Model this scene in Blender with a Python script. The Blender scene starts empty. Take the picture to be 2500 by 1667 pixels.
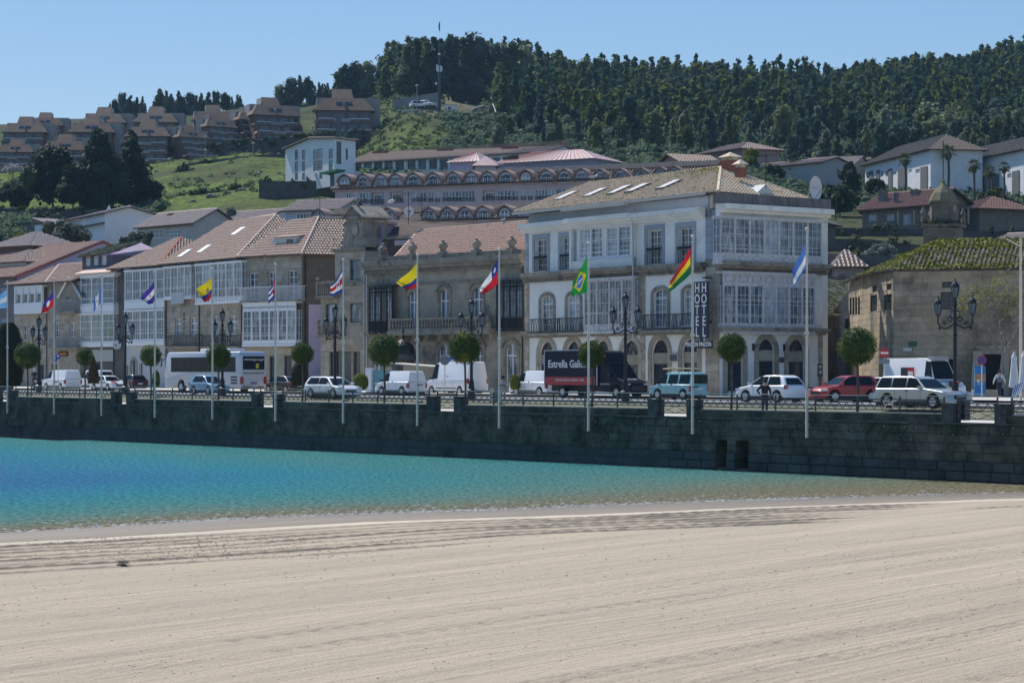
import bpy,math,random
import numpy as np
from mathutils import Vector,Matrix
R=random.Random(7)
SC=bpy.context.scene
COL=SC.collection
# camera, sky, sun, exposure
FOC,CX,HY,EYE=5600.0,1250.0,907.0,4.6
cam=bpy.data.cameras.new('camera');camo=bpy.data.objects.new('camera',cam);COL.objects.link(camo)
camo.location=(0,0,EYE);camo.rotation_euler=(math.radians(90),0,0)
cam.sensor_width=36;cam.lens=36*FOC/2500;cam.shift_y=(HY-833.5)/2500
cam.clip_start=0.5;cam.clip_end=12000
SC.camera=camo
SUN_EL,SUN_AZ=math.radians(50),math.radians(-36)
W=bpy.data.worlds.new('World');SC.world=W;W.use_nodes=True
nt=W.node_tree;bg=nt.nodes['Background']
sk=nt.nodes.new('ShaderNodeTexSky');sk.sky_type='NISHITA';sk.sun_disc=False
sk.sun_elevation=SUN_EL;sk.sun_rotation=SUN_AZ;sk.altitude=0
sk.air_density=1.0;sk.dust_density=0.25;sk.ozone_density=2.2
sv=nt.nodes.new('ShaderNodeVectorMath');sv.operation='SCALE';sv.inputs[3].default_value=0.1;nt.links.new(sk.outputs[0],sv.inputs[0])
sg_=nt.nodes.new('ShaderNodeGamma');sg_.inputs[1].default_value=0.48;nt.links.new(sv.outputs[0],sg_.inputs[0])
sh_=nt.nodes.new('ShaderNodeHueSaturation');sh_.inputs['Saturation'].default_value=1.9;nt.links.new(sg_.outputs[0],sh_.inputs['Color'])
sx_=nt.nodes.new('ShaderNodeVectorMath');sx_.operation='SCALE';sx_.inputs[3].default_value=4.9
st_=nt.nodes.new('ShaderNodeVectorMath');st_.operation='MULTIPLY';st_.inputs[1].default_value=(.86,.93,1.08);nt.links.new(sh_.outputs[0],st_.inputs[0]);nt.links.new(st_.outputs[0],sx_.inputs[0])
nt.links.new(sx_.outputs[0],bg.inputs[0]);bg.inputs[1].default_value=0.1
sun=bpy.data.lights.new('sun','SUN');sun.energy=3.1;sun.angle=math.radians(0.53);sun.color=(1.0,0.95,0.87)
suno=bpy.data.objects.new('sun',sun);COL.objects.link(suno)
sd=Vector((math.sin(SUN_AZ)*math.cos(SUN_EL),math.cos(SUN_AZ)*math.cos(SUN_EL),math.sin(SUN_EL)))
suno.rotation_euler=sd.to_track_quat('Z','Y').to_euler();suno.location=(0,60,120)
vs=SC.view_settings;vs.view_transform='Standard';vs.look='None';vs.gamma=1;vs.use_curve_mapping=False
vs.exposure=0.78
SC.cycles.max_bounces=6;SC.cycles.diffuse_bounces=3;SC.cycles.glossy_bounces=2
SC.cycles.transmission_bounces=3;SC.cycles.transparent_max_bounces=6;SC.cycles.volume_bounces=0
SC.cycles.caustics_reflective=False;SC.cycles.caustics_refractive=False
# materials
MATS={}
def srgb(c):
 if isinstance(c,(int,float)):c=(c,c,c)
 if max(c)>1.01:c=[((x/255+0.055)/1.055)**2.4 if x>10 else x/3294 for x in c]
 return(c[0],c[1],c[2],1)
def mat(name,c1,c2=None,scale=3.0,rough=0.85,bump=0.0,bscale=20.0,metal=0.0,stretch=(1,1,1),c3=None,scale3=0.6,lim=(0.35,0.65),lim3=(0.55,0.7),coat=0.0,rnd=0.0,spec=None,local=False,trans=0.0,wavec=None):
 """noise blend of c1/c2, a second larger noise for c3 (stains, moss), fine bump; rnd varies the value per object"""
 if name in MATS:return MATS[name]
 m=bpy.data.materials.new(name);m.use_nodes=True;MATS[name]=m
 t=m.node_tree;N,L=t.nodes,t.links;b=N['Principled BSDF']
 b.inputs['Roughness'].default_value=rough;b.inputs['Metallic'].default_value=metal
 if coat:b.inputs['Coat Weight'].default_value=coat;b.inputs['Coat Roughness'].default_value=0.06
 if spec is not None:b.inputs['Specular IOR Level'].default_value=spec
 if trans:b.inputs['Transmission Weight'].default_value=trans
 col=srgb(c1)
 b.inputs['Base Color'].default_value=col
 if c2 is None and not bump and c3 is None and not rnd:return m
 if local:src=N.new('ShaderNodeTexCoord').outputs['Object']
 else:src=N.new('ShaderNodeNewGeometry').outputs['Position']
 mp=N.new('ShaderNodeMapping');mp.inputs['Scale'].default_value=stretch;L.new(src,mp.inputs[0]);co=mp.outputs[0]
 out=None
 def ramp(sc,lo,hi,det=4.0):
  n=N.new('ShaderNodeTexNoise');n.inputs['Scale'].default_value=sc;n.inputs['Detail'].default_value=det;n.inputs['Roughness'].default_value=0.65
  L.new(co,n.inputs['Vector'])
  r=N.new('ShaderNodeMapRange');r.inputs[1].default_value=lo;r.inputs[2].default_value=hi;L.new(n.outputs[0],r.inputs[0])
  return r.outputs[0]
 if c2 is not None:
  mx=N.new('ShaderNodeMix');mx.data_type='RGBA';mx.inputs[6].default_value=col;mx.inputs[7].default_value=srgb(c2)
  L.new(ramp(scale,*lim),mx.inputs[0]);out=mx.outputs[2]
 if c3 is not None:
  mx=N.new('ShaderNodeMix');mx.data_type='RGBA';mx.inputs[7].default_value=srgb(c3)
  if out is not None:L.new(out,mx.inputs[6])
  else:mx.inputs[6].default_value=col
  L.new(ramp(scale3,*lim3,det=8.0),mx.inputs[0]);out=mx.outputs[2]
 if rnd:
  oi=N.new('ShaderNodeObjectInfo');r=N.new('ShaderNodeMapRange');L.new(oi.outputs['Random'],r.inputs[0])
  r.inputs[3].default_value=1-rnd;r.inputs[4].default_value=1+rnd
  hv=N.new('ShaderNodeHueSaturation');L.new(r.outputs[0],hv.inputs['Value'])
  r2=N.new('ShaderNodeMapRange');L.new(oi.outputs['Random'],r2.inputs[0]);r2.inputs[3].default_value=1+rnd;r2.inputs[4].default_value=1-rnd
  L.new(r2.outputs[0],hv.inputs['Saturation'])
  if out is not None:L.new(out,hv.inputs['Color'])
  else:hv.inputs['Color'].default_value=col
  out=hv.outputs[0]
 if out is not None:L.new(out,b.inputs['Base Color'])
 if bump:
  n=N.new('ShaderNodeTexNoise');n.inputs['Scale'].default_value=bscale;n.inputs['Detail'].default_value=5
  L.new(co,n.inputs['Vector']);bp=N.new('ShaderNodeBump');bp.inputs['Strength'].default_value=1.0;bp.inputs['Distance'].default_value=bump
  L.new(n.outputs[0],bp.inputs['Height']);L.new(bp.outputs[0],b.inputs['Normal'])
 return m
 # mesh builder
class MB:
 def __init__(s):s.v=[];s.f=[];s.m=[]
 def add(s,vs,fs,mi=0):
  n=len(s.v);s.v+=[tuple(v)for v in vs];s.f+=[tuple(n+i for i in f)for f in fs];s.m+=[mi]*len(fs);return s
 def box(s,x0,x1,y0,y1,z0,z1,mi=0):
  if x0>x1:x0,x1=x1,x0
  if y0>y1:y0,y1=y1,y0
  if z0>z1:z0,z1=z1,z0
  return s.add([(x0,y0,z0),(x1,y0,z0),(x1,y1,z0),(x0,y1,z0),(x0,y0,z1),(x1,y0,z1),(x1,y1,z1),(x0,y1,z1)],[(0,3,2,1),(4,5,6,7),(0,1,5,4),(1,2,6,5),(2,3,7,6),(3,0,4,7)],mi)
 def poly(s,pts,mi=0):return s.add(pts,[tuple(range(len(pts)))],mi)
 def prism(s,pl,y0,y1,mi=0,caps=True):
  n=len(pl);vs=[(x,y0,z)for x,z in pl]+[(x,y1,z)for x,z in pl]
  fs=[(i,i+n,(i+1)%n+n,(i+1)%n)for i in range(n)]
  if caps:fs+=[tuple(range(n)),tuple(range(2*n-1,n-1,-1))]
  return s.add(vs,fs,mi)
 def slab(s,pl,th,mi=0):
  a,b,c=Vector(pl[0]),Vector(pl[1]),Vector(pl[2]);nn=(b-a).cross(c-a).normalized()
  if nn.z<0:nn=-nn
  n=len(pl);vs=[tuple(Vector(p))for p in pl]+[tuple(Vector(p)-nn*th)for p in pl]
  fs=[tuple(range(n)),tuple(range(2*n-1,n-1,-1))]+[(i,i+n,(i+1)%n+n,(i+1)%n)for i in range(n)]
  return s.add(vs,fs,mi)
 def tube(s,pts,r,n=6,mi=0,r2=None):
  pts=[Vector(p)for p in pts];vs=[];k=len(pts)
  for i,p in enumerate(pts):
   d=(pts[min(i+1,k-1)]-pts[max(i-1,0)]).normalized()
   a=d.orthogonal()if abs(d.z)>0.9 else Vector((d.y,-d.x,0));a.normalize();b=d.cross(a)
   rr=r if r2 is None else r+(r2-r)*i/(k-1)
   vs+=[tuple(p+(a*math.cos(2*math.pi*j/n)+b*math.sin(2*math.pi*j/n))*rr)for j in range(n)]
  fs=[(i*n+j,i*n+(j+1)%n,(i+1)*n+(j+1)%n,(i+1)*n+j)for i in range(k-1)for j in range(n)]
  fs+=[tuple(range(n-1,-1,-1)),tuple((k-1)*n+j for j in range(n))]
  return s.add(vs,fs,mi)
 def lathe(s,prof,n=12,c=(0,0,0),mi=0,axis='z',sx=1,sy=1):
  vs=[]
  for r,z in prof:
   for j in range(n):
    a=2*math.pi*j/n;p=(r*math.cos(a)*sx,r*math.sin(a)*sy,z)
    if axis=='y':p=(p[0],z,p[1])
    elif axis=='x':p=(z,p[0],p[1])
    vs.append((c[0]+p[0],c[1]+p[1],c[2]+p[2]))
  k=len(prof)
  fs=[(i*n+j,i*n+(j+1)%n,(i+1)*n+(j+1)%n,(i+1)*n+j)for i in range(k-1)for j in range(n)]
  fs+=[tuple(range(n-1,-1,-1)),tuple((k-1)*n+j for j in range(n))]
  return s.add(vs,fs,mi)
 def ball(s,c,r,n=10,m=6,mi=0,sq=(1,1,1)):
  vs=[(c[0],c[1],c[2]-r*sq[2])]
  for i in range(1,m):
   a=math.pi*i/m
   for j in range(n):
    b=2*math.pi*j/n
    vs.append((c[0]+r*sq[0]*math.sin(a)*math.cos(b),c[1]+r*sq[1]*math.sin(a)*math.sin(b),c[2]-r*sq[2]*math.cos(a)))
  vs.append((c[0],c[1],c[2]+r*sq[2]));t=len(vs)-1
  fs=[(0,1+(j+1)%n,1+j)for j in range(n)]
  fs+=[(1+(i-1)*n+j,1+(i-1)*n+(j+1)%n,1+i*n+(j+1)%n,1+i*n+j)for i in range(1,m-1)for j in range(n)]
  fs+=[(t,1+(m-2)*n+j,1+(m-2)*n+(j+1)%n)for j in range(n)]
  return s.add(vs,fs,mi)
 def arc(s,cx,cz,r,th,y0,y1,a0=0,a1=180,n=10,mi=0):
  for i in range(n):
   p=[math.radians(a0+(a1-a0)*k/n)for k in(i,i+1)]
   pl=[(cx+q*math.cos(a),cz+q*math.sin(a))for a,q in((p[0],r),(p[0],r+th),(p[1],r+th),(p[1],r))]
   s.prism(pl,y0,y1,mi)
  return s
 def mesh(s,name,mats,smooth=False):
  me=bpy.data.meshes.new(name);me.from_pydata(s.v,[],s.f)
  for m in(mats if isinstance(mats,(list,tuple))else[mats]):me.materials.append(m)
  if any(s.m):me.polygons.foreach_set('material_index',s.m)
  if smooth:me.polygons.foreach_set('use_smooth',[True]*len(s.f))
  me.update();return me
 def build(s,name,mats,parent=None,loc=(0,0,0),rot=0,smooth=False,stuff=False,label=None):
  return put(s.mesh(name,mats,smooth),name,parent,loc,rot,stuff,label)
def put(me,name,parent=None,loc=(0,0,0),rot=0,stuff=False,label=None,scale=None):
 o=bpy.data.objects.new(name,me);COL.objects.link(o)
 if parent is not None:o.parent=parent
 o.location=loc
 if rot:o.rotation_euler=(0,0,rot)if isinstance(rot,(int,float))else rot
 if scale:o.scale=scale if isinstance(scale,(tuple,list))else(scale,)*3
 if stuff:o['kind']='stuff'
 if label:o['label']=label
 return o
def tag(o,label=None,cat=None,group=None,kind=None):
 if label:o['label']=label
 if cat:o['category']=cat
 if group:o['group']=group
 if kind:o['kind']=kind
 return o
def thing(name,label,cat,loc,rot=0,group=None,scale=None):
 return tag(put(None,name,None,loc,rot,scale=scale),label,cat,group)
def structure(mb,name,m,smooth=False):return tag(mb.build(name,m,smooth=smooth),kind='structure')
KIDS={}
def copy_tree(o,loc=None,rot=None,label=None,group=None,scale=None,parent=None):
 c=o.copy();COL.objects.link(c)
 if parent is not None:c.parent=parent
 if loc is not None:c.location=loc
 if rot is not None:c.rotation_euler=(0,0,rot)
 if scale is not None:c.scale=scale if isinstance(scale,tuple)else(scale,)*3
 if label:c['label']=label
 if group:c['group']=group
 for k in list(o.children):copy_tree(k,parent=c)
 return c
 # from the photograph's pixels to places
def pt(px,S,z=0.0):D=FOC/S;return Vector(((px-CX)/S,D,z))
def at(px,py,D):return Vector(((px-CX)/FOC*D,D,EYE+(HY-py)/FOC*D))
UX,UY=0.628,-0.778
NX,NY=0.778,0.628
C0=74.8
def SL(px,c):return(FOC*NY+NX*(px-CX))/c
def q(s,c,z=0.0):return Vector((UX*s+NX*c,UY*s+NY*c,z))
def sOf(px,c):p=pt(px,SL(px,c));return p.x*UX+p.y*UY
QA=math.atan2(UY,UX)
ZPROM,ZROAD=2.45,2.95
def gz(c):return ZPROM if c<81 else(ZROAD if c>87 else ZPROM+(ZROAD-ZPROM)*(c-81)/6)
def Zc(x0,y0,s):return lambda x,y:(x0+x/s,y0+y/s)
Z1=Zc(0,200,3.92);Z2=Zc(500,50,3.92);Z3=Zc(650,320,2.94);Z4=Zc(0,500,2.85);Z5=Zc(400,480,2.85)
Z6=Zc(780,480,2.751);Z7=Zc(1260,380,3.92);Z8=Zc(1260,680,3.92);Z9=Zc(1650,380,3.92);Z10=Zc(1650,680,3.92)
Z11=Zc(2000,550,2.958);Z12=Zc(1700,300,2.94)
# facades
class Fac:
 """a thing whose local x runs along its front, y into it, z up from its base; at() reads a photo point on the plane y = dy"""
 def __init__(s,name,px0,S0,px1,S1,label,cat='building',zg=ZROAD,group=None,root=None):
  s.p0=pt(px0,S0);s.p1=pt(px1,S1);d=s.p1-s.p0;s.L=d.length;s.d=d/s.L;s.n=Vector((-s.d.y,s.d.x,0));s.zg=zg
  if s.n.dot(s.p0)<0:s.n=-s.n
  s.root=root or thing(name,label,cat,(s.p0.x,s.p0.y,zg),math.atan2(s.d.y,s.d.x),group)
 def at(s,p,dy=0.0):
  px,py=p;r=Vector(((px-CX)/FOC,1,0));o=s.p0+s.n*dy;t=o.dot(s.n)/r.dot(s.n);w=r*t
  return((w-s.p0).dot(s.d),EYE+(HY-py)/FOC*t-s.zg)
 def p3(s,p,dy=0.0):u,z=s.at(p,dy);return(u,dy,z)
 def rect(s,Z,x0,y0,x1,y1,dy=0.0):
  xm,ym=(x0+x1)/2,(y0+y1)/2
  u0=s.at(Z(x0,ym),dy)[0];u1=s.at(Z(x1,ym),dy)[0];z0=s.at(Z(xm,y1),dy)[1];z1=s.at(Z(xm,y0),dy)[1]
  return u0,u1,z0,z1
 def world(s,u,dy,z):return s.p0+s.d*u+s.n*dy+Vector((0,0,s.zg+z))
def wall_holes(mb,u0,u1,z0,z1,holes,y=0.0,rev=0.3,mi=0,back=None):
 """flat wall with rectangular holes, each with reveals to depth rev"""
 hs=[(max(a,u0),min(b,u1),max(c,z0),min(d,z1))for a,b,c,d in holes]
 hs=[h for h in hs if h[1]-h[0]>0.02 and h[3]-h[2]>0.02]
 zs=sorted({z0,z1,*[h[2]for h in hs],*[h[3]for h in hs]})
 for za,zb in zip(zs,zs[1:]):
  if zb-za<1e-4:continue
  zm=(za+zb)/2;cuts=sorted((h[0],h[1])for h in hs if h[2]<zm<h[3]);x=u0
  for a,b in cuts+[(u1,u1)]:
   if a>x+1e-4:mb.poly([(x,y,za),(a,y,za),(a,y,zb),(x,y,zb)],mi)
   x=max(x,b)
 for a,b,c,d in hs:
  Y=y+rev
  mb.poly([(a,y,c),(a,Y,c),(b,Y,c),(b,y,c)],mi);mb.poly([(a,y,d),(b,y,d),(b,Y,d),(a,Y,d)],mi)
  mb.poly([(a,y,c),(a,y,d),(a,Y,d),(a,Y,c)],mi);mb.poly([(b,y,c),(b,Y,c),(b,Y,d),(b,y,d)],mi)
def shell(mb,u0,u1,z0,z1,dep,mi=0,y=0.0,front=False):
 mb.poly([(u0,y,z0),(u0,y,z1),(u0,dep,z1),(u0,dep,z0)],mi);mb.poly([(u1,y,z0),(u1,dep,z0),(u1,dep,z1),(u1,y,z1)],mi)
 mb.poly([(u0,dep,z0),(u0,dep,z1),(u1,dep,z1),(u1,dep,z0)],mi)
 if front:mb.poly([(u0,y,z0),(u1,y,z0),(u1,y,z1),(u0,y,z1)],mi)
def grid_frame(mb,u0,u1,z0,z1,nx,nz,y0,y1,w=0.06,m=0.025,mi=0,splits=None,zs=None):
 """outer frame w, muntins m; splits = strong vertical members; zs = fractions of strong horizontals"""
 mb.box(u0,u1,y0,y1,z0,z0+w,mi);mb.box(u0,u1,y0,y1,z1-w,z1,mi)
 mb.box(u0,u0+w,y0,y1,z0+w,z1-w,mi);mb.box(u1-w,u1,y0,y1,z0+w,z1-w,mi)
 ym=(y0+y1)/2-0.004;yq=y1-0.006
 for i in range(1,nx):
  x=u0+(u1-u0)*i/nx;hw=(w*0.55 if splits and i%splits==0 else m)
  mb.box(x-hw,x+hw,y0+0.006 if hw>m else ym,yq,z0+w,z1-w,mi)
 for i in range(1,nz):
  z=z0+(z1-z0)*i/nz;mb.box(u0+w,u1-w,ym+0.006,yq-0.004,z-m,z+m,mi)
 for fz in zs or[]:
  z=z0+(z1-z0)*fz;mb.box(u0+w,u1-w,y0+0.012,yq-0.002,z-w*0.55,z+w*0.55,mi)
def window(root,r,fm,gm,nx=2,nz=3,y=0.12,w=0.07,m=0.022,name='window',splits=None,zs=None,arch=False,d=0.06,sill=None):
 u0,u1,z0,z1=r;mb=MB()
 grid_frame(mb,u0,u1,z0,z1,nx,nz,y,y+d,w,m,0,splits,zs)
 if arch:
  k=(u1-u0)/2;mb.arc((u0+u1)/2,z1-k,k-w,w*0.9,y-0.01,y+d,0,180,8)
 o=mb.build(name,fm,root)
 MB().box(u0+0.005,u1-0.005,y+d-0.02,y+d+0.01,z0+0.005,z1-0.005).build('pane',gm,o)
 if sill is not None:MB().box(u0-0.1,u1+0.1,-0.09,y-0.003,z0-0.12,z0-0.002).build('sill',sill,o)
 return o
def arch_fill(mb,u0,u1,z1,y=0.0,dep=0.3,mi=0,n=8,flat=1.0):
 r=(u1-u0)/2;c=(u0+u1)/2;h=r*flat;zb=z1-h
 P=[(c+r*math.cos(math.pi*i/(2*n)*2),zb+h*math.sin(math.pi*i/(2*n)*2))for i in range(n+1)]
 hf=n//2
 for i in range(n):
  (a,b),(a2,b2)=P[i],P[i+1]
  cx=u1 if i<hf else u0
  mb.poly([(cx,y,z1),(a2,y,b2),(a,y,b)],mi)
  mb.poly([(a,y,b),(a2,y,b2),(a2,y+dep,b2),(a,y+dep,b)],mi)
def surround(mb,r,w=0.25,y0=-0.05,y1=-0.002,mi=0,top=1.0,bottom=False,arch=False):
 u0,u1,z0,z1=r
 mb.box(u0-w,u0,y0,y1,z0,z1+(0 if arch else w*top),mi);mb.box(u1,u1+w,y0,y1,z0,z1+(0 if arch else w*top),mi)
 if not arch:mb.box(u0,u1,y0,y1,z1,z1+w*top,mi)
 if bottom:mb.box(u0-w,u1+w,y0,y1,z0-w,z0,mi)
STONES=[]
def stone_meshes(m):
 key='st'+m.name
 if key in MATS:return MATS[key]
 out=[]
 for k in range(3):
  mb=MB();e=0.035;a=[R.uniform(0.0,0.05)for _ in range(4)]
  vs=[(0,0,0),(1,0,0),(1,0,1),(0,0,1),(e,-1+a[0],e*1.6),(1-e,-1+a[1],e*1.6),(1-e,-1+a[2],1-e*1.6),(e,-1+a[3],1-e*1.6)]
  mb.add(vs,[(4,5,6,7),(0,1,5,4),(1,2,6,5),(2,3,7,6),(3,0,4,7)]);out.append(mb.mesh('stone',m))
 MATS[key]=out;return out
def stones(root,m,u0,u1,z0,z1,holes=(),h=0.45,w=(0.6,1.1),y=0.0,proud=0.03,limit=300,name='stone',gap=0.009,order=1,flip=False):
 """courses of separate ashlar blocks; nearest first up to the limit, the rest joined into one part"""
 me=stone_meshes(m);L=[];nc=max(1,round((z1-z0)/h));hh=(z1-z0)/nc
 for i in range(nc):
  za=z0+i*hh;zb=za+hh;cuts=sorted((a,b)for a,b,c,d in holes if c<zb-0.02 and d>za+0.02);x=u0;iv=[]
  for a,b in cuts+[(u1,u1)]:
   if a>x+0.12:iv.append((x,a))
   x=max(x,b)
  for a,b in iv:
   p=a
   while p<b-0.05:
    ww=R.uniform(*w);e=p+ww
    if b-e<w[0]*0.6:e=b
    e=min(e,b);L.append((p+gap,za+gap,e-p-2*gap,hh-2*gap));p=e
 L.sort(key=lambda t:-order*t[0])
 for(p,z,ww,h2)in L[:limit]:
  put(R.choice(me),name,root,(p,y,z),scale=(ww,proud*R.uniform(0.7,1.3),h2))
 if len(L)>limit:
  mb=MB()
  for(p,z,ww,h2)in L[limit:]:mb.box(p,p+ww,y-proud,y+0.001,z,z+h2)
  mb.build(name+'_courses',m,root,stuff=True)
 return len(L)
def tile_faces(mb,poly,pitch=0.30,row=0.48,mi=0,lift=0.0,rr=0.1,hh=0.12):
 """barrel tiles over a flat convex roof polygon; poly[0]->poly[1] is the eave"""
 P=[Vector(p)for p in poly];a=(P[1]-P[0]).normalized();nn=a.cross(P[2]-P[0]).normalized()
 if nn.z<0:nn=-nn
 s=nn.cross(a)
 if s.z<0:s=-s
 q2=[((p-P[0]).dot(a),(p-P[0]).dot(s))for p in P];o=P[0]+nn*lift
 x0=min(p[0]for p in q2);x1=max(p[0]for p in q2);n=len(q2)
 x=x0+pitch/2
 while x<x1:
  ys=[]
  for i in range(n):
   (ax,ay),(bx,by)=q2[i],q2[(i+1)%n]
   if(ax-x)*(bx-x)<0:ys.append(ay+(by-ay)*(x-ax)/(bx-ax))
  if len(ys)>=2:
   lo,hi=min(ys),max(ys);y=math.ceil(lo/row-0.3)*row
   while y<hi-0.05:
    e=min(y+row,hi);jx=R.uniform(-0.012,0.012);jz=R.uniform(0,0.014)
    pr=[(-rr,-0.0),(-rr*0.5,hh),(rr*0.5,hh),(rr,-0.0)]
    vs=[tuple(o+a*(x+jx+u)+s*(y-0.02)+nn*(w+0.03+jz))for u,w in pr]+[tuple(o+a*(x+jx+u*0.8)+s*(e+0.02)+nn*(w*0.6-0.01))for u,w in pr]
    mb.add(vs,[(0,1,5,4),(1,2,6,5),(2,3,7,6),(0,3,2,1)],mi);y+=row
  x+=pitch
def roof(root,faces,m_under,m_tile,name='roof',th=0.12,pitch=0.30,row=0.48,tiles=True,ridges=(),m_ridge=None):
 """faces: 3-D polygons, first edge = eave; one slab mesh, with its tiles as one joined sub-part"""
 mb=MB()
 for f in faces:mb.slab(f,th)
 o=mb.build(name,m_under,root)
 if tiles:
  t=MB()
  for f in faces:tile_faces(t,f,pitch,row)
  t.build('roof_tiles',m_tile,o,stuff=True)
 if ridges:
  t=MB()
  for a,b in ridges:t.tube([tuple(Vector(a)+Vector((0,0,.04))),tuple(Vector(b)+Vector((0,0,.04)))],0.13,6)
  t.build('ridge',m_ridge or m_tile,o)
 return o
def balusters(mb,u0,u1,y,z0,z1,pitch=0.3,r=0.07,mi=0,n=6):
 k=max(1,round((u1-u0)/pitch));h=z1-z0
 for i in range(k):
  x=u0+(u1-u0)*(i+0.5)/k
  mb.lathe([(r*.6,z0),(r*.6,z0+h*.1),(r*1.0,z0+h*.35),(r*.4,z0+h*.7),(r*.7,z1)],n,(x,y,0),mi)
def bars(mb,u0,u1,y,z0,z1,pitch=0.13,r=0.012,mi=0,rail=0.03,curl=False,dep=0.0):
 """iron balcony railing: front of upright bars, top and bottom rails, returns of depth dep towards +y"""
 mb.box(u0,u1,y-rail,y+rail,z1-rail,z1+rail,mi);mb.box(u0,u1,y-rail*.6,y+rail*.6,z0,z0+rail,mi)
 k=max(1,round((u1-u0)/pitch));zm=(z0+z1)/2
 for i in range(k+1):
  x=u0+(u1-u0)*i/k
  if curl:
   b=pitch*0.62*(1 if i%2 else-1)
   mb.tube([(x,y,z0),(x+b*.3,y-.05,z0+(z1-z0)*.22),(x+b*.5,y-.06,zm),(x-b*.3,y-.02,z0+(z1-z0)*.76),(x,y,z1)],r,4,mi)
  else:mb.box(x-r,x+r,y-r,y+r,z0,z1,mi)
 if dep:
  for x in(u0,u1):
   mb.box(x-rail,x+rail,y+rail,y+dep,z1-rail,z1+rail,mi);mb.box(x-rail*.6,x+rail*.6,y+rail,y+dep,z0,z0+rail,mi)
   kk=max(1,round(dep/pitch))
   for i in range(1,kk):mb.box(x-r,x+r,y+dep*i/kk-r,y+dep*i/kk+r,z0,z1,mi)
   # sea, beach
SHORE_PX=[(-900,1345),(0,1300),(372,1278),(664,1262),(1010,1250),(1250,1243),(1500,1232),(1781,1222),(2020,1215),(2500,1201),(3000,1186),(3600,1172)]
SHORE=[]
for px,py in SHORE_PX:
 D=EYE*FOC/(py-HY);SHORE.append(((px-CX)/FOC*D,D))
SA=np.array(SHORE)
def shore_dist(P):
 """signed distance of points to the water line, positive on the camera's side"""
 best=np.full(len(P),1e9);sg=np.ones(len(P));al=np.zeros(len(P));acc=0
 for i in range(len(SA)-1):
  a,b=SA[i],SA[i+1];d=b-a;L=np.hypot(*d);u=d/L
  t=np.clip((P-a)@u,0 if i else-1e5,L if i<len(SA)-2 else 1e5)
  c=a+t[:,None]*u;v=P-c;r=np.hypot(v[:,0],v[:,1]);k=r<best
  best[k]=r[k];sg[k]=np.where(v[k]@np.array([u[1],-u[0]])>0,1,-1);al[k]=acc+t[k];acc+=L
 return best*sg,al
def np_mesh(name,V,F,m,attrs=None,smooth=True):
 me=bpy.data.meshes.new(name);n,k=len(V),len(F)
 me.vertices.add(n);me.vertices.foreach_set('co',V.astype('f').ravel())
 me.loops.add(k*4);me.loops.foreach_set('vertex_index',F.astype('i').ravel())
 me.polygons.add(k);me.polygons.foreach_set('loop_start',np.arange(0,k*4,4,dtype='i'));me.polygons.foreach_set('loop_total',np.full(k,4,dtype='i'))
 if smooth:me.polygons.foreach_set('use_smooth',np.ones(k,dtype=bool))
 me.update(calc_edges=True);me.validate()
 for an,av in(attrs or{}).items():
  at_=me.attributes.new(an,'FLOAT','POINT');at_.data.foreach_set('value',av.astype('f'))
 me.materials.append(m);return me
def grid_faces(nr,nc):
 i=np.arange(nr-1)[:,None]*nc+np.arange(nc-1)[None,:];i=i.ravel()
 return np.stack([i,i+1,i+nc+1,i+nc],1)
def fbm(x,y,sc,seed,octs=4):
 rs=np.random.RandomState(seed);out=0;a=1.0
 for o in range(octs):
  T=rs.rand(64,64);X=x/sc*2**o;Y=y/sc*2**o;xi=np.floor(X).astype(int);yi=np.floor(Y).astype(int);fx=X-xi;fy=Y-yi
  fx=fx*fx*(3-2*fx);fy=fy*fy*(3-2*fy);g=lambda p,r:T[p%64,r%64]
  out=out+a*(g(xi,yi)*(1-fx)*(1-fy)+g(xi+1,yi)*fx*(1-fy)+g(xi,yi+1)*(1-fx)*fy+g(xi+1,yi+1)*fx*fy-.5);a*=.5
 return out
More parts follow.
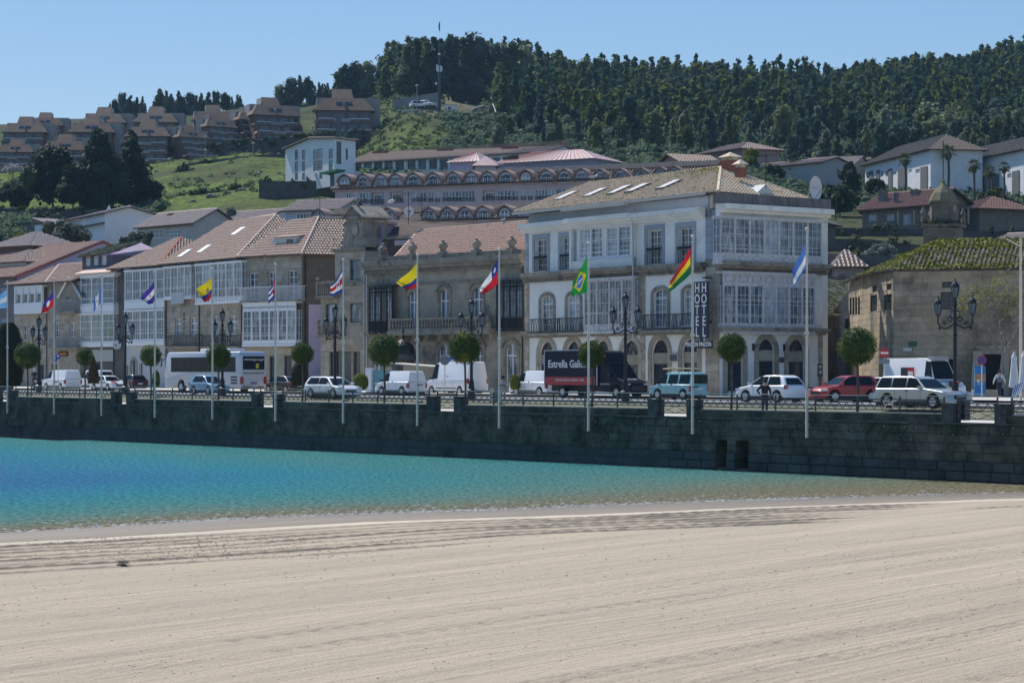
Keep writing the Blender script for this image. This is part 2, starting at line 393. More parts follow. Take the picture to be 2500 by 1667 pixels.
def sand_mat():
 m=bpy.data.materials.new('sand');m.use_nodes=True;t=m.node_tree;N,L=t.nodes,t.links;b=N['Principled BSDF']
 at_=N.new('ShaderNodeAttribute');at_.attribute_name='shore';g=N.new('ShaderNodeNewGeometry')
 mr=N.new('ShaderNodeMapRange');L.new(at_.outputs['Fac'],mr.inputs[0]);mr.inputs[1].default_value=-1;mr.inputs[2].default_value=11
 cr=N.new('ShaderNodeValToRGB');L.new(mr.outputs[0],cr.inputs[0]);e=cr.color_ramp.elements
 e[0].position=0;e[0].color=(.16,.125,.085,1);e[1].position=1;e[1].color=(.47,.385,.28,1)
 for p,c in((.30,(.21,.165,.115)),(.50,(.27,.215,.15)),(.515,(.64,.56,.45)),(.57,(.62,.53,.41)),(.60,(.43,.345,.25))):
  k=e.new(p);k.color=(*c,1)
 mp=N.new('ShaderNodeMapping');mr0=N.new('ShaderNodeMapping');mr0.inputs['Rotation'].default_value=(0,0,-0.95);L.new(g.outputs['Position'],mr0.inputs[0]);mp.inputs['Scale'].default_value=(0.045,1.1,1);L.new(mr0.outputs[0],mp.inputs[0])
 n1=N.new('ShaderNodeTexNoise');n1.inputs['Scale'].default_value=1.0;n1.inputs['Detail'].default_value=6;n1.inputs['Roughness'].default_value=.7;L.new(mp.outputs[0],n1.inputs['Vector'])
 r1=N.new('ShaderNodeMapRange');L.new(n1.outputs[0],r1.inputs[0]);r1.inputs[1].default_value=.3;r1.inputs[2].default_value=.7;r1.inputs[3].default_value=.80;r1.inputs[4].default_value=1.16
 n2=N.new('ShaderNodeTexNoise');n2.inputs['Scale'].default_value=26;n2.inputs['Detail'].default_value=3;L.new(g.outputs['Position'],n2.inputs['Vector'])
 r2=N.new('ShaderNodeMapRange');L.new(n2.outputs[0],r2.inputs[0]);r2.inputs[1].default_value=.3;r2.inputs[2].default_value=.7;r2.inputs[3].default_value=.74;r2.inputs[4].default_value=1.14
 fa=N.new('ShaderNodeAttribute');fa.attribute_name='furrow_shade';fm=N.new('ShaderNodeMapRange');L.new(fa.outputs['Fac'],fm.inputs[0]);fm.inputs[3].default_value=1;fm.inputs[4].default_value=.42  # shade of furrows and wheel tracks painted into the sand colour
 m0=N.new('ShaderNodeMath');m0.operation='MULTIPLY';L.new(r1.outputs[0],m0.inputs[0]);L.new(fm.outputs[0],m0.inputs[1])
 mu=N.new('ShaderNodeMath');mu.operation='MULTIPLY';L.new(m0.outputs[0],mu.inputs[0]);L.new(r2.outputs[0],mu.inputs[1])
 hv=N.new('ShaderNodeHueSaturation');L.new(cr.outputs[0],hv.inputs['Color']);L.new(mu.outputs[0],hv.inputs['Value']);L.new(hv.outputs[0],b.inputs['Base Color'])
 rr=N.new('ShaderNodeMapRange');L.new(at_.outputs['Fac'],rr.inputs[0]);rr.inputs[1].default_value=3;rr.inputs[2].default_value=5.2;rr.inputs[3].default_value=.55;rr.inputs[4].default_value=.95;L.new(rr.outputs[0],b.inputs['Roughness'])
 mp2=N.new('ShaderNodeMapping');mp2.inputs['Scale'].default_value=(0.25,7.0,1);L.new(mr0.outputs[0],mp2.inputs[0])
 n3=N.new('ShaderNodeTexNoise');n3.inputs['Scale'].default_value=1.0;n3.inputs['Detail'].default_value=5;L.new(mp2.outputs[0],n3.inputs['Vector'])
 n4=N.new('ShaderNodeTexNoise');n4.inputs['Scale'].default_value=7;n4.inputs['Detail'].default_value=9;n4.inputs['Roughness'].default_value=.75;L.new(g.outputs['Position'],n4.inputs['Vector'])
 b1=N.new('ShaderNodeBump');b1.inputs['Distance'].default_value=.07;L.new(n3.outputs[0],b1.inputs['Height'])
 b2=N.new('ShaderNodeBump');b2.inputs['Distance'].default_value=.05;L.new(n4.outputs[0],b2.inputs['Height']);L.new(b1.outputs[0],b2.inputs['Normal']);L.new(b2.outputs[0],b.inputs['Normal'])
 return m
ca,sa_=math.cos(math.atan2(SA[8][1]-SA[1][1],SA[8][0]-SA[1][0])),math.sin(math.atan2(SA[8][1]-SA[1][1],SA[8][0]-SA[1][0]))
ts=np.concatenate([np.arange(-9,4.5,.5),np.arange(4.5,17.5,.055),np.arange(17.5,40,.16),np.arange(40,95,.5)])
ss=np.concatenate([np.arange(-120,-28,2.0),np.arange(-28,34,.16),np.arange(34,90,2.0)])
O=np.array([SA[5][0],SA[5][1]])
TT,SS=np.meshgrid(ts,ss,indexing='ij');TT=TT.ravel();SS=SS.ravel()
P=O+SS[:,None]*np.array([ca,sa_])+TT[:,None]*np.array([sa_,-ca])
d,al=shore_dist(P)
z=np.where(d<0,d*.05,np.where(d<8,d*.022,.176+(d-8)*.019))
z=np.minimum(z,1.5)
z=z+.03*fbm(P[:,0],P[:,1],7,3)*np.clip(d/6,0,1)
fur_shade=np.zeros(len(P))  # mask of the shade painted along furrows and tracks
for k in range(8):
 c=6.9+1.2*k+(0.12*(k%2));w=.085+.015*(k%3)
 dd=d+.04*np.sin(al*.2+k)+.04*fbm(al,np.full_like(al,k*9.1),5,40+k)
 am=np.clip(fbm(al,np.full_like(al,k*3.7),9,5+k)*1.4+.85,.5,1)
 sx=SS;am=am*np.clip((13.5-1.8*k-sx)/2.5,0,1)if k<7 else am*np.clip((-9-sx)/4,0,1)
 scal=.62+.38*np.abs(np.sin(al*5.6+2*fbm(al,al*0+k,3,k)))
 z=z+am*scal*(.06*np.exp(-((dd-c)/w)**2)-.02*np.exp(-((dd-c+.2)/.1)**2));fur_shade=np.maximum(fur_shade,am*scal*np.exp(-((dd-c-.07)/.13)**2))
for c,lo,a in((8.6,17,.07),(10.4,9,.06)):
 g_=np.clip((SS-lo)/2,0,1)*np.exp(-((d-c-.02*SS)/.12)**2)*(.5+.5*np.abs(np.sin(al*6)));z=z+g_*a;fur_shade=np.maximum(fur_shade,g_)
fine=np.clip((d-15)/3,0,1)
rot=P[:,0]*.62+P[:,1]*.785;tr=P[:,1]*.62-P[:,0]*.785+.6*fbm(P[:,0],P[:,1],14,8)
for tk,wd in((2.0,.16),(6.5,.13),(11.5,.2),(16.0,.14),(23.0,.16),(-4.0,.15),(30.0,.2)):
 for o_ in(0,1.5):g_=fine*np.exp(-((tr-tk-o_)/wd)**2)*(.55+.45*np.sin(rot*11))*np.clip(.7+2*fbm(rot,tr*0+tk,12,60),0,1);z=z-.05*g_;fur_shade=np.maximum(fur_shade,.5*g_)
z=z+fine*(.038*fbm(rot,tr*9,9,21,5)+.016*fbm(P[:,0]*3,P[:,1]*3,1.0,22,3))+.010*fbm(P[:,0]*4,P[:,1]*4,1.0,23,3)*np.clip(d-4,0,1)
me=np_mesh('beach',np.stack([P[:,0],P[:,1],z],1),grid_faces(len(ts),len(ss))[:,::-1],sand_mat(),{'shore':d,'furrow_shade':fur_shade})
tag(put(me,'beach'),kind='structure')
def sand_z(x,y):
 dd,_=shore_dist(np.array([[x,y]]));dd=dd[0];return float(min(dd*.022 if dd<8 else .176+(dd-8)*.019,1.5))
def sea_mat():
 m=bpy.data.materials.new('sea');m.use_nodes=True;t=m.node_tree;N,L=t.nodes,t.links
 for n in list(N):N.remove(n)
 out=N.new('ShaderNodeOutputMaterial');mix=N.new('ShaderNodeMixShader');df=N.new('ShaderNodeBsdfDiffuse');gl=N.new('ShaderNodeBsdfGlossy')
 L.new(mix.outputs[0],out.inputs[0]);L.new(df.outputs[0],mix.inputs[1]);L.new(gl.outputs[0],mix.inputs[2])
 at_=N.new('ShaderNodeAttribute');at_.attribute_name='depth';g=N.new('ShaderNodeNewGeometry');al_=N.new('ShaderNodeAttribute');al_.attribute_name='along'
 n0=N.new('ShaderNodeTexNoise');n0.inputs['Scale'].default_value=.08;n0.inputs['Detail'].default_value=4;L.new(g.outputs['Position'],n0.inputs['Vector'])
 w=N.new('ShaderNodeMath');w.operation='MULTIPLY_ADD';L.new(n0.outputs[0],w.inputs[0]);w.inputs[1].default_value=.10;L.new(at_.outputs['Fac'],w.inputs[2])
 cr=N.new('ShaderNodeValToRGB');L.new(w.outputs[0],cr.inputs[0]);e=cr.color_ramp.elements
 e[0].position=.04;e[0].color=(.21,.165,.10,1);e[1].position=1;e[1].color=(.018,.12,.25,1)
 for p,c in((.12,(.17,.17,.105)),(.22,(.10,.20,.17)),(.36,(.045,.20,.20)),(.55,(.020,.19,.25)),(.78,(.016,.145,.27))):
  k=e.new(p);k.color=(*c,1)
 cd=N.new('ShaderNodeCameraData')
 mp0=N.new('ShaderNodeMapping');mp0.inputs['Scale'].default_value=(1.3,.38,1);L.new(g.outputs['Position'],mp0.inputs[0])
 n5=N.new('ShaderNodeTexNoise');n5.inputs['Scale'].default_value=4.2;n5.inputs['Detail'].default_value=5;n5.inputs['Roughness'].default_value=.7;L.new(mp0.outputs[0],n5.inputs['Vector'])
 hv=N.new('ShaderNodeHueSaturation');rv=N.new('ShaderNodeMapRange');L.new(n5.outputs[0],rv.inputs[0]);rv.inputs[1].default_value=.35;rv.inputs[2].default_value=.65;rv.inputs[3].default_value=.42;rv.inputs[4].default_value=1.5
 L.new(rv.outputs[0],hv.inputs['Value']);L.new(cr.outputs[0],hv.inputs['Color']);L.new(hv.outputs[0],df.inputs[0])
 mp=N.new('ShaderNodeMapping');mp.inputs['Scale'].default_value=(1.0,.45,1);L.new(g.outputs['Position'],mp.inputs[0])
 n1=N.new('ShaderNodeTexNoise');n1.inputs['Scale'].default_value=6.0;n1.inputs['Detail'].default_value=6;n1.inputs['Roughness'].default_value=.68;L.new(mp.outputs[0],n1.inputs['Vector'])
 bp=N.new('ShaderNodeBump');bp.inputs['Distance'].default_value=.16;L.new(n1.outputs[0],bp.inputs['Height'])
 L.new(bp.outputs[0],gl.inputs['Normal']);L.new(bp.outputs[0],df.inputs['Normal'])
 gl.inputs['Roughness'].default_value=.12;gl.inputs['Color'].default_value=(.9,.9,.9,1)
 fr=N.new('ShaderNodeFresnel');fr.inputs[0].default_value=1.33;L.new(bp.outputs[0],fr.inputs['Normal'])
 mm=N.new('ShaderNodeMath');mm.operation='MULTIPLY';L.new(fr.outputs[0],mm.inputs[0]);mm.inputs[1].default_value=.42;L.new(mm.outputs[0],mix.inputs[0])
 return m
tt=np.concatenate([np.arange(-2.0,12,.35),np.arange(12,60,1.0),[80,150,400,1500]]);s2=np.concatenate([[-1500,-400],np.arange(-130,60,1.5)])
T2,S2=np.meshgrid(tt,s2,indexing='ij');T2=T2.ravel();S2=S2.ravel()
P2=O+S2[:,None]*np.array([ca,sa_])+T2[:,None]*np.array([-sa_,ca]);d2,al2=shore_dist(P2)
d2=-d2
keep=P2[:,0]*NX+P2[:,1]*NY<C0+4
dep=np.clip(d2/26.0,0,1)*np.clip(.38+.62*(12-S2)/26,.30,1.3)
z2=np.where(d2<2,.02,0.0)*0
F2=grid_faces(len(tt),len(s2));F2=F2[keep[F2].all(1)]
tag(put(np_mesh('sea',np.stack([P2[:,0],P2[:,1],z2],1),F2,sea_mat(),{'depth':dep,'along':al2},smooth=False),'sea'),kind='structure')
wet=mat('foam',(.75,.76,.74),(.45,.5,.5),9,rough=.5)
wm=MB()
for i in range(1500):
 a=R.random()**.8;k=a*(len(SHORE)-4)+1;i0=int(k);f=k-i0
 x=SA[i0][0]*(1-f)+SA[i0+1][0]*f;y=SA[i0][1]*(1-f)+SA[i0+1][1]*f;off=abs(R.gauss(0,.35 if i%3 else 1.6))+R.uniform(-.2,.1)
 x+=-sa_*off;y+=ca*off;l=R.uniform(.03,.12);w=R.uniform(.01,.03);h=R.uniform(.004,.015)
 p=[(x-ca*l,y-sa_*l),(x+sa_*w,y-ca*w),(x+ca*l,y+sa_*l),(x-sa_*w,y+ca*w)]
 wm.add([(*p[0],.002),(*p[1],.002),(*p[2],.002),(*p[3],.002),(x,y,.002+h)],[(0,1,4),(1,2,4),(2,3,4),(3,0,4)])
tag(wm.build('sea_foam',wet),'broken white foam and glitter along the edge of the sand','foam',kind='stuff')
# street ground
pave=mat('pale_paving',(.56,.53,.48),(.46,.44,.40),1.2,rough=.9,bump=.01)
asph=mat('asphalt',(.30,.30,.30),(.24,.24,.245),.6,rough=.9,bump=.01,bscale=40)
kerbm=mat('granite_kerb',(.38,.36,.33),(.27,.26,.24),2,rough=.9)
def quay_sheet(c0,c1,z0,z1,s0=-330,s1=150,mb=None):
 mb=mb or MB();n=40
 for i in range(n):
  a,b=s0+(s1-s0)*i/n,s0+(s1-s0)*(i+1)/n
  mb.poly([q(a,c0,z0),q(b,c0,z0),q(b,c1,z1),q(a,c1,z1)])
 return mb
structure(quay_sheet(C0+.3,81,ZPROM,ZPROM),'promenade',pave)
m_=quay_sheet(81,87,ZPROM,ZROAD-.13);structure(m_,'verge',mat('verge_soil',(.09,.10,.05),(.16,.15,.09),1.5,bump=.03,bscale=6))
m_=MB();
for i in range(60):
 a=-330+8*i;b=a+7.985
 for v in(86.85,):
  P4=[q(a,v),q(b,v),q(b,v+.25),q(a,v+.25)]
  m_.add([(p.x,p.y,ZROAD-.4)for p in P4]+[(p.x,p.y,ZROAD+.005)for p in P4],[(4,5,6,7),(0,1,5,4),(1,2,6,5),(2,3,7,6),(3,0,4,7)])
structure(m_,'kerb',kerbm)
structure(quay_sheet(87.1,230,ZROAD-.13,ZROAD-.13),'road',asph)
structure(quay_sheet(103.5,420,ZROAD-.01,ZROAD-.01,-330,34),'pavement',pave)
m_=MB()
for i in range(-30,16):
 a=i*6.0;m_.poly([q(a,95.0,ZROAD-.124),q(a+3,95.0,ZROAD-.124),q(a+3,95.12,ZROAD-.124),q(a,95.12,ZROAD-.124)])
structure(m_,'lane_marking',mat('road_paint',(.75,.75,.72)))
# quay wall
wallm=mat('wet_mossy_stone',(.15,.135,.105),(.040,.044,.036),.9,rough=.92,bump=.03,bscale=9,c3=(.028,.050,.022),scale3=.6,lim3=(.52,.66),rnd=.15,spec=.15)
capm=mat('quay_coping',(.115,.11,.10),(.035,.04,.04),2.5,rough=.95,bump=.02,c3=(.03,.05,.02),scale3=.8)
s_lo,s_hi=sOf(-330,C0),sOf(3700,C0)
QR=thing('quay_wall','long dark mossy stone quay wall between the water and the promenade','wall',q(0,C0,0),QA)
OPN=[(-8,20),(282,308),(627,666),(1058,1108),(1603,1676),(2327,2428)]
ops=[(sOf(a,C0),sOf(b,C0))for a,b in OPN]
drains=[]
for a,b in((1750,1776),(1797,1830)):drains.append((sOf(a,C0),sOf(b,C0),.12,1.42))
mb=MB();wall_holes(mb,s_lo,s_hi,-1.2,2.40,drains,y=0,rev=.7)
for a,b,c,dd in drains:mb.poly([(a,.7,c),(b,.7,c),(b,.7,dd),(a,.7,dd)])
mb.poly([(s_lo,0,2.40),(s_hi,0,2.40),(s_hi,.8,2.40),(s_lo,.8,2.40)])
mb.build('core',wallm,QR)
nst=stones(QR,wallm,s_lo,s_hi,0.85,2.36,drains,h=.39,w=(.65,1.25),proud=.035,limit=190)
stones(QR,mat('smooth_wet_stone',(.075,.085,.085),(.045,.055,.058),.8,rough=.85,bump=.01,rnd=.15,spec=.2,c3=(.018,.026,.022),scale3=.5),s_lo,s_hi,-.35,0.85,drains,h=.40,w=(.8,1.5),y=-.05,proud=.05,limit=105)
mb=MB();ex=[s_lo]+[v for o in ops for v in o]+[s_hi]
segs=[(ex[i],ex[i+1])for i in range(0,len(ex),2)]
PW=.62
for a,b in segs:
 aa=a+PW if a!=s_lo else a;bb=b-PW if b!=s_hi else b
 mb.box(aa,bb,.03,.48,2.47,2.80)
mb.build('parapet',wallm,QR)
mb=MB();x=s_lo
while x<s_hi:
 w=R.uniform(1.2,1.9);mb.box(x,min(x+w-.012,s_hi),-.07+R.uniform(-.01,.01),.62,2.385,2.465);x+=w
mb.build('coping',capm,QR)
for a,b in segs:
 for x0,x1 in([(a,a+PW)]if a!=s_lo else[])+([(b-PW,b)]if b!=s_hi else[]):
  m2=MB();m2.box(x0,x1,.0,.52,2.467,3.2);m2.box(x0-.03,x1+.03,-.03,.55,3.202,3.28);m2.build('pillar',capm,QR)
mossm=mat('fern_moss',(.03,.05,.018),(.018,.03,.012),3)
mb=MB()
for i in range(900):
 x=R.uniform(s_lo+8,s_hi-8);zz=2.42-abs(R.gauss(0,.7));l=R.uniform(.02,.07)
 if zz<.5:continue
 mb.add([(x-l*.6,-.09,zz),(x+l*.6,-.10,zz),(x,-.12-l*.5,zz-l)],[(0,2,1)])
mb.build('moss_tufts',mossm,QR,stuff=True)
railm=mat('dark_railing',(.045,.045,.048),(.09,.085,.08),8,rough=.5,metal=.3)
def railing(s0,s1,zb,label):
 r=thing('railing',label,'railing',q(s0,C0+.25,zb),QA,'railings along the quay wall');L=s1-s0;top=3.57-zb;n=max(1,round(L/2.5))
 mb=MB();mb.box(0,L,-.05,.05,top-.03,top);mb.build('top_rail',mat('rail_top',(.55,.52,.46),(.42,.40,.36),6,rough=.45,metal=.4),r)
 for k in range(n+1):
  x=min(max(L*k/n,.03),L-.03);MB().box(x-.03,x+.03,-.03,.03,0,top-.033).build('post',railm,r)
 zs=[top-.17,top-.30,top-.62]
 for j,zz in enumerate(zs):MB().box(.061,L-.061,-.026 if j else-.02,.026,zz-.024,zz+.024).build('rail',railm,r)
 if zb>2.6:MB().box(.065,L-.065,-.04,.04,top-.77,top-.73).build('bottom_rail',mat('rail_top',0),r)
 else:
  MB().box(.065,L-.065,-.02,.02,.12,.16).build('bottom_rail',railm,r)
 mb=MB();p=.46;k=int(L/p)
 for i in range(k):
  a,b=L*i/k,L*(i+1)/k;m=(a+b)/2
  mb.tube([(a,0,zs[1]),(m,0,zs[2]),(b,0,zs[1])],.022,4)
 mb.build('lattice',railm,r)
 if zb<2.6:
  mb=MB();k=max(2,round(L/1.2))
  for i in range(k):
   a,b=L*i/k,L*(i+1)/k;mb.tube([(a,.005,.14),(b,.005,zs[2])],.014,4);mb.tube([(a,-.02,zs[2]),(b,-.02,.14)],.014,4)
  mb.build('cross_brace',railm,r)
onames=['at the far left edge of the quay','below the white cars and taxi','below the back of the coach','in front of the tall white van','in front of the teal van','in front of the silver estate car']
for(a,b),t in zip(ops,onames):railing(a+.02,b-.02,2.47,'iron railing across the quay wall opening '+t)
snames=['off the left edge','in front of the white vans and taxi','in front of the coach and blue car','in front of the white crossover and small white van','in front of the dark lorry','in front of the white and red cars','at the right edge by the parasols']
for(a,b),t in zip(segs,snames):
 railing(a+(PW+.05 if a!=s_lo else 0),b-(PW+.05 if b!=s_hi else 0),2.80,'dark lattice railing on the quay '+t)
 # hillside
KN={-1200:[(255,0),(300,700),(345,600),(420,520),(500,450),(600,400),(700,390),(900,420)],-400:[(262,0),(285,690),(345,575),(420,500),(500,420),(600,340),(700,330),(900,340)],0:[(268,0),(285,700),(310,610),(345,548),(400,525),(450,450),(500,400),(600,330),(700,305),(900,320)],250:[(268,0),(300,690),(340,590),(370,545),(400,520),(480,420),(560,345),(640,300),(760,292),(900,310)],450:[(266,0),(300,690),(330,590),(360,540),(400,475),(450,425),(480,397),(500,378),(540,340),(640,292),(760,290),(900,300)],650:[(262,0),(300,690),(330,580),(380,480),(420,430),(460,388),(490,376),(505,350),(560,300),(620,272),(760,268),(900,280)],850:[(258,0),(290,680),(330,575),(375,470),(395,440),(430,400),(490,372),(505,345),(560,300),(640,250),(760,245),(900,260)],1000:[(250,0),(280,680),(330,575),(380,475),(430,395),(470,330),(505,285),(545,262),(600,235),(700,188),(850,200)],1200:[(240,0),(275,680),(330,575),(380,475),(430,400),(480,350),(530,295),(580,265),(640,232),(740,187),(900,200)],1500:[(220,0),(260,680),(330,575),(380,475),(430,410),(500,350),(570,310),(640,268),(740,215),(900,225)],1800:[(200,0),(240,700),(300,560),(350,480),(400,425),(450,390),(520,345),(600,290),(700,225),(850,240)],2050:[(195,0),(210,740),(240,650),(270,600),(300,570),(350,512),(400,467),(450,402),(520,350),(600,300),(720,238),(880,250)],2300:[(195,0),(210,740),(240,650),(270,600),(300,562),(350,512),(400,470),(450,420),(520,350),(620,270),(750,206),(900,215)],2500:[(195,0),(210,740),(240,650),(270,600),(300,562),(350,512),(400,474),(450,430),(520,350),(620,250),(750,165),(900,180)],3400:[(195,0),(240,700),(270,650),(300,600),(350,540),(400,480),(450,430),(520,340),(620,230),(750,110),(900,120)]}
KP=sorted(KN);KD=np.arange(190,901,2.0)
def kz(px):
 k=KN[px];D=[a for a,b in k];Z=[ZROAD-.4 if b==0 else EYE+(HY-b)/FOC*a for a,b in k];return np.interp(KD,D,Z)
KZ=np.array([kz(p)for p in KP])
def ground(px,D):
 """height of the hillside (px = bearing column, D = distance)"""
 px=np.clip(px,KP[0],KP[-1]);i=np.clip(np.searchsorted(KP,px)-1,0,len(KP)-2);a=np.array(KP)[i];b=np.array(KP)[i+1];f=(px-a)/(b-a);f=f*f*(3-2*f)
 j=np.clip((D-190)/2.0,0,len(KD)-1.001);j0=j.astype(int);fj=j-j0
 g=lambda i_:KZ[i_,j0]*(1-fj)+KZ[i_,j0+1]*fj
 z=g(i)*(1-f)+g(i+1)*f;X=(px-CX)/FOC*D
 z=z+(fbm(X,D,30,77)*2.2+fbm(X,D,6,78)*.5)*np.clip((z-8)/10,0,1)*np.clip((D-380)/60,.1,1)
 return z
def gnd(px,D):return float(ground(np.array([float(px)]),np.array([float(D)]))[0])
cx_=np.arange(-1200,3401,9.0);dr=np.concatenate([np.arange(190,560,1.6),np.arange(560,900,3.0)])
G1,G2=np.meshgrid(dr,cx_,indexing='ij');G1=G1.ravel();G2=G2.ravel();GZ_=ground(G2,G1);GX=(G2-CX)/FOC*G1
PYg=HY-(GZ_-EYE)/G1*FOC
WX=G2+170*fbm(GX,G1,26,91);WY=PYg+34*fbm(GX,G1,15,92)
sm=lambda v,w:1/(1+np.exp(-np.clip(v/w,-30,30)))
grass=sm(900-WX,14)*sm(WY-338,5)*sm(G1-338,6)*.95+sm(WX-845,14)*sm(1070-WX,18)*sm(WY-262,5)*sm(402-WY,5)*.6+sm(WX-2325,9)*sm(2470-WX,9)*sm(420-G1,8)*sm(G1-310,5)*.9
grass=grass*np.clip(.8+1.3*fbm(GX,G1,18,9),0,1)*np.clip(1.05+fbm(GX,G1*2,5,12),.3,1)
rock=sm(WX-1045,12)*sm(1215-WX,14)*sm(WY-222,4)*sm(272-WY,4)
def hill_mat():
 m=bpy.data.materials.new('hillside');m.use_nodes=True;t=m.node_tree;N,L=t.nodes,t.links;b=N['Principled BSDF'];b.inputs['Roughness'].default_value=.95;b.inputs['Specular IOR Level'].default_value=.1
 g=N.new('ShaderNodeNewGeometry');A=N.new('ShaderNodeAttribute');A.attribute_name='grass';B=N.new('ShaderNodeAttribute');B.attribute_name='rock'
 def nz(sc,lo,hi,det=5):
  n=N.new('ShaderNodeTexNoise');n.inputs['Scale'].default_value=sc;n.inputs['Detail'].default_value=det;n.inputs['Roughness'].default_value=.65;L.new(g.outputs['Position'],n.inputs['Vector'])
  r=N.new('ShaderNodeMapRange');L.new(n.outputs[0],r.inputs[0]);r.inputs[1].default_value=lo;r.inputs[2].default_value=hi;return r.outputs[0]
 def mx(f,a,c):
  x=N.new('ShaderNodeMix');x.data_type='RGBA';L.new(f,x.inputs[0])
  for k,v in((6,a),(7,c)):
   if isinstance(v,tuple):x.inputs[k].default_value=(*v,1)
   else:L.new(v,x.inputs[k])
  return x.outputs[2]
 gr=mx(nz(.25,.3,.7),(.10,.17,.022),(.19,.24,.035));gr=mx(nz(.9,.42,.62),gr,(.055,.075,.028))
 sc=mx(nz(.12,.35,.65),(.035,.055,.022),(.075,.075,.035));rk=mx(nz(.8,.35,.65),(.22,.18,.13),(.12,.12,.06))
 c=mx(A.outputs['Fac'],sc,gr);c=mx(B.outputs['Fac'],c,rk);L.new(c,b.inputs['Base Color'])
 n=N.new('ShaderNodeTexNoise');n.inputs['Scale'].default_value=.9;n.inputs['Detail'].default_value=8;L.new(g.outputs['Position'],n.inputs['Vector']);bp=N.new('ShaderNodeBump');bp.inputs['Distance'].default_value=1.1;L.new(n.outputs[0],bp.inputs['Height']);L.new(bp.outputs[0],b.inputs['Normal'])
 return m
tag(put(np_mesh('hillside',np.stack([GX,G1,GZ_],1),grid_faces(len(dr),len(cx_)),hill_mat(),{'grass':grass,'rock':rock}),'hillside'),kind='structure')
# plants
def leafmat(name,c1,c2,scale=1.2,rnd=.25,tr=.25,c3=None):
 m=mat(name,c1,c2,scale,rough=.75,rnd=rnd,spec=.25,c3=c3,scale3=.9);t=m.node_tree;N,L=t.nodes,t.links
 b=N['Principled BSDF'];o=N['Material Output'];mx=N.new('ShaderNodeMixShader');tl=N.new('ShaderNodeBsdfTranslucent');mx.inputs[0].default_value=tr
 tl.inputs[0].default_value=b.inputs['Base Color'].default_value
 if b.inputs['Base Color'].links:L.new(b.inputs['Base Color'].links[0].from_socket,tl.inputs[0])
 L.new(b.outputs[0],mx.inputs[1]);L.new(tl.outputs[0],mx.inputs[2]);L.new(mx.outputs[0],o.inputs[0]);return m
bark=mat('bark',(.10,.08,.06),(.05,.04,.03),3,bump=.02)
def leaves(mb,pts,size,rnd_,up=.3,asp=.6):
 """one small pointed leaf-clump face at each (point, outward direction)"""
 for p,d in pts:
  s=size*rnd_.uniform(.6,1.4);n=Vector((d[0]+rnd_.gauss(0,.6),d[1]+rnd_.gauss(0,.6),d[2]+rnd_.gauss(0,.6)+up))
  if n.length<.01:n=Vector((0,0,1))
  n.normalize();a=n.orthogonal().normalized();b=n.cross(a);t=rnd_.uniform(0,6.28);u=a*math.cos(t)+b*math.sin(t);v=n.cross(u);p=Vector(p)
  mb.add([p-u*s,p-v*s*asp,p+u*s,p+v*s*asp],[(0,1,2,3)])
def lobe(c,r,n,rnd_,inner=.55,sq=1.0):
 out=[]
 for _ in range(n):
  d=Vector((rnd_.gauss(0,1),rnd_.gauss(0,1),rnd_.gauss(0,1))).normalized();k=r*rnd_.uniform(inner,1.05)
  out.append(((c[0]+d.x*k,c[1]+d.y*k,c[2]+d.z*k*sq),d))
 return out
def eucalypt(seed,H,n_l=13,per=26,size=.55,wid=.19,taper=.75,light=False):
 rr=random.Random(seed);mb=MB();base=H*rr.uniform(.12,.3)
 for i in range(n_l):
  f=i/(n_l-1);zz=base+(H-base)*f;w=H*wid*(1-f*taper)*rr.uniform(.7,1.2);a=rr.uniform(0,6.28);k=w*rr.uniform(.0,.9)
  c=(math.cos(a)*k,math.sin(a)*k,zz);r=w*rr.uniform(.45,.95)+.25
  leaves(mb,lobe(c,r,per,rr,.5,1.2),size,rr)
  if not light:mb.ball((c[0],c[1],c[2]),r*.62,6,4,0,(1,1,1.15))
 return mb
eum=leafmat('eucalyptus_leaves',(.060,.105,.055),(.16,.19,.10),.13,.38,.55,c3=(.13,.115,.06))
eut=mat('eucalyptus_trunk',(.16,.13,.10),(.09,.07,.05),3)
eum2=leafmat('olive_tree_leaves',(.085,.13,.045),(.20,.23,.10),.13,.38,.55,c3=(.17,.14,.07));eum3=leafmat('dark_tree_leaves',(.032,.070,.056),(.075,.125,.09),.13,.38,.5)
PROTO=[]
for k in range(8):
 cm=eucalypt(100+k,12,13+k%3,34,.46,.20+.03*(k%3)+(.07 if k>4 else 0),.80 if k<5 else .42).mesh('crown',(eum,eum3,eum,eum2,eum3,eum2,eum,eum3)[k]);tm=MB().tube([(0,0,-1),(.1,.1,4),(0,0,10.5)],.22,5,r2=.07).mesh('trunk',eut);PROTO.append((cm,tm))
def in_forest(px,D,py):
 """where the photograph shows trees rather than scrub (ground position)"""
 if px<935:return 0
 if 960<px<1215 and 205<py<400:return 0.0
 if px<1060 and D<575:return 0
 if 1780<px<2080 and 225<py<315:return .12
 if D>640:return 1.0
 if D>610:return .7
 if px>2080:return .95 if D>520 else(.5 if D>425 else 0)
 if px>1180:return .3 if D>575 else(.09 if D>520 else(.035 if D>440 else 0))
 return 0
cand=[]
rf=random.Random(3)
for _ in range(30000):
 D=rf.uniform(430,800);px=rf.uniform(920,2760);
 if px*0+rf.random()>D/800:continue
 cand.append((D,px))
sel=[];cells={}
for D,px in cand:
 X=(px-CX)/FOC*D;z=gnd(px,D);py=HY-(z-EYE)/D*FOC;pr=in_forest(px,D,py)
 if rf.random()>pr:continue
 k=(int(X/4.0),int(D/4.6))
 if k in cells:continue
 cells[k]=1;sel.append((D,px,X,z))
sel.sort()
print('forest trees',len(sel))
vis=[t for t in sel if 930<t[1]<2520];near=vis[:205];rest_f=[t for t in sel if t not in set(near)]
FL='one of the dark eucalyptus trees in the wood covering the hillside'
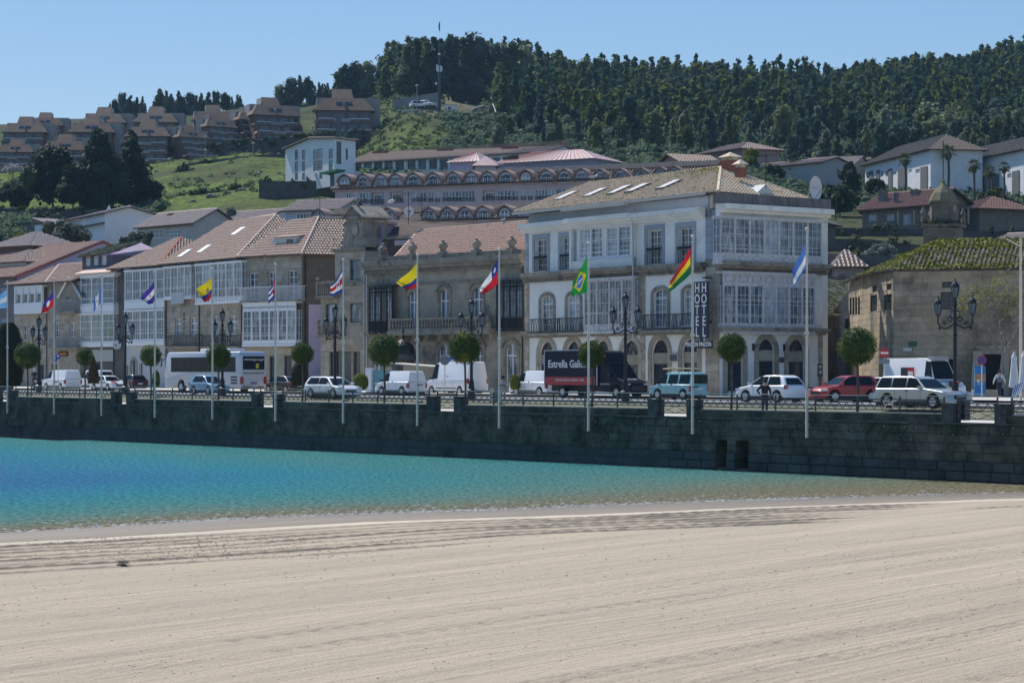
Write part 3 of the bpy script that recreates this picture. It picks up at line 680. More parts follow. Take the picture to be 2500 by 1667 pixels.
def place_tree(X,D,z,h,label,group,proto=None,name='eucalyptus_tree',cat='tree'):
 cm,tm=proto or rf.choice(PROTO);s=h/12.0
 o=thing(name,label,cat,(X,D,z),rf.uniform(0,6.28),group,(s*rf.uniform(.85,1.2),s*rf.uniform(.85,1.2),s))
 put(cm,'crown',o);put(tm,'trunk',o);return o
for D,px,X,z in near:place_tree(X,D,z-.3,rf.uniform(4.5,9.5)if px<2080 else rf.uniform(6,10.5),FL,'eucalyptus trees in the hillside wood')
sky=[(268,700,255,290),(283,690,248,290),(300,700,232,300),(318,700,236,300),(333,700,240,300),(347,700,238,300),(375,700,250,300),(392,700,222,300),(405,700,224,300),(418,700,232,300),(436,700,226,300),(447,700,240,300),(461,700,232,300),(478,700,236,300),(492,700,230,300),(508,700,228,300),(525,700,228,300),(545,700,232,300),(560,700,240,300),(580,700,235,300),(677,680,212,270),(690,680,216,270),(702,680,200,270),(716,680,196,270),(733,680,188,270),(748,680,194,270),(762,680,200,270),(780,680,204,270),(794,680,208,270),(815,680,205,265),(833,680,172,260),(846,680,166,260),(862,680,160,260),(878,680,162,260),(894,680,157,260),(910,680,164,260),(926,680,163,260),(948,670,168,255),(966,650,170,250),(979,640,158,245)]
for i,(px,D,pt_,pb)in enumerate(sky):
 for dx,dd in((0,0),(7,14)):
  X=(px+dx-CX)/FOC*(D+dd);z0=gnd(px+dx,D+dd)-.5;zt=EYE+(HY-pt_-(3 if dx else 0))/FOC*D
  place_tree(X,D+dd,z0,max(5,zt-z0),'one of the dark trees on the skyline behind the brown terraced apartments','trees on the skyline behind the apartments')
big=[(992,585,112),(1003,588,96),(1020,590,100),(1042,592,108),(1062,592,96),(1078,596,102),(1095,590,92),(1112,596,100),(1130,598,100),(1150,600,97),(1170,600,102),(1188,604,110),(1212,600,122),(1232,604,120),(1258,600,112),(1272,606,124)]
for px,D,pt_ in big:
 X=(px-CX)/FOC*D;z0=gnd(px,D)-.5;zt=EYE+(HY-pt_)/FOC*D
 place_tree(X,D,z0,zt-z0,'one of the tall dark eucalyptus trees on the hilltop behind the mast','tall eucalyptus trees behind the mast')
solo=[(2062,720,160),(2094,720,152),(2123,720,154),(2185,720,148),(2243,740,138),(2271,735,135),(2302,730,148),(2015,720,158),(1977,720,160),(2166,720,184)]
for px,D,pt_ in solo:
 X=(px-CX)/FOC*D;z0=gnd(px,D)-.5;zt=EYE+(HY-pt_)/FOC*D
 place_tree(X,D,z0,max(6,zt-z0),'one of the taller eucalyptus trees standing clear against the sky on the ridge','eucalyptus trees against the sky on the ridge')
mb=MB()
def merged_tree(mb,X,Y,z,h,rr,per=11,nl=7,size=.8):
 base=h*.15;n0=len(mb.f);rd_=rr.random()<.4;tp_=.45 if rd_ else .82;h=h*(.82 if rd_ else 1);wd_=.33 if rd_ else .26
 for i in range(nl):
  f=i/(nl-1);w=h*wd_*(1-f*tp_)*rr.uniform(.7,1.25);a=rr.uniform(0,6.28);k=w*rr.uniform(0,.7)
  c=(X+math.cos(a)*k,Y+math.sin(a)*k,z+base+(h-base)*f);r=w*.8+.3
  leaves(mb,lobe(c,r,per,rr,.6,1.2),size,rr);mb.ball(c,r*.6,5,3,0,(1,1,1.2))
 mb.m[n0:]=[rr.choice((0,0,1,2,2))]*(len(mb.f)-n0)
for D,px,X,z in rest_f:merged_tree(mb,X,D,z-.3,(rf.uniform(5.0,9.5)if rf.random()<.8 else rf.uniform(9,12))*(1.12 if px<1300 else 1),rf)
tag(mb.build('far_wood',[eum,eum2,eum3]),'dense dark eucalyptus wood further up the hillside to the ridge','wood',kind='stuff')
scm=leafmat('scrub_leaves',(.055,.11,.060),(.11,.16,.080),.12,.2,.5,c3=(.11,.095,.052))
brm=leafmat('bramble_leaves',(.05,.10,.02),(.09,.13,.03),.5,.2,c3=(.06,.05,.03))
sa1,sb1=MB(),MB();n=0
while n<5200:
 px=rf.uniform(700,2600);D=rf.uniform(340,640);X=(px-CX)/FOC*D;z=gnd(px,D);py=HY-(z-EYE)/D*FOC
 if py>560 or py<200:continue
 if px<860 and not(345<py<372 and rf.random()<.5):n+=.05;continue
 if 860<px<1085 and py<400:
  r=rf.uniform(.4,1.1);leaves(sb1,lobe((X,D,z+r*.3),r,16,rf,.6,.6),.34,rf,.6);n+=.6;continue
 if 1045<px<1190 and py<280:continue
 if in_forest(px,D,py)>.9 and rf.random()<.6:n+=.3;continue
 if px<900 and rf.random()<.0:continue
 r=rf.uniform(.7,2.3);leaves(sa1,lobe((X,D,z+r*.35),r,int(14+r*11),rf,.65,.75),.42,rf,.5);sa1.ball((X,D,z+r*.25),r*.75,6,4,0,(1,1,.75));n+=1
for _ in range(1500):
 px=rf.uniform(-120,430);D=rf.uniform(318,392);X=(px-CX)/FOC*D;z=gnd(px,D);py=HY-(z-EYE)/D*FOC
 if py<470+(px>300)*30 or(px>290 and rf.random()<(px-290)/130):continue
 r=rf.uniform(.6,1.8);leaves(sa1,lobe((X,D,z+r*.35),r,int(12+r*9),rf,.65,.75),.36,rf,.5);sa1.ball((X,D,z+r*.25),r*.7,6,4,0,(1,1,.75))
for _ in range(420):
 px=rf.uniform(380,700);D=rf.uniform(385,500);X=(px-CX)/FOC*D;z=gnd(px,D);py=HY-(z-EYE)/D*FOC
 if fbm(np.array([X]),np.array([D]),9,33)[0]<.05:continue
 r=rf.uniform(.3,.9);leaves(sa1,lobe((X,D,z+r*.3),r,16,rf,.65,.75),.28,rf,.5)
tag(sa1.build('hillside_scrub',scm),'rough dark green scrub covering the open hillside','scrub',kind='stuff')
tag(sb1.build('bramble',brm),'low bright green brambles on the slope below the mast','brambles',kind='stuff')
# individual trees and bushes
darkm=leafmat('cypress_leaves',(.014,.030,.018),(.030,.050,.024),.4,.1)
midm=leafmat('evergreen_leaves',(.022,.042,.018),(.045,.07,.028),.5,.15)
greym=leafmat('grey_shrub_leaves',(.06,.078,.05),(.15,.17,.13),.9,.1)
yelm=leafmat('spring_leaves',(.14,.17,.02),(.20,.22,.04),.6,.1,.4)
palem=leafmat('pale_shrub_leaves',(.13,.16,.12),(.24,.26,.21),.9,.1)
twig=mat('bare_twigs',(.15,.12,.10),(.09,.07,.06),2)
def world_tree(name,label,px,D,top,base,wpx,m,kind='round',seed=1,cat='tree',per=60,size=.3,trunkm=None,dens=1.0,nl=None):
 """a tree seen at px, standing on the ground at distance D, its crown top at row top, crown wpx wide"""
 rr=random.Random(seed);S=FOC/D;X=(px-CX)/S;z0=EYE+(HY-base)/S;h=(base-top)/S;w=wpx/S/2
 t=thing(name,label,cat,(X,D,z0));mb=MB();nl=nl or int(16*dens)
 for i in range(nl):
  if kind=='cone':
   f=(i+.5)/nl;zz=h*(.04+.93*f**.85);ww=w*min(1.0,(1-f)**.62*1.12+.06);k=ww*rr.uniform(.1,.62);r=max(ww*.55,h*.04)
  elif kind=='column':
   f=(i+.5)/nl;zz=h*(.08+.86*f);ww=w*(1-abs(f-.42)**2*1.5);k=ww*rr.uniform(.0,.5);r=ww*.6
  else:
   a2=rr.uniform(-.9,1);zz=h*.56+a2*h*.34;ww=w*math.sqrt(max(.05,1-a2*a2));k=ww*rr.uniform(.3,.8);r=min(w,h*.5)*rr.uniform(.32,.5)
  a=rr.uniform(0,6.28);c=(math.cos(a)*k,math.sin(a)*k,zz)
  leaves(mb,lobe(c,r,per,rr,.6,.95),size,rr,.4);mb.ball(c,r*.66,6,4)
 mb.build('crown',m,t)
 tb=MB().tube([(0,0,-.6),(w*.03,0,h*.3),(0,0,h*.72)],max(.10,h*.022),6,r2=.05)
 for i in range(4):
  a=i*1.6+rr.random();tb.tube([(0,0,h*.3),(math.cos(a)*w*.5,math.sin(a)*w*.5,h*.6)],max(.05,h*.012),5,r2=.03)
 tb.build('trunk',trunkm or bark,t);return t
def bare_tree(name,label,px,D,top,base,wpx,m=None,seed=1,cat='tree',leafm=None,lean=0,depth=5,nleaf=0):
 rr=random.Random(seed);S=FOC/D;X=(px-CX)/S;z0=EYE+(HY-base)/S;h=(base-top)/S;w=wpx/S/2
 t=thing(name,label,cat,(X,D,z0));tb=MB();br=MB();tips=[]
 def grow(p,d,l,r,k):
  e=p+d*l;(tb if k>=depth-1 else br).tube([tuple(p),tuple(p+d*l*.5+Vector((rr.gauss(0,.04),rr.gauss(0,.04),0))*l),tuple(e)],r,5 if k>2 else 3,r2=r*.65)
  if k==0:tips.append(e);return
  for i in range(3 if k>1 else 3):
   a=rr.uniform(0,6.28);nd=(d+Vector((math.cos(a)*w/h*1.7,math.sin(a)*w/h*1.7,rr.uniform(-.15,.35)))).normalized();grow(e,nd,l*rr.uniform(.62,.85),r*.6,k-1)
 grow(Vector((0,0,-.3)),Vector((lean,0,1)).normalized(),h*.28,max(.07,h*.018),depth)
 tb.build('trunk',m or bark,t);br.build('branches',m or twig,t)
 if leafm:
  lb=MB();leaves(lb,[(tuple(tp+Vector((rr.gauss(0,.2),rr.gauss(0,.2),rr.gauss(0,.2)))),(0,0,1))for tp in tips for _ in range(nleaf)],.11,rr);lb.build('foliage',leafm,t)
 return t
WT=world_tree
WT('cypress_tree','huge dark cone shaped cypress, tallest tree on the left slope',243,380,312,526,168,darkm,'cone',1,per=110,size=.38,nl=30)
WT('cypress_tree','broad dark cypress leaning against the right side of the huge cone cypress',325,390,334,512,130,darkm,'cone',2,per=90,size=.38,nl=24)
WT('cypress_tree','thin dark cypress poking up behind the cluster of dark trees',322,410,314,480,80,darkm,'cone',3,per=70,size=.35)
WT('evergreen_tree','broad flat topped dark tree left of the huge cone cypress',128,385,360,512,150,darkm,'round',4,per=120,size=.4,nl=34)
WT('evergreen_tree','dark tree filling the gap left of the huge cypress',178,376,405,515,90,darkm,'round',70,per=110,size=.38,nl=24)
WT('evergreen_tree','low dark tree behind the fence at the left edge',40,392,440,515,110,midm,'round',71,per=110,size=.38,nl=24)
WT('evergreen_tree','dark bushy tree at the right foot of the dark tree group',372,388,430,512,60,darkm,'round',72,per=90,size=.34,nl=18)
WT('deciduous_tree','small light green tree between the dark trees on the left',66,378,408,474,40,leafmat('fresh_leaves',(.06,.11,.02),(.10,.15,.035),.8),'round',5,per=80)
bare_tree('blossom_tree','tree with pale white blossom at the far left of the slope',28,385,388,470,44,seed=6,leafm=mat('white_blossom',(.55,.5,.5)),nleaf=5)
bare_tree('bare_tree','greyish bare tree below the white blossom tree at the left edge',16,372,418,485,60,seed=7,leafm=greym,nleaf=3)
WT('spring_tree','bright yellow green tree below the brown apartments',418,500,303,372,62,yelm,'round',8,per=110,size=.32,nl=20)
WT('round_bush','large dark rounded bush on the green terraces',452,448,405,462,72,darkm,'round',9,per=110,size=.25,cat='bush',nl=18)
WT('shrub','large grey green shrub in front of the white house on the left',150,292,541,622,150,greym,'round',10,per=170,size=.26,cat='shrub',nl=30)
WT('shrub','grey green shrub between the lilac roof and the house with two wide windows',338,292,563,622,104,greym,'round',11,per=120,size=.24,cat='shrub',nl=20)
WT('shrub','small round bush left of the white house on the terrace',98,350,522,545,28,midm,'round',12,cat='bush')
WT('shrub','low grey green shrub above the white house roof corner',138,350,524,552,52,greym,'round',13,cat='shrub')
WT('conifer_tree','dark spiky conifer behind the granite hotel roof, beside a pale house',563,312,512,575,76,greym,'round',14,per=110,size=.26,nl=20)
WT('yellow_bush','small yellow green bush beside the low roof at the left edge',52,318,570,592,36,yelm,'round',15,cat='bush')
WT('hedge_tree','pair of dark bushes on rocks below the grass terraces',580,400,478,508,30,midm,'round',16,cat='bush')
WT('roadside_tree','small light green tree in front of the ivy wall behind the white school',838,470,327,362,36,leafmat('fresh_leaves',0,0),'round',17,per=70)
for i,(px,D,t_,b_,w_,mm,kd,lb)in enumerate([(1835,400,366,410,52,yelm,'round','olive yellow tree beside the pink house under the wood'),(1940,395,392,470,96,darkm,'round','dark rounded tree behind the satellite dish'),(1885,385,400,455,60,midm,'round','dark green bush right of the hotel chimneys'),(2073,370,395,478,84,darkm,'cone','large dark cone shaped tree left of the grey slate house'),(2050,335,452,528,90,midm,'round','big evergreen behind the satellite dish, left of the low tiled house'),(2000,345,470,545,50,midm,'round','green tree just right of the satellite dish'),(2138,372,438,480,56,midm,'round','bush under the wall of the slate roofed house'),(2425,330,460,540,76,leafmat('olive_leaves',(.07,.08,.025),(.11,.11,.04),.8),'round','olive green tree among the palm trunks'),(2470,315,492,560,90,darkm,'round','dark tree at the right edge below the palms'),(2400,300,520,560,46,midm,'round','small bush left of the dark tree at the right edge'),(2150,238,596,664,88,palem,'round','silvery olive tree in front of the terraced walls')]):
 WT('evergreen_tree',lb,px,D,t_,b_,w_,mm,kd,30+i,per=110,size=.28 if D>300 else .16,nl=18)
bare_tree('blossom_tree','small tree with pink blossom between the slate roofed houses',2277,388,425,465,44,seed=50,leafm=mat('pink_blossom',(.50,.28,.38)),nleaf=5)
bare_tree('bare_tree','bare brown tree behind the hotel roof, right of the long pink roof',1985,392,372,440,70,seed=51,leafm=None)
bare_tree('bare_tree','bare branching tree in front of the long tiled roof',1872,392,386,440,60,seed=52,leafm=yelm,nleaf=1)
bare_tree('plane_tree','nearly bare tree with pale twigs in front of the granite convent',2448,148,655,935,240,seed=53,leafm=leafmat('budding_leaves',(.16,.18,.05),(.22,.22,.08),1,.1,.4),depth=6,nleaf=2,m=mat('pale_twigs',(.26,.22,.19),(.16,.13,.11),3))
palml=leafmat('palm_leaves',(.06,.085,.03),(.12,.14,.07),2,.1)
def palm(px,D,top,base,cr,label,seed):
 rr=random.Random(seed);S=FOC/D;X=(px-CX)/S;z0=EYE+(HY-base)/S;h=(base-top)/S-cr/S*.5;r=cr/S
 t=thing('palm_tree',label,'palm',(X,D,z0),0,'tall palms on the right of the hill');MB().tube([(0,0,-.5),(.1,0,h*.5),(0,0,h)],r*.12,7,r2=r*.10).build('trunk',bark,t)
 MB().ball((0,0,h-r*.35),r*.3,8,6,0,(1,1,1.6)).build('dead_fronds',mat('dead_fronds',(.14,.10,.06),(.08,.06,.04),4),t)
 for k in range(34):
  a=rr.uniform(0,6.28);e=rr.uniform(-.75,1.3);L=r*rr.uniform(.8,1.1);d=Vector((math.cos(a)*math.cos(e),math.sin(a)*math.cos(e),math.sin(e)));sd_=Vector((-math.sin(a),math.cos(a),0));mb=MB();o=Vector((0,0,h))
  for j in range(-4,5):
   dd=(d+sd_*j*.17).normalized();tip=o+dd*L*(1-abs(j)*.05)-Vector((0,0,.18*L));md=o+dd*L*.55;w=sd_*L*.045
   mb.add([tuple(o+d*L*.35),tuple(md+w),tuple(tip),tuple(md-w)],[(0,1,2,3)])
  mb.build('frond',palml,t)
palm(2210,350,378,478,24,'palm in front of the first slate roofed white house',1)
palm(2315,372,358,470,27,'tallest palm, against the dark wood between the two slate roofed houses',2)
palm(2378,330,392,585,25,'left one of the three palms standing close together on the right',3)
palm(2416,335,408,560,24,'middle and lowest crowned one of the three palms on the right',4)
palm(2451,340,397,500,22,'right one of the three palms standing close together',5)
palm(2040,325,468,530,15,'small palm with drooping brown fronds beside the big evergreen',6)
topm=leafmat('laurel_leaves',(.022,.048,.010),(.075,.115,.020),6,.12,.3,c3=(.30,.31,.06))
cone_b=MB();rr=random.Random(5);cone_b.ball((0,0,0),.44,14,9)
pp=[]
for _ in range(2600):
 d=Vector((rr.gauss(0,1),rr.gauss(0,1),rr.gauss(0,1))).normalized();k=.5*(rr.uniform(.84,1.05)+.07*math.sin(7*d.x+3)*math.sin(6*d.z+5*d.y)+(.06 if rr.random()<.06 else 0));pp.append(((d.x*k,d.y*k,d.z*k),d))
leaves(cone_b,pp,.032,rr,.2,.5);ballme=cone_b.mesh('crown',topm)
BT=[(67,867,65,'in front of the dark tall shrub on the left'),(207,870,44,'with a smaller crown, in front of the glazed blue gallery house'),(368,868,52,'just left of the coach'),(533,869,60,'in front of the coach windows'),(738,863,56,'between the coach and the white crossover'),(938,855,78,'in front of the bus shelter and small van'),(1135,850,78,'in front of the tall white van'),(1445,865,67,'in front of the dark lorry'),(1785,849,71,'left of the white car under the hotel'),(2093,846,92,'largest crown, in front of the red car')]
for i,(px,py,dm,lb)in enumerate(BT):
 c=82.5;S=SL(px,c);p=pt(px,S);r=dm/S;zc=EYE+(HY-py)/S;zg=gz(c)
 t=thing('ball_tree','clipped ball shaped tree '+lb,'tree',(p.x,p.y,zg),0,'clipped ball trees along the promenade')
 put(ballme,'crown',t,(0,0,zc-zg),rot=(.3*i,.7*i,1.3*i),scale=r)
 MB().tube([(0,0,0),(.04,.0,1.0),(0,0,zc-zg-r*.4)],.07,7,r2=.06).build('trunk',bark,t)
def topiary(name,label,px,S,top,base,wpx,m,tip=False,cat='shrub',round_=0.62):
 p=pt(px,S);h=(base-top)/S;w=wpx/S/2;rr=random.Random(int(px));z0=EYE+(HY-base)/S;t=thing(name,label,cat,(p.x,p.y,z0));mb=MB();P=[]
 prof=[(w*(.75+.25*min(1,f*4))*(1-max(0,f-.5)**2*4*(1-round_*.2))**.5 if not tip else w*(1-f)**.8*(1 if f>.1 else .8)+.02,h*f)for f in[i/12 for i in range(13)]]
 mb.lathe([(max(.01,a*.93),b)for a,b in prof],14)
 for _ in range(int(900*h)):
  f=rr.random()*12;i=int(min(11,f));g=f-i;r=prof[i][0]*(1-g)+prof[i+1][0]*g;z=prof[i][1]*(1-g)+prof[i+1][1]*g;a=rr.uniform(0,6.28);P.append(((math.cos(a)*r,math.sin(a)*r,z),(math.cos(a),math.sin(a),.3)))
 leaves(mb,P,.055,rr,.2,.5);mb.build('foliage',m,t);return t
topiary('clipped_yew','tall dark rounded clipped shrub at the left edge of the street',20,31,788,943,76,leafmat('yew_leaves',(.012,.02,.008),(.035,.035,.012),3,.1))
topiary('clipped_cone','orange brown clipped cone shrub behind the second ball tree',228,27,868,936,34,leafmat('rust_leaves',(.13,.075,.02),(.07,.06,.02),3,.1),True)
topiary('clipped_bush','small bright green oval bush beside the front of the coach',381,33,905,944,18,leafmat('laurel_leaves',0,0),False)
topiary('clipped_bush','dark reddish oval shrub under the ball tree behind the black saloon',731,30,885,942,40,leafmat('dark_bush_leaves',(.03,.02,.012),(.05,.05,.02),3,.1))
topiary('clipped_bush','bright green bush between the white crossover and the bus shelter',880,33,912,950,38,yelm,False)
topiary('leafy_shrub','pale leafy shrub behind the hat wearing pedestrian',1257,33,915,950,24,yelm,False)
hm=leafmat('verge_leaves',(.05,.09,.015),(.12,.15,.03),2,.1);mb=MB()
for i in range(2300):
 c=R.uniform(80.2,83.4);s=R.uniform(-62,42)
 if math.sin(s*.9)+math.sin(s*.37)<-.3:continue
 p=q(s,c,gz(c)+.3);leaves(mb,lobe(tuple(p),.22,5,R,.3,.7),.07,R,.5)
tag(mb.build('verge_planting',hm),'low green and yellowish planting in the granite planters along the promenade','planting',kind='stuff')
mb=MB();x=-64
prm=thing('planter','row of low granite planter blocks between the railing and the road','planter',q(0,80,ZPROM),QA)
while x<44:
 w=R.uniform(.9,1.5)
 if math.sin(x*.9)+math.sin(x*.37)>-.35:MB().box(x,x+w-.03,-.1,.18,0,.36).build('granite_block',kerbm,prm)
 x+=w
sw=mat('dry_seaweed',(.035,.025,.018),(.08,.06,.04),12)
mb=MB()
for i in range(4200):
 a=R.random()
 if a>.3 and math.sin(i*.013)+math.sin(i*.37)<-.2:continue
 if a<.3:D=R.uniform(52,62);px=R.gauss(500,260);
 else:D=24*(60/24)**R.random();px=R.uniform(-200,2700)
 X=(px-CX)/FOC*D;z=sand_z(X,D)+.012
 if z<.1:continue
 l=R.uniform(.004,.014)*(D/30)*R.uniform(.5,1.5);t=R.uniform(-.6,.6);dx,dy=math.cos(t)*l,math.sin(t)*l;w_=l*.25
 mb.add([(X-dx,D-dy,z-.004),(X+dx,D+dy,z),(X+dx-dy*.3,D+dy+dx*.3,z+w_),(X-dx-dy*.3,D-dy+dx*.3,z+w_)],[(0,1,2,3)])
tag(mb.build('beach_debris',sw),'scattered bits of dry seaweed and twigs on the sand','debris',kind='stuff')
D=50.5;X=(297-CX)/FOC*D;t=thing('seaweed_clump','dark tangled clump of driftwood and seaweed on the sand at left','seaweed',(X,D,sand_z(X,D)))
for k in range(12):
 a=k*.55;MB().tube([(-.22+k*.04,R.uniform(-.1,.1),-.02),(-.1+k*.03,R.uniform(-.1,.1),.10+R.random()*.06),(.02+k*.025,R.uniform(-.1,.1),.02+R.random()*.12)],.008,4).build('stalk',sw,t)
MB().ball((0,0,.03),.12,8,5,0,(1.6,1,.45)).build('weed',sw,t);t.scale=(.62,.62,.8)
# street buildings
gran=mat('granite',(.42,.365,.285),(.31,.27,.21),1.3,rough=.9,bump=.012,bscale=12,c3=(.13,.12,.10),scale3=.5,rnd=.16)
granw=mat('granite_wall',(.38,.33,.255),(.28,.245,.19),.8,rough=.92,bump=.02,bscale=9,c3=(.11,.10,.085),scale3=.35)
grand=mat('weathered_granite',(.32,.28,.22),(.20,.175,.14),1.6,rough=.92,bump=.02,bscale=9,c3=(.07,.07,.06),scale3=.9)
rend=mat('white_render',(.83,.80,.73),(.72,.70,.65),.6,rough=.9,bump=.006,c3=(.42,.42,.40),scale3=.8,lim3=(.56,.78))
rendg=mat('grey_render',(.50,.52,.53),(.42,.44,.46),.8,rough=.9,c3=(.3,.31,.31),scale3=.9,lim3=(.55,.75))
blueg=mat('blue_grey_trim',(.33,.37,.43),(.27,.31,.36),2,rough=.85,rnd=.1)
whitew=mat('white_window_wood',(.78,.79,.80),(.70,.71,.72),4,rough=.45)
greyw=mat('grey_gallery_wood',(.62,.60,.60),(.48,.46,.45),3,rough=.6,c3=(.36,.34,.33),scale3=1.2,lim3=(.55,.72))
darkw=mat('dark_window_wood',(.04,.04,.045),(.07,.07,.07),4,rough=.5)
iron=mat('black_iron',(.022,.022,.026),rough=.45,metal=.4)
lilac=mat('lilac_render',(.64,.53,.66),(.57,.47,.60),.6,rough=.9,c3=(.42,.34,.44),scale3=.5,lim3=(.55,.8))
brownw=mat('brown_render',(.15,.125,.11),(.10,.09,.08),.8,rough=.9)
redw=mat('dark_red_wall',(.085,.055,.055),(.12,.08,.075),.7,rough=.95)
under=mat('tile_bed',(.11,.07,.055),(.07,.05,.04),2,rough=.95)
def tile_mat(name,a,b,c,l3=(.6,.72)):return mat(name,a,b,4.5,rough=.85,c3=c,scale3=1.3,lim=(.3,.7),lim3=l3,bump=.008,bscale=30)
t_pink=tile_mat('pink_tiles',(.69,.54,.43),(.50,.35,.27),(.24,.165,.13))
t_rose=tile_mat('rose_tiles',(.68,.50,.39),(.52,.35,.265),(.22,.14,.11))
t_buff=tile_mat('buff_tiles',(.74,.61,.46),(.48,.37,.26),(.20,.17,.06),(.56,.68))
t_moss=tile_mat('mossy_tiles',(.52,.45,.36),(.26,.21,.15),(.12,.13,.02),(.44,.54))
t_dark=tile_mat('dark_tiles',(.52,.43,.34),(.28,.21,.165),(.10,.08,.06))
moss=leafmat('roof_moss',(.18,.19,.02),(.26,.26,.04),3,.1,.1)
def glass(name,c1,c2,sc=(2.2,2.2,.35),rough=.06,lim=(.42,.58)):
 m=mat(name,c1,c2,1.5,rough=rough,stretch=sc,lim=lim,spec=.6,rnd=.18);return m
g_dark=glass('dark_glass',(.02,.03,.04),(.05,.065,.08));g_blue=glass('blue_glass',(.05,.085,.12),(.13,.19,.25),(1.2,1.2,.7))
g_curt=glass('curtained_glass',(.07,.095,.12),(.30,.34,.37),(1.6,1.6,.5),lim=(.47,.6));g_white=glass('white_blind_glass',(.42,.47,.51),(.22,.27,.32),(1.3,1.3,.6))
g_green=glass('greenish_glass',(.10,.15,.14),(.22,.27,.26))
def gl():return R.choice([g_blue,g_curt,g_curt,g_blue,g_curt,g_white])
def gallery(F,Z,x0,y0,x1,y1,cols,nx,rows,name,fm=whitew,dep=.6,panes=None,panel=None,panel_h=.18,top_h=0.0,glm=None,zs=None,corner=True):
 """glazed timber gallery standing proud of the wall: one frame, each bay a window with its pane"""
 u0,u1,z0,z1=F.rect(Z,x0,y0,x1,y1,-dep);r=F.root;H=z1-z0;pz=z0+H*panel_h;tz=z1-H*top_h
 mb=MB();y=-dep
 mb.box(u0,u1,y+.02,-.003,z0,z0+.06);mb.box(u0-.06,u1+.06,y-.06,-.003,z0-.14,z0-.001);mb.box(u0-.08,u1+.08,y-.1,-.003,z1+.001,z1+.16)
 mb.box(u0,u1,y+.03,y+.09,z0+.061,pz)
 if top_h:mb.box(u0,u1,y+.03,y+.09,tz,z1)
 mb.box(u0,u0+.05,y+.10,-.003,z0+.061,pz);mb.box(u1-.05,u1,y+.10,-.003,z0+.061,pz)
 for i in range(cols+1):
  x=u0+(u1-u0)*i/cols;a=max(u0,x-.05);b=min(u1,x+.05);mb.box(a,b,y,y+.028,z0+.062,z1-.001)
 g=mb.build(name,fm,r)
 for i in range(cols):
  a=u0+(u1-u0)*i/cols+.052;b=u0+(u1-u0)*(i+1)/cols-.052
  w=MB();grid_frame(w,a,b,pz+.002,tz-.002,nx,rows,y+.02,y+.08,.05,.018,0,None,zs);o=w.build('window',fm,g)
  MB().box(a+.005,b-.005,y+.085,y+.10,pz+.01,tz-.01).build('pane',glm or gl(),o)
  if panel:
   w=MB();c=(a+b)/2;zc=(z0+pz)/2+.02;hw=(b-a)*.36;hh=(pz-z0)*.33
   if panel=='diamond':w.tube([(c-hw,y+.02,zc),(c,y+.02,zc+hh),(c+hw,y+.02,zc),(c,y+.02,zc-hh),(c-hw,y+.02,zc)],.018,4)
   else:grid_frame(w,c-hw,c+hw,zc-hh,zc+hh,1,1,y+.0,y+.028,.03,.01)
   w.build('panel',mat('panel_trim',(.40,.36,.36)),g)
 for sx in(0,1):
  xx=u0+.02 if sx==0 else u1-.07
  w=MB()
  for k in range(2):
   ya=y+.11+(dep-.14)*k/2;yb=ya+(dep-.14)/2-.01
   w.box(xx,xx+.05,ya,ya+.04,pz,tz);w.box(xx,xx+.05,yb-.04,yb,pz,tz);w.box(xx,xx+.05,ya+.041,yb-.041,pz,pz+.05);w.box(xx,xx+.05,ya+.041,yb-.041,tz-.05,tz)
   for j in range(1,rows):zz=pz+(tz-pz)*j/rows;w.box(xx+.01,xx+.04,ya+.041,yb-.041,zz-.018,zz+.018)
  o=w.build('side_window',fm,g);MB().box(xx+.018,xx+.03,y+.10,-.01,pz+.01,tz-.01).build('pane',glm or g_blue,o)
 return(u0,u1,z0,z1)
def plain(F,Z,rects,fm,gm,nx=2,nz=3,**k):
 out=[]
 for r in rects:rr_=F.rect(Z,*r);out.append(rr_);window(F.root,rr_,fm,gm or gl(),nx,nz,**k)
 return out
def cornice(root,u0,u1,z,h=.35,out=.35,m=grand,name='cornice',y=0,dent=False):
 mb=MB();mb.box(u0,u1,y-out,y-.002,z+h*.55,z+h);mb.box(u0,u1,y-out*.65,y-.002,z+h*.25,z+h*.549);mb.box(u0,u1,y-out*.35,y-.002,z,z+h*.249);mb.build(name,m,root)
 if dent:
  mb=MB();k=int((u1-u0)/.22)
  for i in range(k):x=u0+(u1-u0)*(i+.5)/k;mb.box(x-.055,x+.055,y-out*.5,y-out*.35-.002,z-.12,z+.1)
  mb.build('dentils',m,root,stuff=False)
def drain(root,x,z0,z1,m=None,y=-.12):MB().tube([(x,y,z1),(x,y,z0)],.06,6).build('drainpipe',m or iron,root)
def spikes(root,u0,u1,s0,z,m):pass
HT=Fac('hotel',1283,31.8,1722,35.6,'white three storey corner hotel with glazed bays, arches and a tiled roof','hotel');r=HT.root;L=HT.L
top=HT.at(Z7(900,620),0)[1]
zt=HT.at(Z7(90,735))[1];zt2=HT.at(Z7(1810,603))[1];zt=(zt+zt2)/2
led2=(HT.at(Z7(90,1205))[1]+HT.at(Z7(1810,1108))[1])/2;led1=(HT.at(Z8(100,568))[1]+HT.at(Z8(1700,535))[1])/2
W3=[HT.rect(Z7,182,795,300,1108),HT.rect(Z7,430,775,553,1090),HT.rect(Z7,1258,705,1396,1040),HT.rect(Z7,1552,685,1694,1030)]
G3=[HT.rect(Z7,612,697,828,978),HT.rect(Z7,868,680,1092,962)]
W2=[HT.rect(Z7,240,1340,358,1690),HT.rect(Z7,492,1325,614,1680),HT.rect(Z7,1316,1280,1452,1640),HT.rect(Z7,1606,1268,1730,1620)]
AR=[HT.rect(Z8,225,605,362,960),HT.rect(Z8,478,600,614,960),HT.rect(Z8,760,592,893,960),HT.rect(Z8,1015,590,1175,960),HT.rect(Z8,1300,582,1455,960),HT.rect(Z8,1590,578,1740,960)]
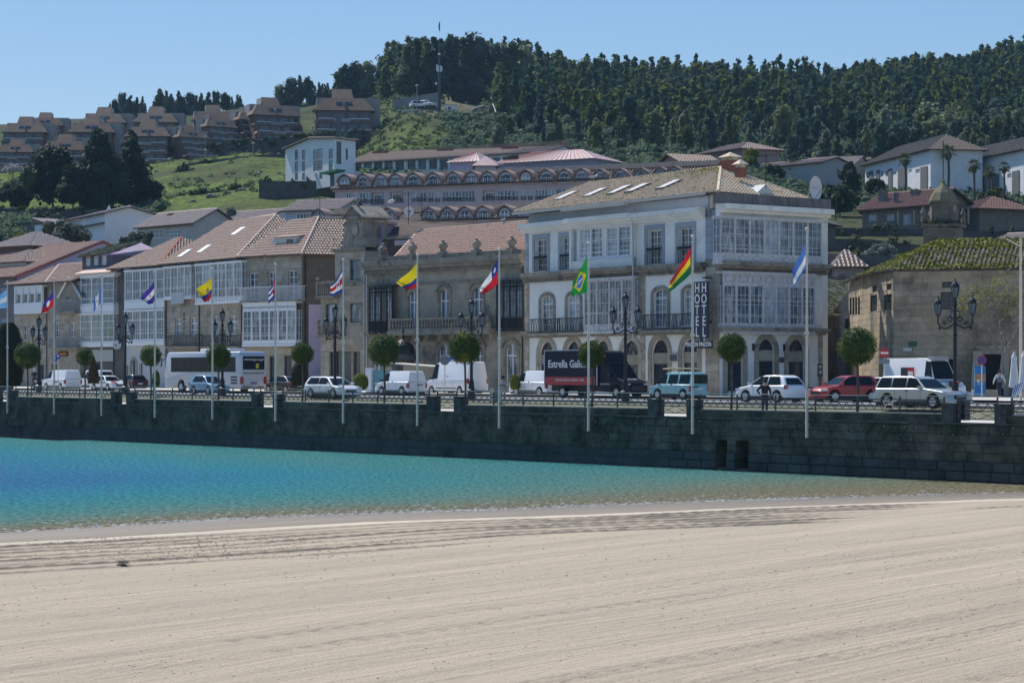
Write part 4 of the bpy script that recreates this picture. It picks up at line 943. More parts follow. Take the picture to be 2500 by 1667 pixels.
AR=[(a,b,.25,d)for a,b,c,d in AR]
mb=MB();wall_holes(mb,0,L,0,zt,W3+G3+W2+AR,0,.32,0);shell(mb,0,L,0,zt,11,0)
for h in AR+W2:arch_fill(mb,h[0],h[1],h[3],0,.3,0,10,1.0 if h in AR else .45)
mb.build('wall',rend,r)
def column_of(root,u0,u1,z0,z1,m,h=.55,y=-.002,name='quoin'):return stones(root,m,u0,u1,z0,z1,(),h=h,w=((u1-u0)*.6,(u1-u0)*.9),y=y,proud=.06,name=name)
column_of(r,0,.55,.4,led2,gran);column_of(r,0,.45,led2+.5,zt,blueg)
uc=HT.at(Z7(1190,1300))[0];column_of(r,uc,uc+.62,.4,led2,gran)
stones(r,gran,0,AR[0][0]-.45,0,1.0,(),y=-.004,proud=.05)
for a,b in zip(AR,AR[1:]):stones(r,gran,a[1]+.46,b[0]-.46,0,1.0,(),y=-.004,proud=.05)
for h in AR:
 mb=MB();k=(h[1]-h[0])/2;c=(h[0]+h[1])/2;mb.arc(c,h[3]-k,k,.42,-.07,-.003,0,180,11);mb.box(h[0]-.42,h[0],-.07,-.003,0,h[3]-k-.002);mb.box(h[1],h[1]+.42,-.07,-.003,0,h[3]-k-.002)
 mb.build('arch_surround',gran,r)
 zf=h[3]-k;o=MB();o.arc(c,zf,k*.3,.04,.18,.24,0,180,8);o.arc(c,zf,k*.93,.07,.18,.24,0,180,10)
 for q_ in range(1,6):a=math.pi*q_/6;o.tube([(c+math.cos(a)*k*.3,.21,zf+math.sin(a)*k*.3),(c+math.cos(a)*k*.95,.21,zf+math.sin(a)*k*.95)],.022,4)
 fo=o.build('fanlight',darkw,r);MB().box(h[0]-.02,h[1]+.02,.245,.26,zf,h[3]).build('pane',g_dark,fo)
 MB().box(h[0],h[1],.1,.3,zf-.75,zf-.002).build('lintel',gran,r)
 o=MB();grid_frame(o,h[0]+.02,h[1]-.02,h[2],zf-.76,2,1,.16,.23,.07,.03);o=o.build('shop_door',darkw,r);MB().box(h[0]+.04,h[1]-.04,.232,.25,h[2]+.02,zf-.78).build('pane',g_dark,o)
for h in W2:
 mb=MB();k=(h[1]-h[0])/2+.0;fl=.45;cc=(h[0]+h[1])/2;zb=h[3]-k*fl
 mb.box(h[0]-.3,h[0],-.06,-.003,h[2],zb);mb.box(h[1],h[1]+.3,-.06,-.003,h[2],zb)
 n=8
 for i in range(n):
  a0,a1=math.pi*i/n,math.pi*(i+1)/n;P_=[(cc+k*math.cos(a0),zb+k*fl*math.sin(a0)),(cc+(k+.3)*math.cos(a0),zb+(k*fl+.28)*math.sin(a0)),(cc+(k+.3)*math.cos(a1),zb+(k*fl+.28)*math.sin(a1)),(cc+k*math.cos(a1),zb+k*fl*math.sin(a1))]
  mb.prism(P_,-.06,-.003)
 mb.build('window_surround',grand,r);zt_=h[3]-(h[3]-h[2])*.22
 window(r,(h[0],h[1],h[2],h[3]),whitew,R.choice([g_curt,g_blue,g_white]),4,5,.16,.06,.016,splits=2,zs=[.76])
for h in W3:
 mb=MB();surround(mb,h,.34,-.05,-.003);mb.build('window_surround',blueg,r)
 window(r,(h[0]+.1,h[1]-.02,h[2],h[3]-.06),whitew,R.choice([g_dark,g_blue]),4,5,.2,.06,.016,splits=2)
 b=MB();bars(b,h[0]-.02,h[1]+.02,-.12,h[2]+.03,h[2]+(h[3]-h[2])*.46,.16,.014,curl=True,dep=.1);b.box(h[0],h[1],-.1,-.09,h[2]+(h[3]-h[2])*.40,h[2]+(h[3]-h[2])*.46);b.build('balcony_rail',iron,r)
for h in G3:
 w_=h[1]-h[0]
 for k in range(2):window(r,(h[0]+w_*k/2+.02,h[0]+w_*(k+1)/2-.02,h[2],h[3]),whitew,R.choice([g_curt,g_white]),3,6,.02,.07,.018,zs=[.17,.58],d=.08)
 mb=MB();surround(mb,h,.1,-.05,-.003,bottom=True);mb.box(h[0]+w_/2-.08,h[0]+w_/2+.08,-.05,.01,h[2],h[3]);mb.build('window_surround',whitew,r)
for x0,x1,yt,yb in((135,378,388,520),(383,635,378,512),(1205,1478,345,490),(1495,1700,338,485)):
 u0,u1,z0,z1=HT.rect(Z8,x0,yt,x1,yb,-.5);b=MB();bars(b,u0,u1,-.5,z0,z1,.17,.016,curl=True,dep=.48);bo=b.build('balcony',iron,r);MB().box(u0-.1,u1+.1,-.6,-.004,z0-.22,z0-.02).build('balcony_slab',grand,bo)
gallery(HT,Z8,650,10,1135,505,4,4,4,'gallery',greyw,.5,panel='frame',panel_h=.13,top_h=.02,zs=[.28,.80],glm=g_curt)
cornice(r,-.1,L,led2,.62,.5,grand,dent=True);cornice(r,-.1,L,led1,.5,.45,grand,'string_course');cornice(r,-.15,L,zt,.7,.6,rend)
us0,us1=HT.at(Z7(540,600))[0],HT.at(Z7(1150,600))[0]
cornice(r,us0,us1,zt+.02,.72,.85,rend,'projecting_cornice');cornice(r,us0,us1,led2+.02,.64,.85,grand,'projecting_cornice',dent=True)
mb=MB();mb.box(us0,us1,-.32,-.003,led2+.66,G3[0][2]-.2);mb.box(us0,us0+.25,-.3,-.003,led2+.66,zt);mb.box(us1-.25,us1,-.3,-.003,led2+.66,zt);mb.build('bay_apron',rend,r)
drain(r,HT.at(Z7(1185,700))[0],3.8,zt,mat('pale_pipe',(.45,.46,.44)),-.62)
za=HT.at(Z7(900,500),.3)[1];za1=zt+.7
mb=MB();mb.box(.1,L,.25,.6,zt+.02,HT.at(Z7(900,455),-.5)[1]-.1);mb.build('attic_wall',rendg,r)
HH=(HT.at(Z7(520,500),-.5)[1]+HT.at(Z7(1820,345),-.5)[1]+HT.at(Z7(60,528),-.5)[1])/3
e0=(-.7,-.55,HH+.0);ue=HT.at(Z7(1820,345),-.5)[0];e1=(ue,-.55,HH+.0)
u,z=HT.at(Z7(1960,118),6.2);rz=z;ur=u;ul=HT.at(Z7(730,240),6.2)[0]
rg0=(ul,6.2,rz);rg1=(ur,6.2,rz)
_F2=Fac('x',1755,35.9,2008,34.6,'',root=r)
def to_ht(w):d=w-HT.p0;return(d.dot(HT.d),d.dot(HT.n))
_w=_F2.world(_F2.L-.6,.6,0);re=(*to_ht(_w),HH-.1);_w=_F2.world(_F2.L-1.0,9.5,0);bk1=(*to_ht(_w),HH-.1);_w=_F2.world(.1,.2,0);e1=(*to_ht(_w),HH);bk0=(-.7,13.5,HH)
hr=roof(r,[[e0,e1,rg1,rg0],[e1,re,rg1],[re,bk1,rg1],[(-.7,12.5,HH),e0,rg0],[bk1,bk0,rg0,rg1]][:4],under,t_buff,pitch=.32,row=.52,ridges=[(e1,rg1),(rg0,rg1),(e0,rg0),(re,rg1)],m_ridge=t_buff)
MB().slab([bk1,bk0,rg0,rg1],.1).build('rear_slope',t_buff,r)
g=MB();g.box(-.8,ue,-.75,-.56,HH-.2,HH-.02);g.build('gutter',mat('gutter',(.45,.44,.40)),r)
MB().box(us0,us1,-1.1,-.76,HH-.35,HH-.12).build('gutter',mat('gutter',0),r)
mb=MB();a0=Vector(e0);av=(Vector(e1)-a0);sv=Vector(rg0)-a0;up_=Vector((0,0,.1))
for i in range(1500):
 f=R.random();t=1-abs(R.gauss(0,.13))if i%3 else R.random();t=max(0,min(1,t));le=Vector(e0).lerp(Vector(rg0),t);ri=Vector(e1).lerp(Vector(rg1),t)
 if R.random()<.35+.6*math.sin(f*17+1)*math.sin(t*5+f*9):continue
 p=le.lerp(ri,f)+up_;leaves(mb,lobe(tuple(p),.13,3,R,.2,.4),.09,R,.8)
mb.build('roof_moss',moss,r,stuff=True)
def on_roof(f,t,dz=.12):return Vector(e0).lerp(Vector(rg0),t).lerp(Vector(e1).lerp(Vector(rg1),t),f)+Vector((0,0,dz))
for(xa,ya,xb,yb)in((420,445,628,358),(735,415,948,328),(1000,387,1215,300),(1200,372,1418,283),(1550,335,1768,245)):
 cx,cy=(xa+xb)/2,(ya+yb)/2;uu=HT.at(Z7(cx-40,cy),2.3)[0];f=(uu-e0[0])/(e1[0]-e0[0]);c=on_roof(f,.42,.14);sl=(Vector(rg1)-Vector((rg1[0],e1[1],e1[2]))).normalized()
 w,h2=.48,.95;P_=[c-sl*h2+Vector((-w,0,0)),c-sl*h2+Vector((w,0,0)),c+sl*h2+Vector((w,0,0)),c+sl*h2+Vector((-w,0,0))]
 nn=Vector((0,-sl.z,sl.y));fr=MB();fr.slab([tuple(p+nn*.10)for p in P_],.14);fo=fr.build('skylight',darkw,r)
 m2=MB();m2.poly([tuple(c+(p-c)*.82+nn*.115)for p in P_]);m2.build('pane',mat('sky_glass',(.46,.47,.46),rough=.5),fo)
brick=mat('red_brick',(.33,.115,.07),(.25,.08,.05),3,bump=.01)
def chimney(root,F,Z,x0,y0,x1,y1,dy,m=brick,cap=True,name='chimney'):
 u0,u1,z0,z1=F.rect(Z,x0,y0,x1,y1,dy);w=u1-u0;mb=MB();mb.box(u0,u1,dy,dy+w,z0,z1-.25);mb.box(u0-.06,u1+.06,dy-.06,dy+w+.06,z1-.249,z1-.12);o=mb.build(name,m,root)
 if cap:
  c=MB();c.box(u0+.05,u1-.05,dy+.05,dy+w-.05,z1-.119,z1+.12);c.add([(u0-.15,dy-.15,z1+.12),(u1+.15,dy-.15,z1+.12),(u1+.15,dy+w+.15,z1+.12),(u0-.15,dy+w+.15,z1+.12),((u0+u1)/2,dy+w/2,z1+.5)],[(0,1,4),(1,2,4),(2,3,4),(3,0,4),(3,2,1,0)]);c.build('cap',t_buff,o)
 return o
chimney(r,HT,Z9,430,30,510,175,5.9);chimney(r,HT,Z9,562,100,612,205,4.6)
H2=Fac('hotel',1755,35.9,2008,34.6,'',root=r);rel=r.matrix_basis.inverted()if False else None
ra=math.atan2(HT.d.y,HT.d.x);rb=math.atan2(H2.d.y,H2.d.x);dl=H2.p0-HT.p0
wing=put(None,'corner_wing',r,(dl.dot(HT.d),dl.dot(HT.n),0),rb-ra)
class Sub:
 pass
H2.root=wing;L2=H2.L
ztb=zt;l2b=led2;l1b=led1
mb=MB();AW=[H2.rect(Z10,790,580,942,960,0),H2.rect(Z10,1075,585,1232,960,0),H2.rect(Z10,490,585,640,960,0)];AW=[(a,b,.3,d)for a,b,c,d in AW]
wall_holes(mb,0,L2,0,zt,AW,0,.32)
for h in AW:arch_fill(mb,h[0],h[1],h[3],0,.3,0,10)
mb.poly([(L2,0,0),(L2,9,0),(L2,9,zt),(L2,0,zt)]);mb.build('wall',rend,wing)
dW=(HT.p1-H2.p0);um,ym=dW.dot(H2.d),dW.dot(H2.n)
mb=MB();mb.poly([(um,ym,0),(-.02,-.0,0),(-.02,-.0,zt),(um,ym,zt)]);mb.build('corner_wall',grand,wing)
for k in range(int(zt/.55)):
 z0=k*.55
 if z0<led2 or z0>led2+.4:
  MB().add([(um,ym,z0+.01),(-.0,0,z0+.01),(-.0,0,z0+.54),(um,ym,z0+.54),(um-.03,ym-.12,z0+.03),(-.03,-.12,z0+.03),(-.03,-.12,z0+.52),(um-.03,ym-.12,z0+.52)],[(4,5,6,7),(0,1,5,4),(1,2,6,5),(2,3,7,6),(3,0,4,7)]).build('stone',gran if z0<led2 else blueg,wing)
for h in AW:
 k=(h[1]-h[0])/2;c=(h[0]+h[1])/2;zf=h[3]-k;mb=MB();mb.arc(c,zf,k,.40,-.07,-.003,0,180,11);mb.box(h[0]-.4,h[0],-.07,-.003,0,zf-.002);mb.box(h[1],h[1]+.4,-.07,-.003,0,zf-.002);mb.build('arch_surround',gran,wing)
 o=MB();o.arc(c,zf,k*.93,.07,.18,.24,0,180,10);o.arc(c,zf,k*.4,.04,.18,.24,0,180,8)
 for q_ in range(1,6):a=math.pi*q_/6;o.tube([(c+math.cos(a)*k*.4,.21,zf+math.sin(a)*k*.4),(c+math.cos(a)*k*.95,.21,zf+math.sin(a)*k*.95)],.022,4)
 fo=o.build('fanlight',darkw,wing);MB().box(h[0]-.02,h[1]+.02,.245,.26,zf,h[3]).build('pane',g_dark,fo)
 MB().box(h[0],h[1],.1,.3,zf-.75,zf-.002).build('lintel',gran,wing)
 o=MB();grid_frame(o,h[0]+.02,h[1]-.02,h[2],zf-.76,2,1,.16,.23,.06,.03);o=o.build('shop_window',darkw,wing);MB().box(h[0]+.04,h[1]-.04,.232,.25,h[2]+.02,zf-.78).build('pane',g_dark,o)
stones(wing,gran,L2-.45,L2,0,led1,(),y=-.004,proud=.05,w=(.3,.45))
gallery(H2,Z9,425,620,1400,1035,7,3,4,'upper_bay',greyw,.75,panel='diamond',panel_h=.20,glm=None,zs=[.14,.56])
gallery(H2,Z9,455,1140,1335,1690,7,3,4,'lower_bay',greyw,.55,panel='diamond',panel_h=.14,top_h=.20,glm=None,zs=[.20,.62])
gb=H2.rect(Z9,455,1140,1335,1240,-.55);mb=MB()
for i in range(7):
 a=gb[0]+(gb[1]-gb[0])*i/7+.2;b=gb[0]+(gb[1]-gb[0])*(i+1)/7-.2;grid_frame(mb,a,b,gb[2]+.15,gb[3]-.15,1,1,-.56,-.525,.04,.02)
mb.build('top_panels',mat('panel_trim',0),wing)
cornice(wing,-.3,L2+.1,led2,.62,.95,grand,dent=True);cornice(wing,-.2,L2+.1,led1,.45,.75,grand,'string_course');cornice(wing,-.3,L2+.2,zt,.8,1.0,rend)
stain=mat('stained_parapet',(.20,.18,.18),(.10,.09,.09),1.6,rough=.95,stretch=(1,1,.25),c3=(.26,.24,.24),scale3=2.5)
mb=MB();mb.box(-.9,L2+.1,-.75,-.45,zt+.802,zt+1.5);mb.box(L2-.2,L2+.1,-.449,8,zt+.802,zt+1.5);mb.build('parapet',stain,wing)
yelw=mat('cream_render',(.70,.64,.46),(.62,.57,.42),1)
mb=MB();mb.box(.5,L2-1.2,1.2,1.5,zt+.6,HH-.1);mb.box(L2-1.5,L2-1.2,1.501,8,zt+.6,HH-.1);mb.build('attic_wall',yelw,wing)
u,z=H2.at(Z9(870,290),.6);mb=MB();mb.add([(u-.9,.6,z-.5),(u+1.1,.6,z-.9),(u-.1,.6,z+.1),(u-.9,3.0,z-.5),(u+1.1,3.0,z-.9),(u-.1,3.0,z+.1)],[(0,1,2),(0,2,5,3),(1,4,5,2)]);mb.build('dormer',mat('dormer_white',(.6,.6,.56)),wing)
for Z_,x,y,lb in((Z10,745,655,'left of the first hotel arch under the glazed bay'),(Z10,1040,660,'between the two hotel arches under the glazed bay')):
 u,z=H2.at(Z_(x,y),-.1);p=H2.world(u,-.003,z);t=thing('wall_bracket_lamp','black bracket lamp '+lb,'lamp',p,rb,'bracket lamps on the hotel');b=MB();b.box(-.05,.05,-.12,0,-.25,.25);b.tube([(0,-.1,.1),(0,-.7,.15),(0,-.75,0)],.02,5);b.tube([(0,-.1,-.15),(0,-.45,.1)],.015,5);b.build('bracket',iron,t);MB().lathe([(.02,.05),(.12,0),(.08,-.2),(.02,-.22)],8,(0,-.75,-.05)).build('lamp_shade',iron,t)
def text(s,size,m,parent,loc,rot=(math.pi/2,0,0),ext=.004,name='lettering',align='CENTER',sx=1.0,bold=0.0):
 cu=bpy.data.curves.new(name,'FONT');cu.body=s;cu.size=size;cu.extrude=ext;cu.align_x=align;cu.align_y='CENTER';cu.resolution_u=2;cu.offset=bold
 o=bpy.data.objects.new(name,cu);COL.objects.link(o);o.parent=parent;o.location=loc;o.rotation_euler=rot;o.scale=(sx,1,1);cu.materials.append(m);me=bpy.data.meshes.new_from_object(o);me.name=name;k=put(me,name,parent,loc,tuple(rot));k.scale=(sx,1,1);bpy.data.objects.remove(o);return k
navy=mat('navy_board',(.012,.018,.045),rough=.5);lett=mat('white_lettering',(.75,.74,.70))
u0,u1,z0,z1=HT.rect(Z9,162,1205,292,1750,-1.0);zb=HT.at(Z10(225,572),-1.0)[1]
Sg=HT.world(u0,-1.0,0);w2=(u1-u0)/2
sg=thing('hotel_sign','tall navy double board sign reading HOTEL HOTEL, PINZÓN below, on the hotel corner','sign',HT.world((u0+u1)/2+.1,-.9,0),ra)
for k,nm in((0,'board'),(1,'board')):
 a=-w2+k*w2*1.0;b_=MB();b_.box(a+.01,a+w2-.01,-.08-.0*k,.08,zb,z1);bo=b_.build('board',navy,sg)
 for i,ch in enumerate('HOTEL'):
  zz=z1-(z1-zb)*(i+.62)/5.15;text(ch,.92,lett,bo,(a+w2/2,-.09,zz),sx=.85,name='letter',bold=.012)
u0,u1,z0,z1=HT.rect(Z10,108,602,328,662,-1.0);uc2=(u0+u1)/2;c0=HT.world((HT.rect(Z9,162,1205,292,1750,-1.0)[0]+HT.rect(Z9,162,1205,292,1750,-1.0)[1])/2+.1,-.9,0);off=(HT.world(uc2,-1.0,0)-c0).dot(HT.d)
b_=MB();b_.box(off-(u1-u0)/2-.05,off+(u1-u0)/2+.05,-.1,.1,z0-.05,z1+.04);b_.box(-.15,.15,-.03,.03,z1+.045,zb-.002);b_=b_.build('name_board',navy,sg);text('PINZÓN PINZÓN',.40,lett,b_,(off,-.11,(z0+z1)/2),sx=.9,bold=.006)
MB().box(-.04,.04,.081,.9,5.0,5.1).build('bracket',iron,sg);MB().box(-.04,.04,.081,.9,8.0,8.1).build('bracket',iron,sg)
u0,u1,z0,z1=HT.rect(Z8,1472,716,1552,797,-.05);nb=thing('menu_board','dark framed notice board on the hotel wall between two arches','notice board',HT.world((u0+u1)/2,-.12,(z0+z1)/2),ra);MB().box(-(u1-u0)/2,(u1-u0)/2,0,.1,-(z1-z0)/2,(z1-z0)/2).build('frame',mat('board_frame',(.5,.48,.42)),nb);MB().box(-(u1-u0)/2+.06,(u1-u0)/2-.06,-.01,-.002,-(z1-z0)/2+.06,(z1-z0)/2-.06).build('panel',darkw,nb)
u0,u1,z0,z1=H2.rect(Z10,988,752,1038,802,-.05);MB().box(-(u1-u0)/2,(u1-u0)/2,0,.04,-(z1-z0)/2,(z1-z0)/2).build('plaque',darkw,thing('plaque','small dark plaque between the two arches under the glazed bay','plaque',H2.world((u0+u1)/2,-.06,(z0+z1)/2),rb))
def dish(name,label,p,r_,rot,cat='satellite dish'):
 t=thing(name,label,cat,p,rot);pr=[(r_*k/6,.22*r_*(k/6)**2)for k in range(1,7)]
 vs=[(0,0,0)];n=18;fs=[]
 for rr_,d in pr:
  for j in range(n):a=2*math.pi*j/n;vs.append((rr_*math.cos(a),-d,rr_*math.sin(a)))
 fs+=[(0,1+(j+1)%n,1+j)for j in range(n)]+[(1+(i-1)*n+j,1+(i-1)*n+(j+1)%n,1+i*n+(j+1)%n,1+i*n+j)for i in range(1,6)for j in range(n)]
 MB().add(vs,fs).build('reflector',mat('dish_white',(.62,.62,.64),(.54,.54,.56),2),t,smooth=True)
 m2=MB();m2.tube([(0,.05,-r_*.2),(0,.25,-r_*.4),(0,.25,-r_*1.55)],r_*.05,6);m2.build('mast',iron,t)
 m2=MB();m2.tube([(0,-.05,-r_*.95),(0,-r_*.9,0)],.02,5);m2.box(-.07,.07,-r_*.95,-r_*.85,-.06,.06);m2.tube([(-r_*.5,-.22*r_,0),(r_*.3,-.22*r_,0)],.012,4);m2.build('feed_arm',iron,t);return t
u,z=H2.at(Z9(1318,312),2.0);dish('satellite_dish','large white satellite dish standing on the hotel roof at its right corner',H2.world(u,2.0,z),.86,rb+.25)
PA=Fac('palace',896,28.7,1281,30.9,'long grey granite palace with roof balustrade, arched windows and a pink tiled roof','palace');r=PA.root;L=PA.L
zc=(PA.at(Z6(320,520))[1]+PA.at(Z6(1380,462))[1])/2;zbal=(PA.at(Z6(320,410))[1]+PA.at(Z6(1380,352))[1])/2
zfl=(PA.at(Z6(400,925))[1]+PA.at(Z6(1250,905))[1])/2
WW=[PA.rect(Z6,600,632,656,822),PA.rect(Z6,808,620,873,812),PA.rect(Z6,1030,608,1096,808)];WW=[(a,b,zfl+.1,d)for a,b,c,d in WW]
WG=[PA.rect(Z6,800,992,882,1180),PA.rect(Z6,1250,988,1330,1222),PA.rect(Z6,1040,995,1100,1180),PA.rect(Z6,600,1000,655,1180),PA.rect(Z6,360,1000,420,1180)];WG=[(a,b,.5,d)for a,b,c,d in WG]
GG=[PA.rect(Z6,332,600,486,915),PA.rect(Z6,1188,560,1362,895)]
mb=MB();wall_holes(mb,0,L,0,zc,WW+WG,0,.35);shell(mb,0,L,0,zc,10)
for h in WW+WG:arch_fill(mb,h[0],h[1],h[3],0,.33,0,8)
mb.build('wall',granw,r)
for h in WW+WG:
 k=(h[1]-h[0])/2;mb=MB();mb.arc((h[0]+h[1])/2,h[3]-k,k,.28,-.09,-.003,0,180,9);mb.arc((h[0]+h[1])/2,h[3]-k,k+.36,.1,-.16,-.003,20,160,9);mb.box(h[0]-.26,h[0],-.08,-.003,h[2],h[3]-k-.002);mb.box(h[1],h[1]+.26,-.08,-.003,h[2],h[3]-k-.002);mb.build('window_surround',grand,r)
 window(r,h,whitew,g_blue if h in WW else g_curt,2,1,.15,.10,.03,zs=[.72],splits=1)
stones(r,granw,0,L,zfl+.5,zc,[(h[0]-.55,h[1]+.55,h[2]-1,h[3]+.6)for h in WW]+[(g_[0]-.1,g_[1]+.1,0,g_[3]+.3)for g_ in GG],h=.75,w=(1.5,2.4),proud=.02,limit=150)
stones(r,granw,0,L,.4,zfl-.4,[(h[0]-.5,h[1]+.5,0,h[3]+.5)for h in WG],h=.62,w=(1.0,1.8),proud=.025,limit=150)
cornice(r,-.1,L,zc,.95,.7,grand,dent=True);cornice(r,-.1,L,zfl-.25,.4,.35,grand,'string_course');cornice(r,0,L,zc-1.15,.2,.12,grand,'string_course')
zb0=zc+.95;mb=MB();mb.box(0,L,-.35,.0,zb0,zb0+.2);mb.box(0,L,-.32,-.03,zbal-.18,zbal)
br=mb.build('roof_balustrade',grand,r);mb=MB();k=int(L/.34)
for i in range(k):
 x=L*(i+.5)/k;mb.arc(x,(zb0+zbal)/2+.0,.10,.05,-.24,-.1,0,360,6);mb.box(x+.13,x+.19,-.26,-.09,zb0+.2,zbal-.181)
mb.build('balusters',grand,br)
for x,y in((425,395),(625,385),(830,372),(1055,358),(1292,345)):
 u,z=PA.at(Z6(x,y),-.2);mb=MB();mb.box(u-.32,u+.32,-.52,.12,zb0,zbal+.12);mb.lathe([(.34,zbal+.12),(.2,zbal+.25),(.42,zbal+.55),(.36,zbal+.75),(.12,zbal+.95),(.16,zbal+1.05),(.02,zbal+1.12)],10,(u,-.2,0));mb.build('urn',grand,br)
u0,u1,z0,z1=PA.rect(Z6,470,812,1142,890,-.9);mb=MB();mb.box(u0-.1,u1+.1,-1.1,-.003,z0-.45,z0-.05);bo=mb.build('balcony',grand,r)
mb=MB();mb.box(u0,u1,-1.05,-.75,z1-.16,z1);mb.box(u0,u1,-1.03,-.77,z0-.048,z0+.1);balusters(mb,u0+.3,u1-.3,-.9,z0+.1,z1-.16,.36,.13);mb.box(u0,u0+.3,-1.06,-.74,z0+.101,z1-.161);mb.box(u1-.3,u1,-1.06,-.74,z0+.101,z1-.161);mb.build('balustrade',grand,bo)
for k in range(9):x=u0+(u1-u0)*k/8;MB().prism([(x-.12,z0-.95),(x+.12,z0-.95),(x+.12,z0-.46),(x-.12,z0-.46)],-.8,-.02).build('corbel',grand,bo)
for gi,(x0,y0,x1,y1)in enumerate(((332,600,486,915),(1188,560,1362,895))):
 g_=PA.rect(Z6,x0,y0,x1,y1,-.8);u0,u1,z0,z1=g_;H=z1-z0;mb=MB();y=-.8
 mb.box(u0,u1,y,-.003,z0-.1,z0);mb.box(u0-.1,u1+.1,y-.1,-.003,z1-.06,z1+.02);mb.box(u0,u1,y+.02,y+.06,z0+H*.03,z0+H*.24);go=mb.build('iron_gallery',iron,r)
 mb=MB();
 for i in range(5):
  x=u0+(u1-u0)*i/4;mb.box(x-.05,x+.05,y,y+.1,z0,z1-.061)
 bars(mb,u0,u1,y-.03,z0+.1,z0+H*.24,.15,.014);mb.box(u0,u1,y+.01,y+.07,z0+H*.78,z0+H*.80)
 for i in range(12):x=u0+(u1-u0)*(i+.5)/12;mb.arc(x,z0+H*.87,.08,.03,y-.02,y+.03,0,360,6);mb.arc(x,z0+H*.94,.05,.03,y-.02,y+.03,0,360,5);mb.tube([(x,y,z1),(x,y,z1+.25+.2*(i%3==1))],.02,4)
 mb.build('ironwork',iron,go)
 for i in range(4):
  a=u0+(u1-u0)*i/4+.06;b=u0+(u1-u0)*(i+1)/4-.06;w=MB();grid_frame(w,a,b,z0+H*.25,z1-.1,2,5,y+.03,y+.08,.04,.016);o=w.build('window',darkw,go);MB().box(a,b,y+.085,y+.1,z0+H*.05,z1-.1).build('pane',R.choice([g_curt,g_dark,g_blue]),o)
 MB().box(u0-.05,u1+.05,y+.06,-.003,z0+.001,z0+.02).build('floor',iron,go)
e0=(1.6,.35,zbal-.15);e1=(L+.2,.35,zbal-.25);u,z=PA.at(Z6(670,230),6);u2,z2=PA.at(Z6(1385,172),6)
e0=(PA.at(Z6(490,402),.4)[0],.35,zbal-.35);rg0=(u,6,z);rg1=(u2+.2,6,z2)
roof(r,[[e0,e1,rg1,rg0],[(e0[0],11.6,e0[2]),e0,rg0]],under,t_rose,ridges=[(rg0,rg1),(e0,rg0)])
MB().slab([(L+.2,11.6,zbal-.3),(e0[0],11.6,zbal-.3),rg0,rg1],.1).build('rear_slope',t_rose,r)
drain(r,L-.15,.3,zc);drain(r,.1,.3,zc,mat('pale_pipe',0))
B1=Fac('back_house',890,27.3,1240,27.8,'house behind the palace with dark red wall and old tiled roof','house');r=B1.root
z0=6;zr=B1.at(Z6(400,285),0)[1];ub=B1.at(Z6(1130,200),0)[0];mb=MB();mb.box(0,B1.L*.98,0,8,4,zr-.6);mb.build('wall',redw,r)
ea=B1.p3(Z6(415,283),-.2);eb=B1.p3(Z6(1160,200),-.2);ra_=B1.p3(Z6(330,150),5);rb_=B1.p3(Z6(1120,183),5)
roof(r,[[(ea[0],-.2,zr-.1),(eb[0],-.2,zr+.2),(rb_[0],5,max(rb_[2],zr+1)),(ra_[0],5,ra_[2])]],under,t_dark)
mb=MB();u0,u1,z0,z1=B1.rect(Z6,312,165,415,290,-.6);mb.box(u0,u1,-.6,3,z0-3,z1);mb.build('rooftop_room',mat('mauve_render',(.30,.25,.33),(.24,.2,.26),1),r);h=B1.rect(Z6,376,205,410,278,-.62);window(r,h,darkw,g_dark,2,1,-.70,.05,d=.05);u0_,u1_,z0_,z1_=B1.rect(Z6,306,150,425,166,-.8);MB().box(u0_,u1_,-.9,3.2,z1_-.35,z1_-.1).build('flat_roof',t_dark,r)
CT=Fac('tower_house',783,26.9,893,27.6,'narrow granite house topped by a pedimented clock turret','building');r=CT.root;L=CT.L
ztp=CT.at(Z6(200,372))[1];H1=[CT.rect(Z6,203,424,276,560),CT.rect(Z6,203,715,290,845),CT.rect(Z6,40,720,118,850),CT.rect(Z6,66,1040,215,1200),CT.rect(Z6,225,1040,275,1200)]
H1[3]=(H1[3][0],H1[3][1],.25,H1[3][3]);H1[4]=(H1[4][0],H1[4][1],.9,H1[4][3])
zl=CT.at(Z6(50,565))[1];ux=CT.at(Z6(105,500))[0]
mb=MB();wall_holes(mb,ux,L,0,ztp,H1,0,.3);wall_holes(mb,0,ux,0,zl,H1,0,.3);shell(mb,ux,L,zl,ztp,7);shell(mb,0,L,0,zl,7);mb.poly([(0,0,zl),(ux,0,zl),(ux,7,zl),(0,7,zl)]);mb.build('wall',granw,r)
window(r,H1[0],darkw,g_blue,2,1,.16,.08);window(r,H1[1],darkw,g_curt,2,1,.16,.08);window(r,H1[2],darkw,g_white,2,1,.2,.06);window(r,H1[3],darkw,g_dark,3,2,.16,.06,name='shop_door');window(r,H1[4],darkw,g_dark,1,1,.16,.05)
stones(r,gran,ux,L,zl+.3,ztp,H1,h=.6,w=(.9,1.6),proud=.02);stones(r,gran,0,L,.3,zl-.3,H1,h=.55,w=(.9,1.6),proud=.02,limit=130)
